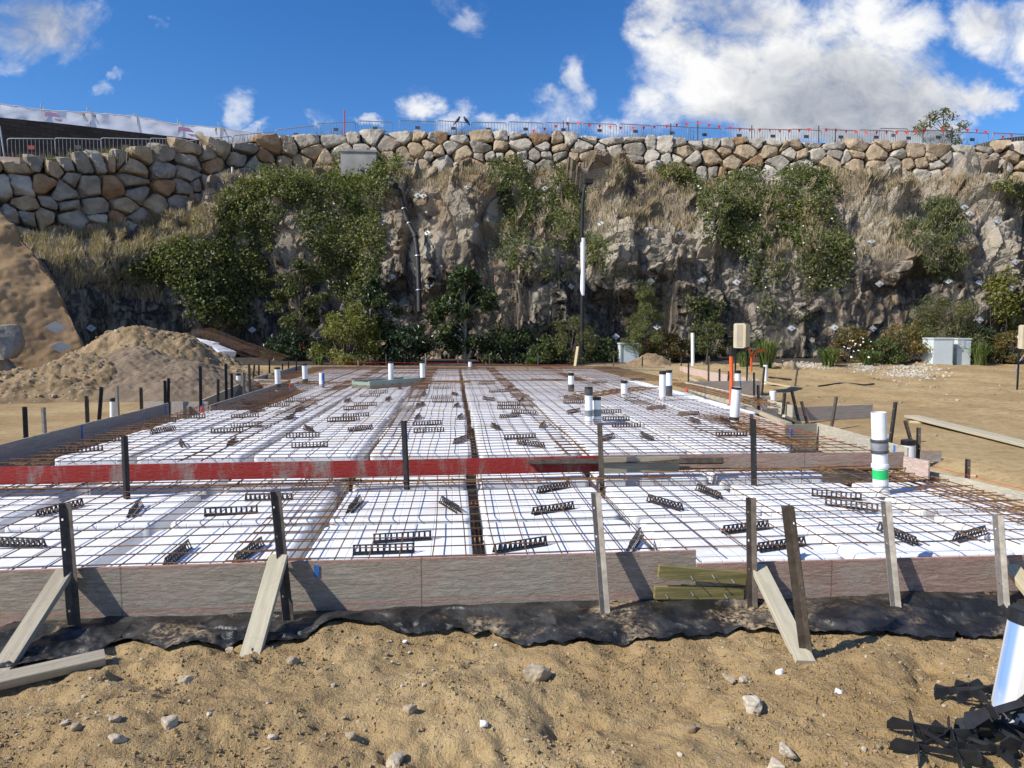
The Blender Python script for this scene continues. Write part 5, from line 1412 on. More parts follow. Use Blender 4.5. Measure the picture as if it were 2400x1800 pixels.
plank(on_z(*T(5, 1515, 437), .40), on_z(*T(5, 1515, 437), .40) + (.12, .1, .75), .12, .05, 'timber_pale', 'short pale timber propped up beyond the far edge')
a, b = on_z(*T(6, 2150, 1165), .12), on_z(*T(6, 1890, 1148), .12)
plank(on_z(*T(6, 1860, 1146), .13), on_z(*T(6, 1905, 1152), .13), .06, .03, 'timber_pale', 'tiny timber offcut by the lone short picket')
# steel picket fixed flat along the red board
A = on_y(1238, 1084, YM0 - .62); B = on_y(1696, 1081, YM0 - .62)
yred = float(on_z(1400, 1068, .472)[1]) - .035
picket(on_y(1238, 1084, yred), on_y(1696, 1081, yred - .06), 'picket_brown', 'flat steel picket lying lengthwise across the end of the red board', 1.2, .036)
# trough
a, b = on_z(*T(5, 125, 555), POD_M + .1), on_z(*T(5, 455, 530), POD_M + .1)
t = thing('foam_trough', (a + b) / 2 - (0, 0, .1), 'green grey trough lying on the far pods behind a tall white pipe', 'trough')
L = (b - a); Ln = np.linalg.norm(L); e = L / Ln; s = np.array((-e[1], e[0], 0))
for off, nm in ((-.28, 'side_wall'), (.28, 'side_wall')):
    MB().box((a + b) / 2 + s * off + (0, 0, -.02), e * Ln / 2, s * .03, (0, 0, .10)).build(nm, 'sage_metal', t)
MB().box((a + b) / 2 + (0, 0, -.11), e * Ln / 2 * .99, s * .25, (0, 0, .012)).build('bottom', 'sage_metal', t)
for f in (-1, 1): MB().box((a + b) / 2 + e * f * (Ln / 2 - .03) + (0, 0, -.03), e * .028, s * .248, (0, 0, .088)).build('end_wall', 'sage_metal', t)

# ------------------------------------------------------------------ foam scrap pile with leaning mesh sheets
pp = at_d(490, 850, 24.5)
fo = random.Random(4)
POS = [(-.9, .5, .62, .12), (-.35, .25, .58, .30), (.15, .0, .42, .38), (.55, -.1, .22, .42), (-.5, .9, .85, .2), (.1, .6, .66, .36), (.0, -.5, .30, .3)]
labs = ['uppermost left', 'second from the top', 'middle', 'lowest right', 'topmost rear', 'rear middle', 'front']
for i, (x, y, z, tl_) in enumerate(POS):
    m = pod_mesh(1.05, 1.05, .2); o = m.build('foam_pod', 'polystyrene', origin=(0, 0, 0))
    o.location = pp + np.array((x * 1.15 - .1, y, z - .05)); o.location.z = z + .36; o.rotation_euler = (fo.uniform(-.2, .1), tl_, fo.uniform(-.4, .4))
    tag(o, f'spare white foam pod on the scrap pile by the heaps, {labs[i]}', 'foam pod', 'spare foam pods on the scrap pile')
def lean_mesh(P00, P10, P01, nx, ny, label, seed, ext=0):
    P00, P10, P01 = map(np.array, (P00, P10, P01)); m = MB(); rg = np.random.default_rng(seed)
    for i in range(nx + 1):
        a_ = P00 + (P10 - P00) * i / nx; m.tube([a_, a_ + (P01 - P00) * .5 + (0, 0, -.04), a_ + (P01 - P00) * 1.02], .0045, 4, cap=False)
    for j in range(ny + 1):
        a_ = P00 + (P01 - P00) * j / ny; m.tube([a_, a_ + (P10 - P00)], .0045, 4, cap=False)
    tag(m.build('mesh_sheet', 'rusty_steel'), label, 'steel mesh', 'spare mesh sheets on the scrap pile')
q0 = at_d(452, 790, 24.6); q1 = at_d(640, 862, 23.2)
for i in range(2):
    dz_ = .14 + .09 * i
    lean_mesh(q0 + (.15 * i, -.6, dz_), q0 + (.15 * i, 1.4, dz_ + .1), q1 + (.15 * i, -.5, dz_), 8, 9, f'spare rusty mesh sheet sloping off the foam scrap pile, {["lower", "upper"][i]} one', 40 + i)

# ------------------------------------------------------------------ foliage
def leafcloud(m, C, N, size, rng, asp=.5, jitter=.9, tint=None, droop=0.0):
    """one bent leaf per centre"""
    n = len(C)
    D = rng.normal(size=(n, 3)); D[:, 2] -= droop; D /= np.linalg.norm(D, axis=1)[:, None]
    Q = N + rng.normal(size=(n, 3)) * jitter; Q /= np.linalg.norm(Q, axis=1)[:, None] + 1e-9
    S = np.cross(D, Q); S /= np.linalg.norm(S, axis=1)[:, None] + 1e-9
    L = size * rng.uniform(.55, 1.35, n)[:, None]; Wd = L * asp * .5
    U = np.cross(S, D)
    V = np.stack([C - D * L * .5, C + S * Wd - U * L * .05, C + D * L * .5 + U * L * .1, C - S * Wd - U * L * .05], 1)
    F = np.arange(n * 4).reshape(n, 4)
    t = rng.random(n) if tint is None else tint
    m.add(V.reshape(-1, 3), F, tint=np.repeat(np.clip(t, 0, 1), 4))
def creeper(poly, n, size, mat, label, seed, thick=.55, flowers=0, dens_scale=.9, cut=-.1, asp=.6, light='leaf_light'):
    rng = np.random.default_rng(seed)
    n = int(n * 2.9); size *= .80; C, N, q = cliff_sample(poly, int(n * 2.2), rng)
    dd = fbm(p2(q[:, 0] / 60, q[:, 1] / 60), 4, seed)
    k = dd + rng.normal(size=len(C)) * .14 > cut; C, N, q, dd = C[k][:n], N[k][:n], q[k][:n], dd[k][:n]
    cl = np.clip(.5 + .95 * fbm(C * dens_scale, 3, seed + 1), 0, 1.2)
    h = thick * (.15 + np.clip(cl, 0, 1) * 1.2) * (.5 + .5 * np.clip((dd - cut) * 4, 0, 1))
    C2 = C + N * (h * rng.random(len(C)) ** .45)[:, None] + rng.normal(size=C.shape) * .09 - np.array((0, 0, .12)) * rng.random(len(C))[:, None]
    o = thing('creeper', C2[np.argmin(C2[:, 2])], label, 'creeper')
    sel = rng.random(len(C)) < .3 + .5 * (fbm(C * .5, 2, seed + 2) > 0)
    m = MB(); leafcloud(m, C2[~sel], N[~sel] + (0, 0, .5), size, rng, asp); m.build('foliage', mat, o)
    m = MB(); leafcloud(m, C2[sel], N[sel] + (0, 0, .5), size, rng, asp); m.build('foliage', light, o)
    m = MB()
    for i in rng.choice(len(C), min(len(C), 60)):
        p = C[i] + N[i] * .05; L = rng.uniform(.6, 1.8); t_ = np.linspace(0, 1, 5)[:, None]
        m.tube(p + t_ * np.array((rng.normal() * .3, rng.normal() * .1, -L)) + N[i] * .25 * np.sin(t_ * 3), .012, 4, cap=False)
    m.build('stems', 'bark', o)
    if flowers:
        i = rng.choice(len(C2), flowers); m = MB(); leafcloud(m, C2[i] + N[i] * .10, N[i], .095, rng, .9, .3); m.build('blossoms', 'flower_white', o)
    return o
S_ = lambda L: [(x * D, y * D) for x, y in L]
creeper(S_([(470, 445), (510, 410), (570, 388), (640, 382), (665, 400), (640, 440), (600, 480), (590, 540), (540, 600), (520, 690), (430, 690), (395, 630), (300, 600), (262, 572), (340, 550), (440, 530), (475, 490)]), 15000, .20, 'leaf_ivy', 'wide dark green creeper draping the left part of the rock cut', 21, .95, 60, cut=-.45)
creeper(S_([(655, 385), (720, 368), (800, 358), (852, 362), (868, 385), (845, 410), (815, 440), (838, 500), (830, 590), (800, 660), (745, 650), (690, 590), (660, 520), (640, 440)]), 11000, .20, 'leaf_ivy', 'dark green creeper hanging below the concrete headwall beside the black drainpipe', 22, .95, 40, cut=-.5)
creeper(S_([(1050, 362), (1120, 345), (1200, 356), (1290, 380), (1300, 405), (1255, 430), (1265, 470), (1240, 540), (1225, 600), (1130, 580), (1065, 550), (1085, 480), (1060, 420)]), 7500, .19, 'leaf_light', 'patchy green creeper on the rock left of the street lamp', 23, .6, 70, cut=-.12, light='leaf_ivy')
creeper(S_([(1470, 400), (1580, 385), (1700, 372), (1790, 362), (1800, 400), (1790, 450), (1830, 520), (1845, 590), (1800, 660), (1760, 620), (1740, 690), (1660, 690), (1630, 610), (1600, 545), (1500, 495), (1520, 440)]), 12000, .20, 'leaf_light', 'sunlit green creeper with white blossoms on the right part of the rock', 24, .8, 330, cut=-.22, light='leaf_ivy')
creeper(S_([(2140, 395), (2230, 380), (2300, 400), (2300, 460), (2190, 440)]), 2200, .2, 'leaf_light', 'small green creeper below the wall at the far right', 25, .5, 40, cut=-.2)
creeper(S_([(1270, 500), (1340, 520), (1360, 590), (1310, 600), (1280, 560)]), 900, .18, 'leaf_ivy', 'thin creeper hanging on pale rock just right of the lamp post', 26, .3, 0, cut=.0)
creeper(S_([(1420, 345), (1500, 350), (1500, 385), (1420, 375)]), 700, .2, 'leaf_light', 'small green creeper tuft against the boulder wall', 27, .4, 0, cut=-.2)
creeper(S_([(2120, 600), (2212, 580), (2300, 640), (2300, 740), (2160, 740)]), 1900, .19, 'leaf_light', 'yellow green creeper low on the far right rock face', 28, .4, 0, cut=-.05, light='leaf_yellow')
creeper(S_([(1490, 640), (1560, 650), (1570, 740), (1500, 745)]), 1300, .17, 'leaf_ivy', 'low dark creeper at the rock foot right of the feathery tree', 29, .4, 0, cut=-.1)

def grass(name, bases, norm, h, seed, mat='straw', label=None, kind='stuff', wd=.016, lean=.5, cat=None):
    rng = np.random.default_rng(seed); n = len(bases)
    H = h * rng.uniform(.4, 1.25, n); an = rng.uniform(0, 6.283, n)
    ln = rng.random(n) * lean; Dx = np.stack([np.cos(an), np.sin(an), np.zeros(n)], -1)
    up = np.array((0, 0, 1.0)) + norm * .45; up /= np.linalg.norm(up, axis=1)[:, None]
    S = np.cross(Dx, up); S /= np.linalg.norm(S, axis=1)[:, None] + 1e-9
    w_ = wd * rng.uniform(.6, 1.4, n)[:, None]
    mid = bases + up * (H * .55)[:, None] + Dx * (H * ln * .25)[:, None]
    tip = bases + up * (H * (1 - ln * .35))[:, None] + Dx * (H * ln * .8)[:, None]
    V = np.stack([bases - S * w_, bases + S * w_, mid + S * w_ * .8, mid - S * w_ * .8, tip], 1)
    i = np.arange(n)[:, None] * 5
    m = MB(); m.add(V.reshape(-1, 3), np.concatenate([i, i + 1, i + 2, i + 3], 1), np.concatenate([i + 3, i + 2, i + 4], 1), tint=np.repeat(rng.random(n), 5))
    return tag(m.build(name, mat, origin=bases.mean(0)), label, cat, kind=kind)
GP = [([(850, 372), (1290, 360), (1290, 420), (870, 430)], 1800, .6), ([(1280, 400), (1500, 400), (1500, 500), (1280, 520)], 2000, .6), ([(1800, 395), (2212, 400), (2212, 470), (1830, 480)], 1800, .5), ([(1640, 430), (1760, 430), (1780, 600), (1660, 600)], 3500, .6), ([(40, 520), (110, 505), (250, 480), (380, 465), (455, 455), (455, 490), (400, 530), (260, 560), (210, 600), (150, 640), (90, 560)], 17000, .75), ([(230, 500), (420, 470), (500, 410), (520, 430), (470, 520), (330, 560), (250, 570)], 9000, .75), ([(850, 372), (1060, 368), (1060, 420), (870, 410)], 3500, .6), ([(1290, 350), (1420, 345), (1490, 380), (1500, 420), (1290, 410)], 5000, .75), ([(1070, 440), (1250, 430), (1250, 510), (1090, 520)], 3800, .6), ([(1270, 440), (1480, 430), (1500, 480), (1270, 510)], 3000, .5),
      ([(1500, 400), (1620, 400), (1800, 440), (1830, 540), (1700, 560), (1540, 490)], 7000, .65), ([(1790, 370), (1960, 385), (2000, 400), (1850, 430), (1790, 415)], 4200, .6), ([(1830, 480), (2000, 470), (2050, 560), (1860, 570)], 2600, .4), ([(480, 380), (850, 345), (860, 372), (480, 400)], 2200, .4), ([(1960, 380), (2280, 392), (2280, 410), (1960, 400)], 1500, .4), ([(170, 590), (300, 590), (360, 660), (240, 640)], 2600, .5)]
bs, ns = [], []
rng_g = np.random.default_rng(55)
for poly, n, h in GP:
    C, N, q = cliff_sample(S_(poly), n * 2, rng_g); k = fbm(p2(q[:, 0] / 26, q[:, 1] / 18), 3, 99) + rng_g.normal(size=len(C)) * .2 > -.05
    bs.append(C[k][:n]); ns.append(N[k][:n])
grass('dry_grass', np.concatenate(bs), np.concatenate(ns), .46, 56)
# grass and weeds along the top of the wall
tb = []
for _ in range(1500):
    i = int(np.interp(rng_g.uniform(0, 2400), ucol, np.arange(NU))); c = Ptop[i] + (0, rng_g.uniform(.2, 1.2), -.15)
    if vnoise(np.array([[i / 22, 0, 0]]), 4)[0] > .1: tb.append(c)
for cx_, n, sp in ((185, 800, .55), (20, 260, .6), (372, 160, .35), (70, 260, .5), (238, 160, .4), (1000, 130, .4), (1085, 120, .4)):
    i = np.interp(cx_ * D, ucol, np.arange(NU)); 
    for _ in range(n): tb.append(Ptop[int(i)] + (rng_g.normal() * sp, .5 + rng_g.random() * .5, -.15))
tb = np.array(tb); grass('crest_grass', tb, np.zeros((len(tb), 3)), .62, 57, 'green_straw')

# ------------------------------------------------------------------ trees and shrubs
def tree(name, base, H, R, mat, label, seed, nleaf=2600, size=.16, z0=.25, trunk_r=.05, shape='round', bark='bark', asp=.45, cat='tree', droop=.3, mat2=None, group=None, bushy=False, lean=(0, 0), clumps=26):
    rng = np.random.default_rng(seed); base = np.array(base, float)
    o = thing(name, base, label, cat, group)
    tm = MB(); C = []
    ncl = clumps
    def envelope(f):
        if shape == 'cone': return R * (1 - f) ** .8 + .12
        if shape == 'bush': return R * math.sqrt(max(0, 1 - (f * .95) ** 2)) + .05
        return R * (math.sin(math.pi * min(1, f * .9 + .12)) ** .8) + .05
    if not bushy:
        t_ = np.linspace(0, 1, 9)[:, None]
        path = base + t_ * np.array((lean[0], lean[1], H * .92)) + np.array((.10, .06, 0)) * np.sin(t_ * 4 + seed) * R * .4
        tm.tube(path, trunk_r * (1 - .8 * t_[:, 0]) + .006, 7)
    for k in range(ncl):
        f = (k + rng.random()) / ncl; z = z0 + (1 - z0) * f; e = envelope(f) * rng.uniform(.45, 1.0); a = rng.uniform(0, 6.283)
        c = base + np.array((lean[0] * z + math.cos(a) * e, lean[1] * z + math.sin(a) * e, z * H * rng.uniform(.94, 1.03)))
        s0_ = base + np.array((lean[0] * z * .7, lean[1] * z * .7, max(.02, z * H * .75 - .1))) if not bushy else base + np.array((rng.normal() * .08, rng.normal() * .08, 0))
        tm.tube([s0_, (s0_ + c) / 2 + (0, 0, .08 * H * .3), c], np.array((.018, .012, .005)) * (1 + trunk_r * 6), 5, cap=False)
        n = int(1.5 * nleaf / ncl * rng.uniform(.6, 1.4)); cr = R * rng.uniform(.22, .42)
        q = rng.normal(size=(n, 3)); q /= np.linalg.norm(q, axis=1)[:, None]; q *= (rng.random(n) ** .5)[:, None] * cr; q[:, 2] *= .75
        C.append(c + q)
    tm.build('trunk' if not bushy else 'stems', bark, o)
    C = np.concatenate(C); k = rng.random(len(C)) < .5
    for sel, mt in ((k, mat), (~k, mat2 or mat)):
        m = MB(); leafcloud(m, C[sel], np.zeros((sel.sum(), 3)) + (0, -.3, .8), size, rng, asp, .9, None, droop); m.build('crown', mt, o)
    return o
def base_at(px, py, d):
    p = at_d(px * D, py * D, d); return np.array((p[0], p[1], gz(p[0], p[1]) - .05))
def hgt(px, py, d): return float(at_d(px * D, py * D, d)[2])
def put(name, px, d, ytop, wpx, mat, label, seed, **kw):
    b_ = base_at(px, 785, d); H = hgt(px, ytop, d) - b_[2]; R = 1.12 * wpx * D / FPX * d / 2
    return tree(name, b_, H, R, mat, label, seed, **kw)
put('sapling', 652, 31, 568, 105, 'leaf_olive', 'olive green young tree with a thin trunk left of the yellow bush', 41, nleaf=3400, size=.17, z0=.38, trunk_r=.05, mat2='leaf_ivy')
put('bush', 745, 30, 668, 140, 'leaf_yellow', 'bright yellow green bush at the foot of the rock', 42, nleaf=4200, size=.15, z0=.10, shape='bush', cat='bush', mat2='leaf_light', bushy=True, clumps=34)
put('laurel_tree', 812, 31.5, 598, 85, 'leaf_dark', 'dark glossy tree just right of the yellow green bush', 43, nleaf=3400, size=.19, z0=.15, mat2='leaf_ivy')
put('laurel_tree', 1003, 31, 572, 125, 'leaf_dark', 'tall dark big leaved tree between drainpipe and street lamp', 44, nleaf=4600, size=.24, z0=.18, mat2='leaf_ivy', trunk_r=.07, bark='pale_bark')
put('bush', 1232, 31, 690, 100, 'leaf_light', 'feathery green bush at the foot of the street lamp', 45, nleaf=2600, size=.14, z0=.12, asp=.16, shape='bush', cat='bush', bushy=True, mat2='leaf_olive')
put('feathery_tree', 1393, 31, 618, 105, 'leaf_light', 'feathery upright green tree right of the street lamp', 46, nleaf=4200, size=.17, z0=.12, asp=.14, shape='cone', mat2='leaf_ivy')
put('bush', 2045, 31, 650, 150, 'leaf_light', 'large soft green bush behind the pale green cabinets', 47, nleaf=4600, size=.16, z0=.08, asp=.2, shape='bush', cat='bush', bushy=True, mat2='leaf_olive', clumps=34)
put('red_tipped_bush', 1838, 30.5, 712, 85, 'leaf_red', 'red tipped bush behind the strappy plants', 48, nleaf=2200, size=.12, z0=.1, shape='bush', cat='bush', bushy=True, mat2='leaf_ivy')
put('red_tipped_bush', 1955, 30.5, 706, 100, 'leaf_red', 'red tipped bush left of the big soft green bush', 49, nleaf=2400, size=.12, z0=.1, shape='bush', cat='bush', bushy=True, mat2='leaf_light')
put('red_tipped_bush', 2178, 30.5, 722, 90, 'leaf_red', 'red tipped bush at the far right below the rock', 50, nleaf=2200, size=.12, z0=.1, shape='bush', cat='bush', bushy=True, mat2='leaf_ivy')
put('bush', 2120, 31.5, 712, 110, 'leaf_ivy', 'dark green bush behind the cabinets, nearer the right border', 58, nleaf=2600, size=.15, z0=.05, shape='bush', cat='bush', bushy=True, mat2='leaf_dark')
put('bush', 1530, 32, 700, 90, 'leaf_olive', 'brownish olive bush between feathery tree and meter box', 51, nleaf=2200, size=.14, z0=.1, shape='bush', cat='bush', bushy=True, mat2='leaf_ivy')
put('bush', 890, 31, 705, 110, 'leaf_dark', 'dark low bush in the bed left of the big leaved tree', 52, nleaf=2600, size=.18, z0=.05, shape='bush', cat='bush', bushy=True)
put('bush', 1100, 31.5, 715, 140, 'leaf_dark', 'dark low bush in the bed right of the big leaved tree', 53, nleaf=3000, size=.17, z0=.05, shape='bush', cat='bush', bushy=True, mat2='leaf_ivy')
put('bush', 1175, 31, 735, 100, 'leaf_ivy', 'low leafy bush left of the street lamp foot', 54, nleaf=2200, size=.15, z0=.05, shape='bush', cat='bush', bushy=True)
put('bush', 1300, 31.5, 735, 110, 'leaf_ivy', 'low leafy bush between street lamp and grey cabinet', 55, nleaf=2200, size=.15, z0=.05, shape='bush', cat='bush', bushy=True, mat2='leaf_dark')
put('bush', 1440, 31.5, 725, 90, 'leaf_ivy', 'low leafy bush right of the feathery tree', 56, nleaf=2200, size=.15, z0=.05, shape='bush', cat='bush', bushy=True, mat2='leaf_red')
put('bush', 1900, 30.5, 735, 90, 'leaf_ivy', 'dark green bush dotted white between two red tipped bushes', 57, nleaf=2200, size=.13, z0=.05, shape='bush', cat='bush', bushy=True)
put('bush', 640, 32, 722, 130, 'leaf_dark', 'dark low bush behind the young olive tree', 59, nleaf=2400, size=.17, z0=.05, shape='bush', cat='bush', bushy=True)
# weeping gum on the cut at the right
cp, cn = cliff_at(2015 * D, 600 * D)
tree('weeping_gum', cp + (0, -.1, -.2), hgt(2015, 425, 36) - cp[2], 1.55, 'leaf_grey', 'grey green weeping tree growing out of the right rock face', 60, nleaf=4600, size=.24, z0=.02, asp=.2, droop=1.6, mat2='leaf_light', clumps=36)
# small tree on the upper terrace, right
i = int(np.interp(2125 * D, ucol, np.arange(NU))); tb_ = Ptop[i] + (0, 3.5, -.1)
dd_ = float(tb_ @ FWD)
tree('small_tree', tb_, hgt(2120, 238, dd_) - tb_[2], 1.5, 'leaf_olive', 'small wispy tree standing above the boulder wall at the right', 61, nleaf=560, size=.26, z0=.30, asp=.28, mat2='leaf_light', clumps=15, trunk_r=.035)
# strappy plants
def strappy(px, py, d, hpx, label, seed, n=150, spread=.8):
    b_ = base_at(px, py, d); H = hpx * D / FPX * d; rng = np.random.default_rng(seed); m = MB()
    for _ in range(n):
        a = rng.uniform(0, 6.283); out = rng.uniform(.15, 1.0) * spread * H; t_ = np.linspace(0, 1, 6); hh = H * rng.uniform(.65, 1.1)
        u = np.array((math.cos(a), math.sin(a), 0)); P = b_ + np.outer(t_, u) * out + np.outer(np.sin(t_ * (1.6 + .9 * rng.random())) * hh, (0, 0, 1)) + rng.normal(size=3) * (.08, .08, 0)
        s = np.array((-u[1], u[0], 0)) * .022 * (1 - t_[:, None] ** 2 * .9)
        m.grid(np.stack([P - s, P + s], 1), tint=np.full((6, 2), rng.random()))
    return tag(m.build('strappy_plant', 'leaf_strap', origin=b_), label, 'plant')
strappy(1655, 778, 27, 62, 'strappy leaved clump right of the meter box', 71, 220)
strappy(1790, 782, 28.5, 42, 'strappy leaved clump at the white gravel, left end', 72, 180, 1.0)
strappy(1610, 785, 28, 34, 'low strappy clump behind the meter box post', 73, 120, 1.0)
strappy(2115, 782, 29.5, 50, 'strappy leaved clump right of the pale green cabinets', 74, 170)
strappy(2075, 788, 30.5, 36, 'low strappy clump tucked behind the cabinets', 78, 100)
strappy(1150, 786, 30, 22, 'small strappy tuft at the bed edge beyond the trench', 75, 90, 1.1)
strappy(688, 788, 29, 22, 'small strappy tuft left of the yellow green bush', 76, 80, .8)
strappy(1875, 785, 29, 34, 'strappy clump with white flowers by the gravel', 77, 130, 1.0)
rng = np.random.default_rng(5); m = MB(); C = np.array([at_d((1860 + rng.normal() * 22) * D, (752 + rng.normal() * 12) * D, 28.6) for _ in range(26)]); leafcloud(m, C, np.zeros((26, 3)) + (0, -1, .3), .08, rng, .9, .3)
t = [o for o in bpy.data.objects if o.name.startswith('bush') and 'dotted white' in o.get('label', '')][0]; m.build('blossoms', 'flower_white', t)

# ------------------------------------------------------------------ rockfall netting with anchor plates
net = thing('rockfall_netting', Pbase[NU // 2] + (0, -.2, 0), 'grey wire rockfall netting pinned over the rock cut with square plates', 'netting')
step = 5; sel_u = np.arange(int(np.interp(60, ucol, np.arange(NU))), NU - 60, step); sel_v = np.arange(14, NV - 12, step)
NP = CL[np.ix_(sel_u, sel_v)]
k = 5
for _ in range(3):
    NP = np.concatenate([NP[:1], (NP[:-2] + NP[1:-1] * 2 + NP[2:]) / 4, NP[-1:]], 0)
    NP = np.concatenate([NP[:, :1], (NP[:, :-2] + NP[:, 1:-1] * 2 + NP[:, 2:]) / 4, NP[:, -1:]], 1)
nn_ = np.cross(np.gradient(NP, axis=0), np.gradient(NP, axis=1)); nn_ /= np.linalg.norm(nn_, axis=2)[..., None]
NP = NP + nn_ * .22
no = MB().grid(NP).build('wire_mesh', 'wire_net', net)
au = np.repeat(arc[sel_u][:, None], len(sel_v), 1); av = np.cumsum(np.concatenate([np.zeros((len(sel_u), 1)), np.linalg.norm(np.diff(NP, axis=1), axis=2)], 1), 1)
at_ = no.data.attributes.new('net_u', 'FLOAT_VECTOR', 'POINT'); at_.data.foreach_set('vector', np.stack([au, av, au * 0], -1).astype(np.float32).ravel())
SP2 = SLOPE_P[40::4, ::4]; SN2 = SLOPE_N[40::4, ::4]; SN2 = SN2 if SN2[20, 20, 1] < 0 else -SN2
n2_ = MB().grid(SP2 + SN2 * .07).build('wire_mesh', 'wire_net', net)
su = np.cumsum(np.concatenate([np.zeros((1, SP2.shape[1])), np.linalg.norm(np.diff(SP2, axis=0), axis=2)], 0), 0); sv2 = np.cumsum(np.concatenate([np.zeros((SP2.shape[0], 1)), np.linalg.norm(np.diff(SP2, axis=1), axis=2)], 1), 1)
at2 = n2_.data.attributes.new('net_u', 'FLOAT_VECTOR', 'POINT'); at2.data.foreach_set('vector', np.stack([su, sv2, su * 0], -1).astype(np.float32).ravel())
PL = [(2, 500, 725), (2, 545, 725), (2, 285, 890), (2, 322, 1230), (2, 587, 1290), (2, 555, 945), (2, 865, 912), (2, 828, 690), (2, 1390, 705), (2, 1312, 665), (2, 1190, 1272), (2, 1487, 1295), (2, 1208, 1578), (2, 1485, 1585), (2, 1782, 1635), (2, 2018, 1260), (2, 2000, 932), (2, 1912, 660), (2, 1695, 915), (2, 2150, 702), (2, 2205, 972), (2, 610, 1595), (1, 1632, 1602), (1, 605, 1580), (1, 890, 1590), (3, 112, 1262), (3, 335, 1280), (3, 5, 972), (3, 1265, 1272), (3, 1718, 1278), (3, 1932, 1285), (3, 2148, 1325), (3, 2155, 1130), (3, 965, 1568), (3, 1230, 1570), (3, 698, 1573), (3, 1835, 798), (3, 1230, 1020), (3, 1395, 1015), (3, 2050, 898), (3, 1868, 1015), (3, 1840, 845), (3, 1930, 1525), (3, 150, 1570), (3, 590, 770), (2, 2060, 1565)]
for (tl, x, y) in PL:
    px, py = T(tl, x, y); c, n = cliff_at(px, py)
    d2 = ((topx(NP) - (px, py)) ** 2).sum(-1); i = np.unravel_index(np.argmin(d2), d2.shape); c = NP[i]; n = nn_[i]; n = n if n[1] < 0 else -n
    n = n + (0, -.4, .2); n /= np.linalg.norm(n); u = np.cross((0, 0, 1), n); u /= np.linalg.norm(u); v = np.cross(n, u)
    a_ = (u * 1.25 + v) / 2; b_ = (u * 1.25 - v) / 2
    MB().box(c + n * .05, a_ * .165, b_ * .165, n * .012).lathe(c + n * .05, [(.05, 0), (.05, .05), (.02, .06), (.02, .14), (0, .14)], 8, n).build('anchor_plate', 'plate_steel', net)
for (px, py) in ((131, 767), (142, 813)):
    c = at_d(px, py, 24.0); MB().box(c, (.16, .05, .10), (.16, .05, -.10), (.02, -.03, 0)).build('anchor_plate', 'plate_steel', net)

# ------------------------------------------------------------------ drain headwall and pipe
hw = [at_d(x, y, 41.3) for x, y in ((800, 393), (881, 357))]
tag(MB().cube(hw[0][0], hw[1][0], hw[0][1] - .2, hw[0][1] + 2.2, hw[0][2] - .5, hw[1][2]).cube(hw[0][0] - .06, hw[1][0] + .06, hw[0][1] - .26, hw[0][1] + 2.3, hw[1][2] + .002, hw[1][2] + .12).build('concrete_headwall', 'concrete'), 'pale concrete drain headwall at the foot of the boulder wall', 'headwall')
dp = thing('drain_pipe', at_d(985, 735, 34.3), 'black jointed drain pipe running down the rock from the concrete headwall', 'drain pipe')
DPTS = [(135, 545, 40.6), (260, 595, 39.3), (345, 645, 38.3), (372, 690, 37.8), (402, 790, 37.2), (425, 870, 36.7), (478, 975, 35.9), (495, 1110, 35.3), (503, 1330, 34.6), (506, 1470, 34.3)]
dpp = []
for (x, y, d) in DPTS:
    px, py = T(2, x, y); c, n = cliff_at(px, py); dc = min(float(c @ FWD) - 1.0, d - .3); dpp.append(at_d(px, py, dc))
run_ = MB().tube(dpp, .125, 12).build('pipe_run', 'black_pole', dp)
for i in (1, 2, 3, 5, 6): 
    q = dpp[i]; e = dpp[i + 1] - dpp[i - 1]; e /= np.linalg.norm(e); MB().tube([q - e * .16, q + e * .16], .155, 12).build('coupling', 'black_pole', run_)
for f in ((0, .3), (1, .4), (4, .2), (5, .3), (7, .0), (8, .0)):
    q = dpp[f[0]] + (dpp[f[0] + 1] - dpp[f[0]]) * f[1]; e = dpp[f[0] + 1] - dpp[f[0]]; e /= np.linalg.norm(e); MB().tube([q - e * .02, q + e * .02], .16, 12).build('clamp', 'galvanised', run_)

# ------------------------------------------------------------------ street lamp
lb = at_d(*T(2, 1558, 1795), 30.5); lz = gz(lb[0], lb[1]); lb[2] = lz
lp = thing('street_lamp', lb, 'slim black street lamp with a white sleeve on its pole before the rock cut', 'street lamp')
Y_ = lb[1]; q1 = on_y(*T(2, 1558, 1000), Y_); q2 = on_y(*T(2, 1563, 770), Y_); q3 = on_y(*T(2, 1572, 690), Y_); q4 = on_y(*T(2, 1600, 640), Y_)
MB().lathe(lb, [(.0, 0), (.16, 0), (.16, .03), (.095, .05), (.085, 1.2), (.085, 1.25), (.08, q1[2] - lz)], 14).build('pole', 'black_pole', lp)
MB().tube([q1 - (0, 0, .1), (q1 + q2) / 2, q2, q3, (q3 + q4) / 2 + (-.05, 0, .06), q4], [.078, .075, .07, .065, .06, .05], 10).build('arm', 'black_pole', lp)
h0, h1 = on_y(*T(2, 1578, 628), Y_), on_y(*T(2, 1628, 628), Y_)
MB().cube(h0[0], h1[0], Y_ - .16, Y_ + .16, h0[2] - .06, h0[2] + .12).build('lamp_head', 'black_pole', [c_ for c_ in lp.children if c_.name.startswith('arm')][0])
s0_, s1_ = on_y(*T(2, 1566, 1362), Y_), on_y(*T(2, 1576, 990), Y_)
MB().lathe((s0_[0] - .02, Y_, s0_[2]), [(.088, 0), (.10, .3), (.092, 1.0), (.098, 1.8), (.10, s1_[2] - s0_[2])], 16).build('sleeve', 'white_paper', lp)

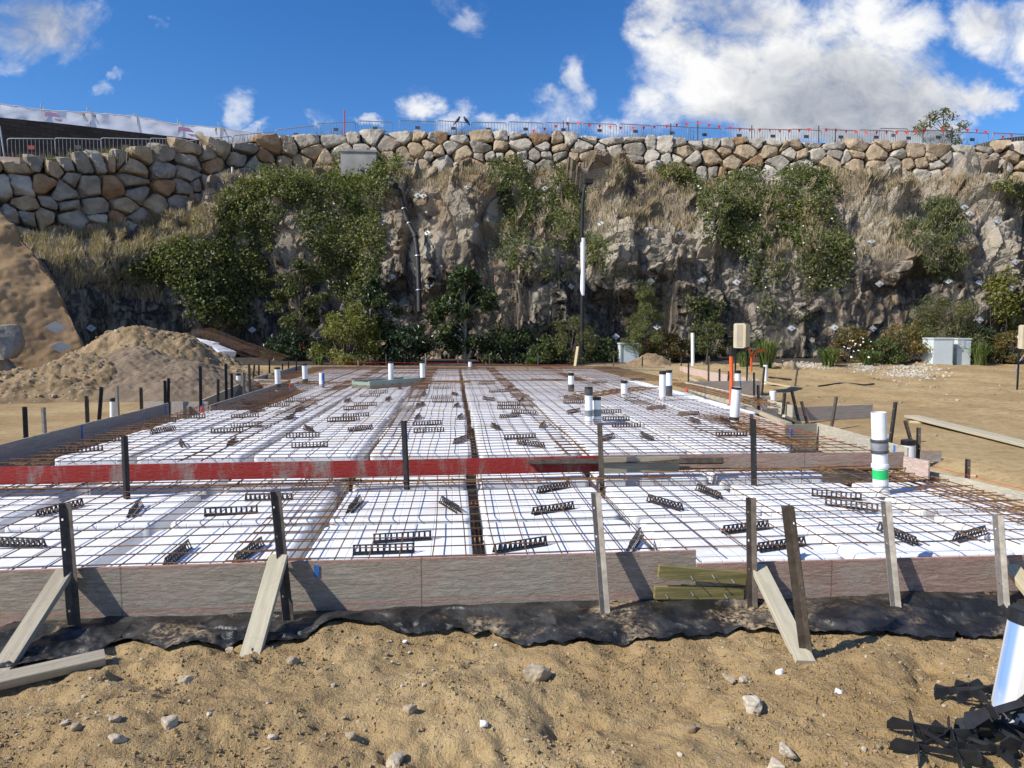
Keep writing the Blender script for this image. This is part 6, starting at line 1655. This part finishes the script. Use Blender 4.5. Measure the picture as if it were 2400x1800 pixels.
# ------------------------------------------------------------------ cabinets, meter boxes, conduits
def cabinet(x0, x1, ytop, ybot, d, dep, mat, label, tl=6):
    A, B = at_d(*T(tl, x0, ybot), d), at_d(*T(tl, x1, ybot), d); zt_ = at_d(*T(tl, x0, ytop), d)[2]; zb = min(gz(A[0], A[1]), A[2]) - .1
    t = thing('service_cabinet', ((A[0] + B[0]) / 2, A[1] + dep / 2, zb), label, 'cabinet')
    MB().cube(A[0], B[0], A[1], A[1] + dep, zb, zt_ - .05).build('body', mat, t)
    MB().cube(A[0] - .03, B[0] + .03, A[1] - .03, A[1] + dep + .03, zt_ - .048, zt_).build('lid', mat, t)
    return t, A, B, zb, zt_
t, A, B, zb, zt_ = cabinet(1621, 1758, 253, 432, 29.3, .7, 'pale_green_metal', 'pale grey green service cabinet, left of the touching pair')
MB().cube(B[0] - .05, B[0] - .02, A[1] - .012, A[1] - .001, zb + .2, zt_ - .12).build('door_edge', 'sage_metal', t)
t, A, B, zb, zt_ = cabinet(1776, 1868, 256, 428, 29.6, .6, 'pale_green_metal', 'pale grey green service cabinet with number label, right of the pair')
la, lb_ = at_d(*T(6, 1786, 325), 29.57), at_d(*T(6, 1842, 262), 29.57)
MB().cube(la[0], lb_[0], A[1] - .010, A[1] - .001, la[2], lb_[2] - .05).build('number_label', 'label_grey', t); nl_ = [c_ for c_ in t.children if c_.name.startswith('number_label')][0]
def text(body, size, x, y, z, mat, parent, name):
    cu_ = bpy.data.curves.new(name, 'FONT'); cu_.body = body; cu_.size = size; cu_.align_x = 'CENTER'; cu_.extrude = .001
    dg = None
    o_ = bpy.data.objects.new(name, cu_); COL.objects.link(o_); bpy.context.view_layer.update()
    me = bpy.data.meshes.new_from_object(o_.evaluated_get(bpy.context.evaluated_depsgraph_get())); bpy.data.objects.remove(o_)
    me.materials.clear(); me.materials.append(M[mat]); o_ = bpy.data.objects.new(name, me); COL.objects.link(o_)
    o_.parent = parent; po = np.array(parent['_o']); o_.location = np.array((x, y, z)) - po; o_.rotation_euler = (math.pi / 2, 0, 0)
xm = (la[0] + lb_[0]) / 2
text('5', .34, xm, A[1] - .0125, la[2] + .10, 'white_paper', nl_, 'number'); text('LOT', .12, xm, A[1] - .0125, lb_[2] - .17, 'white_paper', nl_, 'lot_text')
t, A, B, zb, zt_ = cabinet(1812, 1928, 287, 432, 30.4, .6, 'pale_green_metal', 'grey service cabinet behind the small sand heap', 5)
MB().cube(A[0] - .03, A[0] + .05, A[1] - .025, A[1] - .001, zb, zt_ - .05).build('corner_post', 'sage_metal', t)
def meterbox(x0, x1, y0, y1, d, label, post):
    A, B = at_d(*T(6, x0, y1), d), at_d(*T(6, x1, y0), d); P = at_d(*T(6, *post), d); zg = gz(P[0], P[1])
    t = thing('meter_box', (P[0], P[1], zg), label, 'meter box')
    Wd = B[0] - A[0]; an = math.radians(-38)
    cx_, cy_ = (A[0] + B[0]) / 2, A[1] + .12; R2 = lambda x, y: np.array((cx_ + x * math.cos(an) - y * math.sin(an), cy_ + x * math.sin(an) + y * math.cos(an), 0))
    hw_, hd = Wd * .36, Wd * .30; zc = (A[2] + B[2]) / 2; hz = (B[2] - A[2]) / 2
    e1 = R2(1, 0) - R2(0, 0); e2 = R2(0, 1) - R2(0, 0); c = R2(0, 0) + (0, 0, zc)
    MB().box(c, e1 * hd, e2 * hw_, (0, 0, hz)).build('case', 'cream_metal', t)
    MB().box(c - e1 * (hd + .012), e1 * .010, e2 * (hw_ - .02), (0, 0, hz - .02)).build('door', 'cream_metal', t); dr_ = [c_ for c_ in t.children if c_.name.startswith('door')][0]
    MB().box(c - e1 * (hd + .028) + e2 * (hw_ - .05), e1 * .006, e2 * .018, (0, 0, .03)).build('latch', 'white_paper', dr_)
    MB().box(c - e2 * (hw_ + .003) + e1 * .02, e1 * (hd - .05), e2 * .0025, (0, 0, hz - .03)).build('side_panel', 'dark_cream', t)
    MB().box(c + e1 * (hd + .03), e1 * .02, e2 * (hw_ + .05), (0, 0, hz * .92)).build('backboard', 'timber_pale', t)
    for sg in (-.16, .16):
        MB().cube(P[0] + sg - .018, P[0] + sg + .018, cy_ + .02, cy_ + .05, zg - .2, zc).build('post', 'black_pole', t)
    return t
meterbox(335, 447, 160, 320, 18.5, 'beige electrical meter box on black posts behind the orange conduit', (395, 560))
meterbox(2190, 2300, 170, 325, 18.5, 'beige electrical meter box cut by the right border of the picture', (2245, 480))
def conduit(pts, r, mat, label, name='conduit', caps=(), cat='conduit'):
    t = thing(name, pts[0], label, cat); MB().tube(pts, r, 10).build('tube', mat, t)
    for (a_, b_, mt, nm) in caps: MB().tube([a_, b_], r * 1.25, 10).build(nm, mt, t)
    return t
ob = on_z(*T(6, 313, 690), .38); ot = on_y(*T(6, 314, 372), ob[1]); om = ot + (0, 0, .16)
conduit([ob, ob + (ot - ob) * .5 + (.01, 0, 0), ot], .034, 'orange_plastic', 'straight orange conduit standing upright before the meter box', caps=[(ot, om, 'black_cap', 'black_end')])
ya_ = float(at_d(*T(6, 440, 400), 18.7)[1])
cpts = [on_y(*T(6, *p), ya_) for p in ((445, 412), (452, 385), (462, 358), (485, 338), (510, 332), (532, 336))]
conduit(cpts, .035, 'orange_plastic', 'bent orange conduit arching out from behind the meter box')
cpts = [on_y(*T(6, *p), ya_ - .1) for p in ((425, 322), (435, 345), (444, 385), (445, 470))]
conduit(cpts, .026, 'orange_plastic', 'thin orange conduit hanging down behind the meter box posts')
cpts = [on_y(*T(6, *p), float(on_z(*T(6, 2155, 488), .2)[1])) for p in ((2155, 490), (2162, 455), (2180, 410), (2215, 362), (2260, 330))]
conduit(cpts, .024, 'grey_tape', 'bent grey conduit rising from the dirt at the right border')
pg = [on_z(*T(6, *p), .17) for p in ((880, 568), (940, 566), (1020, 563), (1100, 559), (1180, 554), (1240, 548))]
pg = [np.array((p[0], p[1], gz(p[0], p[1]))) for p in pg]
conduit([p + (0, 0, .02) for p in pg], .022, 'black_plastic', 'black poly pipe lying across the yard dirt', cat='pipe')
pg = [on_z(*T(6, *p), .17) for p in ((560, 525), (600, 530), (640, 535), (700, 546))]
pg = [np.array((p[0], p[1], gz(p[0], p[1]))) for p in pg]
conduit([p + (0, 0, .02) for p in pg], .03, 'black_plastic', 'short black pipe lying by the slim white pipe', cat='pipe')
vy = float(on_z(*T(4, 1975, 445), .3)[1]) + 3.0
conduit([on_y(*T(4, *p), vy) for p in ((1972, 420), (1972, 380), (1970, 330))], .09, 'black_pole', 'black post with a drooping orange hose by the far left corner', name='hose_post', cat='post')
conduit([on_y(*T(4, *p), vy - .1) for p in ((1972, 322), (1965, 305), (1950, 285), (1932, 272))], .055, 'orange_plastic', 'orange hose bent off the top of the black post', name='hose', cat='hose', caps=[(on_y(*T(4, 1945, 282), vy - .12), on_y(*T(4, 1925, 266), vy - .12), 'white_paper', 'white_wrap'), (on_y(*T(4, 1908, 266), vy - .12), on_y(*T(4, 1885, 260), vy - .12), 'white_paper', 'hose_end'), (on_y(*T(4, 1925, 266), vy - .11), on_y(*T(4, 1908, 266), vy - .11), 'black_cap', 'joiner')])
# orange marker flags
for (tl, x, y, z, lab) in ((4, 1308, 738, .40, 'small orange marker cone by the jog board on the left edge'), (4, 1882, 578, .40, 'small orange marker cone at the far left jog'), (6, 25, 605, .40, 'small orange marker cone at the far right edge beam')):
    p = on_z(*T(tl, x, y), z); MB_ = MB().lathe(p, [(0, 0), (.035, 0), (.012, .10), (0, .11)], 8); tag(MB_.build('marker_cone', 'orange_flag'), lab, 'marker')
# string line along the right edge and beyond the far edge
sa, sb = on_z(*T(6, 600, 815), .5), on_z(*T(6, 2212, 1235), .36)
tag(MB().tube([sa, (sa + sb) / 2 + (0, 0, -.02), sb], .0025, 4).build('string_line', 'orange_flag'), 'thin orange string line along the right hand form boards', 'string')
sa, sb = on_z(*T(5, -60, 408), .62), on_z(*T(5, 1500, 432), .5)
tag(MB().tube([sa, sb], .006, 4).build('string_line', 'red_paint'), 'thin red string line beyond the far form board', 'string')

# ------------------------------------------------------------------ plastic pod spacers in the corner
def spacer_mesh(seed):
    m = MB(); t = .0025; hh = .030; r = .105
    C4 = [np.array((math.cos(a), math.sin(a), 0)) * r for a in (math.radians(k * 90) for k in range(4))]
    def fin(p, q, h0, h1, zc=0.0, u0=None, u1=None):
        u0 = h0 if u0 is None else u0; u1 = h1 if u1 is None else u1
        p, q = np.array(p, float), np.array(q, float); e = (q - p); L = np.linalg.norm(e); e /= L; s = np.array((-e[1], e[0], 0)) * t
        V = [p - s + (0, 0, zc - h0), p + s + (0, 0, zc - h0), q + s + (0, 0, zc - h1), q - s + (0, 0, zc - h1), p - s + (0, 0, zc + u0), p + s + (0, 0, zc + u0), q + s + (0, 0, zc + u1), q - s + (0, 0, zc + u1)]
        m.add(V, [(3, 2, 1, 0), (4, 5, 6, 7), (0, 1, 5, 4), (1, 2, 6, 5), (2, 3, 7, 6), (3, 0, 4, 7)])
    for i in range(4): fin(C4[i], C4[(i + 1) % 4], hh * .45, hh * .45)
    fin(C4[0], C4[2], hh * .3, hh * .3, -.006); fin(C4[1], C4[3], hh * .3, hh * .3, .006)
    for i in range(4):
        d = C4[i] / r; s = np.array((-d[1], d[0], 0))
        for sg in (-1, 1):
            a_ = C4[i]; b_ = a_ + (d * .75 + s * sg * .75) * .070; c_ = b_ + (d * .75 + s * sg * .75) * .022
            fin(a_ - d * .01, b_, hh * .55, hh * 1.15, 0, hh * .5, hh * .85); fin(b_, c_, hh * 1.15, hh * 1.15, 0, hh * .85, -hh * .1)
        fin(C4[i], C4[i] - d * .04, hh * 1.1, hh * .5, 0, hh * .7, hh * .4)
    return m
SPC = [((9, 1560, 1470), .07, (.05, -.10, .3), 1.15, 'black plastic pod spacer lying flat at the near left of the pile'), ((9, 1790, 1150), .09, (-.28, .22, .95), 1.0, 'black plastic pod spacer at the back of the pile'), ((9, 1990, 1290), .15, (-.75, .2, .45), 1.25, 'black plastic pod spacer tipped up against the big pipe'), ((9, 2160, 1240), .17, (-.95, -.25, .2), 1.2, 'black plastic pod spacer standing before the big pipe'), ((9, 2150, 1480), .07, (.25, .15, .8), 1.2, 'black plastic pod spacer at the near right of the pile'), ((9, 1800, 1480), .06, (.0, .15, .75), 1.05, 'black plastic pod spacer in the middle of the pile')]
for i, ((tl, x, y), z, rot, sc_, lab) in enumerate(SPC):
    p = on_z(*T(tl, x + 70, y), z); o = spacer_mesh(i).build('pod_spacer', 'grey_black_plastic', origin=(0, 0, 0)); o.location = p; o.location.z = max(z, gz(p[0], p[1]) + .045); o.rotation_euler = rot; o.scale = (sc_ * .82,) * 3
    tag(o, lab, 'pod spacer', 'black plastic pod spacers in the corner')

# ------------------------------------------------------------------ the crest: barriers, flags, birds
def barrier_mesh(t, W, Hh, slope=0.0, sign='sign_dark', nb=12):
    o = np.array(t['_o']); f = lambda x, z: o + np.array((x, 0, z + x * slope)); r = .10
    pts = [f(-W / 2, .12), f(-W / 2, Hh - r), f(-W / 2 + r * .3, Hh - r * .3), f(-W / 2 + r, Hh), f(0, Hh), f(W / 2 - r, Hh), f(W / 2 - r * .3, Hh - r * .3), f(W / 2, Hh - r), f(W / 2, .12)]
    MB().tube(pts, .026, 6).tube([f(-W / 2, .16), f(W / 2, .16)], .02, 5).build('frame', 'barrier_steel', t)
    m = MB()
    for k in range(1, nb): x = -W / 2 + W * k / nb; m.tube([f(x, .16), f(x, Hh)], .013, 4, cap=False)
    bars_ = m.build('bars', 'barrier_steel', t)
    for sg in (-1, 1):
        m = MB(); c = f(sg * W * .36, 0); m.tube([c + (0, -.3, .0), c + (0, -.2, .12), c + (0, .2, .12), c + (0, .3, .0)], .018, 5); m.build('foot', 'barrier_steel', t)
    c = f(0, Hh * .62); MB().cube(c[0] - .14, c[0] + .14, c[1] - .024, c[1] - .014, c[2] - .09, c[2] + .09).build('sign_plate', sign, bars_)
BAR = [ # tile, x0, x1, ytop at each end
 (1, -260, -10, 352, 352), (1, 55, 350, 348, 343), (1, 362, 650, 345, 347), (1, 660, 968, 345, 345), (1, 978, 1210, 345, 350), (1, 1228, 1500, 362, 326), (1, 1515, 1780, 328, 297), (1, 1790, 2045, 290, 258), (1, 2055, 2300, 250, 234),
 (2, 108, 330, 232, 236), (2, 376, 612, 229, 232), (2, 622, 832, 230, 240), (2, 838, 1068, 241, 240), (2, 1083, 1306, 238, 242), (2, 1320, 1558, 243, 245), (2, 1564, 1784, 248, 250), (2, 1800, 2012, 251, 258), (2, 2030, 2255, 261, 268),
 (3, 32, 250, 275, 277), (3, 260, 470, 279, 282), (3, 480, 690, 284, 286), (3, 700, 903, 285, 290), (3, 913, 1137, 289, 291), (3, 1140, 1370, 290, 293), (3, 1375, 1555, 296, 298), (3, 1762, 1990, 304, 308), (3, 2005, 2230, 310, 315)]
ib = 11
for k, (tl, x0, x1, ya_, yb_) in enumerate(BAR):
    p0, p1 = T(tl, x0, ya_), T(tl, x1, yb_); pm = (p0[0] + p1[0]) / 2
    i = int(np.clip(np.interp(pm, ucol, np.arange(NU)), 0, NU - 1)); d = float(Ptop[i] @ FWD) + .75
    A, B = at_d(*p0, d), at_d(*p1, d); W_ = np.hypot(*(B - A)[:2]); slope = (B[2] - A[2]) / W_
    Hh = 1.08; c = (A + B) / 2
    if k < ib: lab = f'grey steel crowd barrier on the crest, {ORD[ib - k]} left of the perched birds' if k > 4 else f'grey steel crowd barrier before the dark block wall, {ORD[k + 1]} from the left'
    elif k == ib: lab = 'grey steel crowd barrier with two birds perched on its right end'
    else: lab = f'grey steel crowd barrier on the crest, {ORD[k - ib]} right of the perched birds'
    t = thing('crowd_barrier', (c[0], c[1], c[2] - Hh), lab, 'crowd barrier', 'crowd barriers along the crest')
    barrier_mesh(t, W_, Hh, slope, 'sign_red' if k == 1 else 'sign_dark')
    if k == 11: bird_c = (c, W_, slope)
for k, (x0, x1, y, dd2, lab) in enumerate([(1270, 1465, 280, 2.6, 'grey crowd barrier in a second row behind the crest, with a pale post'), (1562, 1745, 291, 2.2, 'dark crowd barriers bunched together left of the small tree, front one'), (1575, 1755, 291, 2.45, 'dark crowd barriers bunched together left of the small tree, rear one')]):
    p0, p1 = T(3, x0, y), T(3, x1, y); i = int(np.interp((p0[0] + p1[0]) / 2, ucol, np.arange(NU))); d = float(Ptop[i] @ FWD) + dd2; A, B = at_d(*p0, d), at_d(*p1, d); c = (A + B) / 2
    t = thing('crowd_barrier', (c[0], c[1], c[2] - 1.1), lab.replace('crowd barriers bunched', 'crowd barrier bunched'), 'crowd barrier', 'crowd barriers along the crest'); barrier_mesh(t, B[0] - A[0], 1.1, 0, nb=22 if k else 12)
# birds
def bird(px, py, d, face, label):
    p = at_d(px, py, d); t = thing('bird', p, label, 'bird')
    q = np.array([(-.30, 0, -.19), (-.20, 0, -.09), (-.13, 0, .03), (-.06, 0, .10), (.02, 0, .175), (.055, 0, .235), (.075, 0, .285), (.10, 0, .31), (.125, 0, .315)]); r = [.018, .035, .062, .085, .085, .062, .050, .052, .018]
    q[:, 0] *= face; MB().tube(p + q, r, 10).build('body', 'bird_black', t)
    MB().tube(p + np.array([(.115 * face, 0, .315), (.16 * face, 0, .308), (.20 * face, 0, .298)]), [.02, .013, .003], 6).build('beak', 'bird_black', t)
    for sg in (-1, 1): MB().tube(p + np.array([(-.02 * face, sg * .03, .07), (.0, sg * .03, .0), (.03 * face, sg * .03, -.005)]), [.014, .008, .008], 5).build('leg', 'bird_black', t)
    for sg in (-1, 1): MB().tube(p + np.array([(.0, sg * .075, .17), (-.08 * face, sg * .085, .06), (-.22 * face, sg * .05, -.08)]), [.02, .045, .01], 6).build('wing', 'bird_black', t)
d_b = float(Ptop[int(np.interp(1075, ucol, np.arange(NU)))] @ FWD) + .75
bird(*T(2, 757, 238), d_b, 1, 'black bird perched on the barrier, the left one looking right')
bird(*T(2, 806, 240), d_b, -1, 'black bird perched on the barrier, the right one looking left')
# bunting on black posts
POSTS = [(2, 1438, 230, 318, 'black'), (2, 1471, 210, 318, 'white tipped'), (2, 2135, 248, 330, 'black'), (3, 98, 232, 335, 'black'), (3, 448, 260, 345, 'black'), (3, 882, 262, 350, 'black'), (3, 990, 280, 352, 'short black'), (3, 1558, 282, 352, 'black'), (3, 1745, 268, 352, 'black')]
for k, (tl, x, y0, y1, c_) in enumerate(POSTS):
    p1_, p0_ = T(tl, x, y0), T(tl, x, y1); i = int(np.interp(p0_[0], ucol, np.arange(NU))); d = float(Ptop[i] @ FWD) + .45; A, B = at_d(*p0_, d), at_d(*p1_, d)
    t = thing('flag_post', A - (0, 0, .2), f'{c_} post holding the flag string on the crest, {ORD[k + 1]} from the left', 'post', 'flag posts on the crest'); MB().tube([A - (0, 0, .2), B], .028, 6).build('shaft', 'picket_black', t)
    if 'white' in c_: MB().tube([B - (0, 0, .3), B + (0, 0, .02)], .036, 6).build('tip', 'white_paper', t)
FL = [(2, 1246, 300), (2, 1318, 287), (2, 1368, 313), (2, 1392, 270), (2, 1466, 250), (2, 1535, 248), (2, 1606, 262), (2, 1674, 268), (2, 1743, 275), (2, 1810, 281), (2, 1892, 282), (2, 1960, 280), (2, 2028, 274), (2, 2110, 270), (2, 2174, 262), (3, 26, 255), (3, 106, 250), (3, 171, 264), (3, 236, 273), (3, 307, 281), (3, 371, 289), (3, 436, 293), (3, 500, 295), (3, 563, 298), (3, 628, 299), (3, 694, 297), (3, 756, 295), (3, 819, 291), (3, 930, 292), (3, 994, 294), (3, 1059, 303), (3, 1122, 305), (3, 1190, 311), (3, 1258, 310), (3, 1321, 310), (3, 1386, 310), (3, 1448, 308), (3, 1510, 305), (3, 1570, 298), (3, 1690, 285), (3, 1846, 296), (3, 1905, 298), (3, 1965, 308), (3, 2020, 318), (3, 2075, 340), (3, 2130, 330)]
bt_ = thing('flag_string', Ptop[int(np.interp(1500, ucol, np.arange(NU)))], 'string of small red orange triangle flags along the crest barriers', 'bunting')
pts_ = []
rf = random.Random(9)
for (tl, x, y) in FL:
    px, py = T(tl, x, y); i = int(np.interp(px, ucol, np.arange(NU))); d = float(Ptop[i] @ FWD) + .40; P = at_d(px, py, d); pts_.append(P + (0, 0, .11))
    a_ = rf.uniform(-.7, .7); u = np.array((math.cos(a_), math.sin(a_), 0)) * .105; w_ = np.array((-math.sin(a_), math.cos(a_), 0)) * .006
    top_ = P + (0, 0, .11); tip = P + (rf.uniform(-.03, .03), rf.uniform(-.05, .05), -.11)
    MB().add([top_ - u - w_, top_ + u - w_, tip - w_, top_ - u + w_, top_ + u + w_, tip + w_], [(0, 1, 2), (5, 4, 3)], [(0, 3, 4, 1), (1, 4, 5, 2), (2, 5, 3, 0)]).build('flag', 'orange_flag', bt_)
MB().tube(pts_, .006, 4, cap=False).build('string', 'orange_flag', bt_)
# single markers on the crest and slope
def stick(tl, x, y0, y1, d_off, r, mat, label):
    p1_, p0_ = T(tl, x, y0), T(tl, x, y1); i = int(np.interp(p0_[0], ucol, np.arange(NU))); d = float(Ptop[i] @ FWD) + d_off; A, B = at_d(*p0_, d), at_d(*p1_, d)
    tag(MB().tube([A - (0, 0, .15), B], r, 6).build('marker_post', mat), label, 'post')
stick(2, 20, 160, 300, .5, .035, 'red_paint', 'thin red marker post on the crest above the headwall')
stick(1, 1505, 530, 605, -1.2, .05, 'white_pvc', 'short white marker post at the foot of the boulder wall')
stick(2, 1670, 478, 500, -1.5, .05, 'orange_flag', 'tiny red marker peg in the dry grass above the lamp')
# dark block wall and scrim fence at upper left
WL = [(-260, 252, 35.5), (0, 275, 38.0), (150, 290, 40), (300, 308, 42.5), (450, 325, 45.5), (520, 338, 47.5)]
Wp = [at_d(x, y, d) for x, y, d in WL]
m = MB(); V = []
for P in Wp: V.append([P + (0, 0, -3.2), P, P + (-.3, .35, 0), P + (-.3, .35, -3.2)])
m.grid(np.array(V), smooth=False)
tag(m.build('block_wall', 'dark_blocks'), 'dark grey block retaining wall at the upper left below the white banner', 'retaining wall')
TOPY = [(-260, 226), (0, 244), (96, 258), (205, 264), (315, 272), (417, 292), (512, 300), (600, 312), (640, 318)]
def sc_d(px): return np.interp(px, [w[0] for w in WL] + [650], [w[2] for w in WL] + [50]) + .5
sf = thing('scrim_fence', Wp[3] + (0, .4, 0), 'white cloth banner fence running along the top of the dark block wall', 'fence')
xs_ = np.linspace(-260, 640, 90); G = []
for x in xs_:
    d = sc_d(x); yt = np.interp(x, [a[0] for a in TOPY], [a[1] for a in TOPY]); yb2 = np.interp(x, [w[0] for w in WL] + [650], [w[1] for w in WL] + [352])
    A, B = at_d(x, yb2 + 3, d), at_d(x, yt, d); k = np.linspace(0, 1, 10)[:, None]
    off = np.array([.06 * vnoise(np.array([[x / 14, kk * 3, 0]]), 8)[0] + .05 * math.sin(x * .12 + kk * 2) for kk in k[:, 0]])
    G.append(A + (B - A) * k + off[:, None] * np.array((.2, -1, 0)))
G = np.array(G); ban_ = MB().grid(G).build('banner', 'white_scrim', sf)
m = MB(); m.tube(G[:, -1] + (0, 0, .01), .022, 5); m.build('top_wire', 'white_paper', sf)
for (x, y) in ((96, 243), (205, 252), (315, 265), (417, 280), (512, 287), (604, 298)):
    d = sc_d(x) + .12; yb2 = np.interp(x, [w[0] for w in WL] + [650], [w[1] for w in WL] + [352]); A, B = at_d(x, yb2 + 6, d), at_d(x, y, d)
    MB().tube([A, B], .034, 6).tube([A + (.14, 0, 0), B + (.14, 0, -.12)], .028, 6).build('post', 'galvanised', sf)
def emblem(px0, tiltd):
    d = sc_d(px0) - .14
    s = 1.0
    def poly(P, nm):
        P3 = np.array([at_d(px0 + x, tiltd + y + x * .11, d) for x, y in P]); n = len(P3); off = np.array((.0, .02, 0))
        MB().add(np.concatenate([P3, P3 + off]), [list(range(n))[::-1]], [list(range(n, 2 * n))], [(i, (i + 1) % n, n + (i + 1) % n, n + i) for i in range(n)]).build(nm, 'purple_print', ban_)
    poly([(0, 0), (24, 0), (30, 4), (38, 9), (20, 9), (8, 8), (0, 12)], 'printed_swoosh'); poly([(20, 14), (38, 14), (38, 19), (30, 19)], 'printed_bar')
emblem(106, 262); emblem(418, 300 - 3)
for (x, y) in ((192, 268), (218, 272), (502, 303), (521, 305)):
    d = sc_d(x) + .05; A, B = at_d(x - 6, y + 3, d), at_d(x + 6, y - 3, d); MB().cube(A[0], B[0], A[1] - .02, A[1] + .02, A[2], B[2]).build('fence_clip', 'dark_cream', sf)
P = at_d(468, 318, 45.5); tag(MB().lathe(P + (0, 0, 0), [(0, -.02), (.26, 0), (.26, .05), (0, .07)], 20, (.2, -1, .1)).lathe(P + (0, .05, -.7), [(.0, 0), (.05, 0), (.05, .7), (0, .7)], 8).build('round_lid', 'cream_metal'), 'pale round disc standing before the end of the white banner', 'disc')
P = Ptop[int(np.interp(15, ucol, np.arange(NU)))] + (0, .1, .02)
tag(MB().box(P, (.55, .1, 0), (-.05, .22, 0), (0, 0, .14)).build('pink_block', 'board_palepink'), 'pinkish block lying on the left end of the boulder wall', 'block')
P0_, P1_ = at_d(0, 305, 33.9), at_d(11, 362, 33.9)
tag(MB().tube([P1_ - (0, 0, .3), P0_ + (0, 0, .2)], .035, 6).build('fence_post', 'galvanised'), 'thin grey steel post at the left border before the dark wall', 'post')
# right hand roof beyond the crest
A = at_d(2330, 325, 60); B = at_d(2560, 300, 60)
tag(MB().add([A + (0, 0, -2.5), B + (0, 0, -2.5), B, A + (.5, 0, 0), A + (0, 5, -2.5), B + (0, 5, -2.5), B + (0, 5, .4), A + (.5, 5, .4)], [(0, 1, 2, 3), (5, 4, 7, 6), (3, 2, 6, 7), (4, 0, 3, 7), (1, 5, 6, 2), (4, 5, 1, 0)]).build('distant_wall', 'dark_blocks'), 'dark low wall far behind the crest at the right border', 'wall')

rb = [on_z(*T(5, *p), POD_M - .10) for p in ((100, 1040), (170, 960), (240, 870), (330, 765), (420, 640))]
conduit(rb, .055, 'white_pvc', 'white pipe lying in the gap between pods left of the trench', cat='pipe', name='floor_pipe')
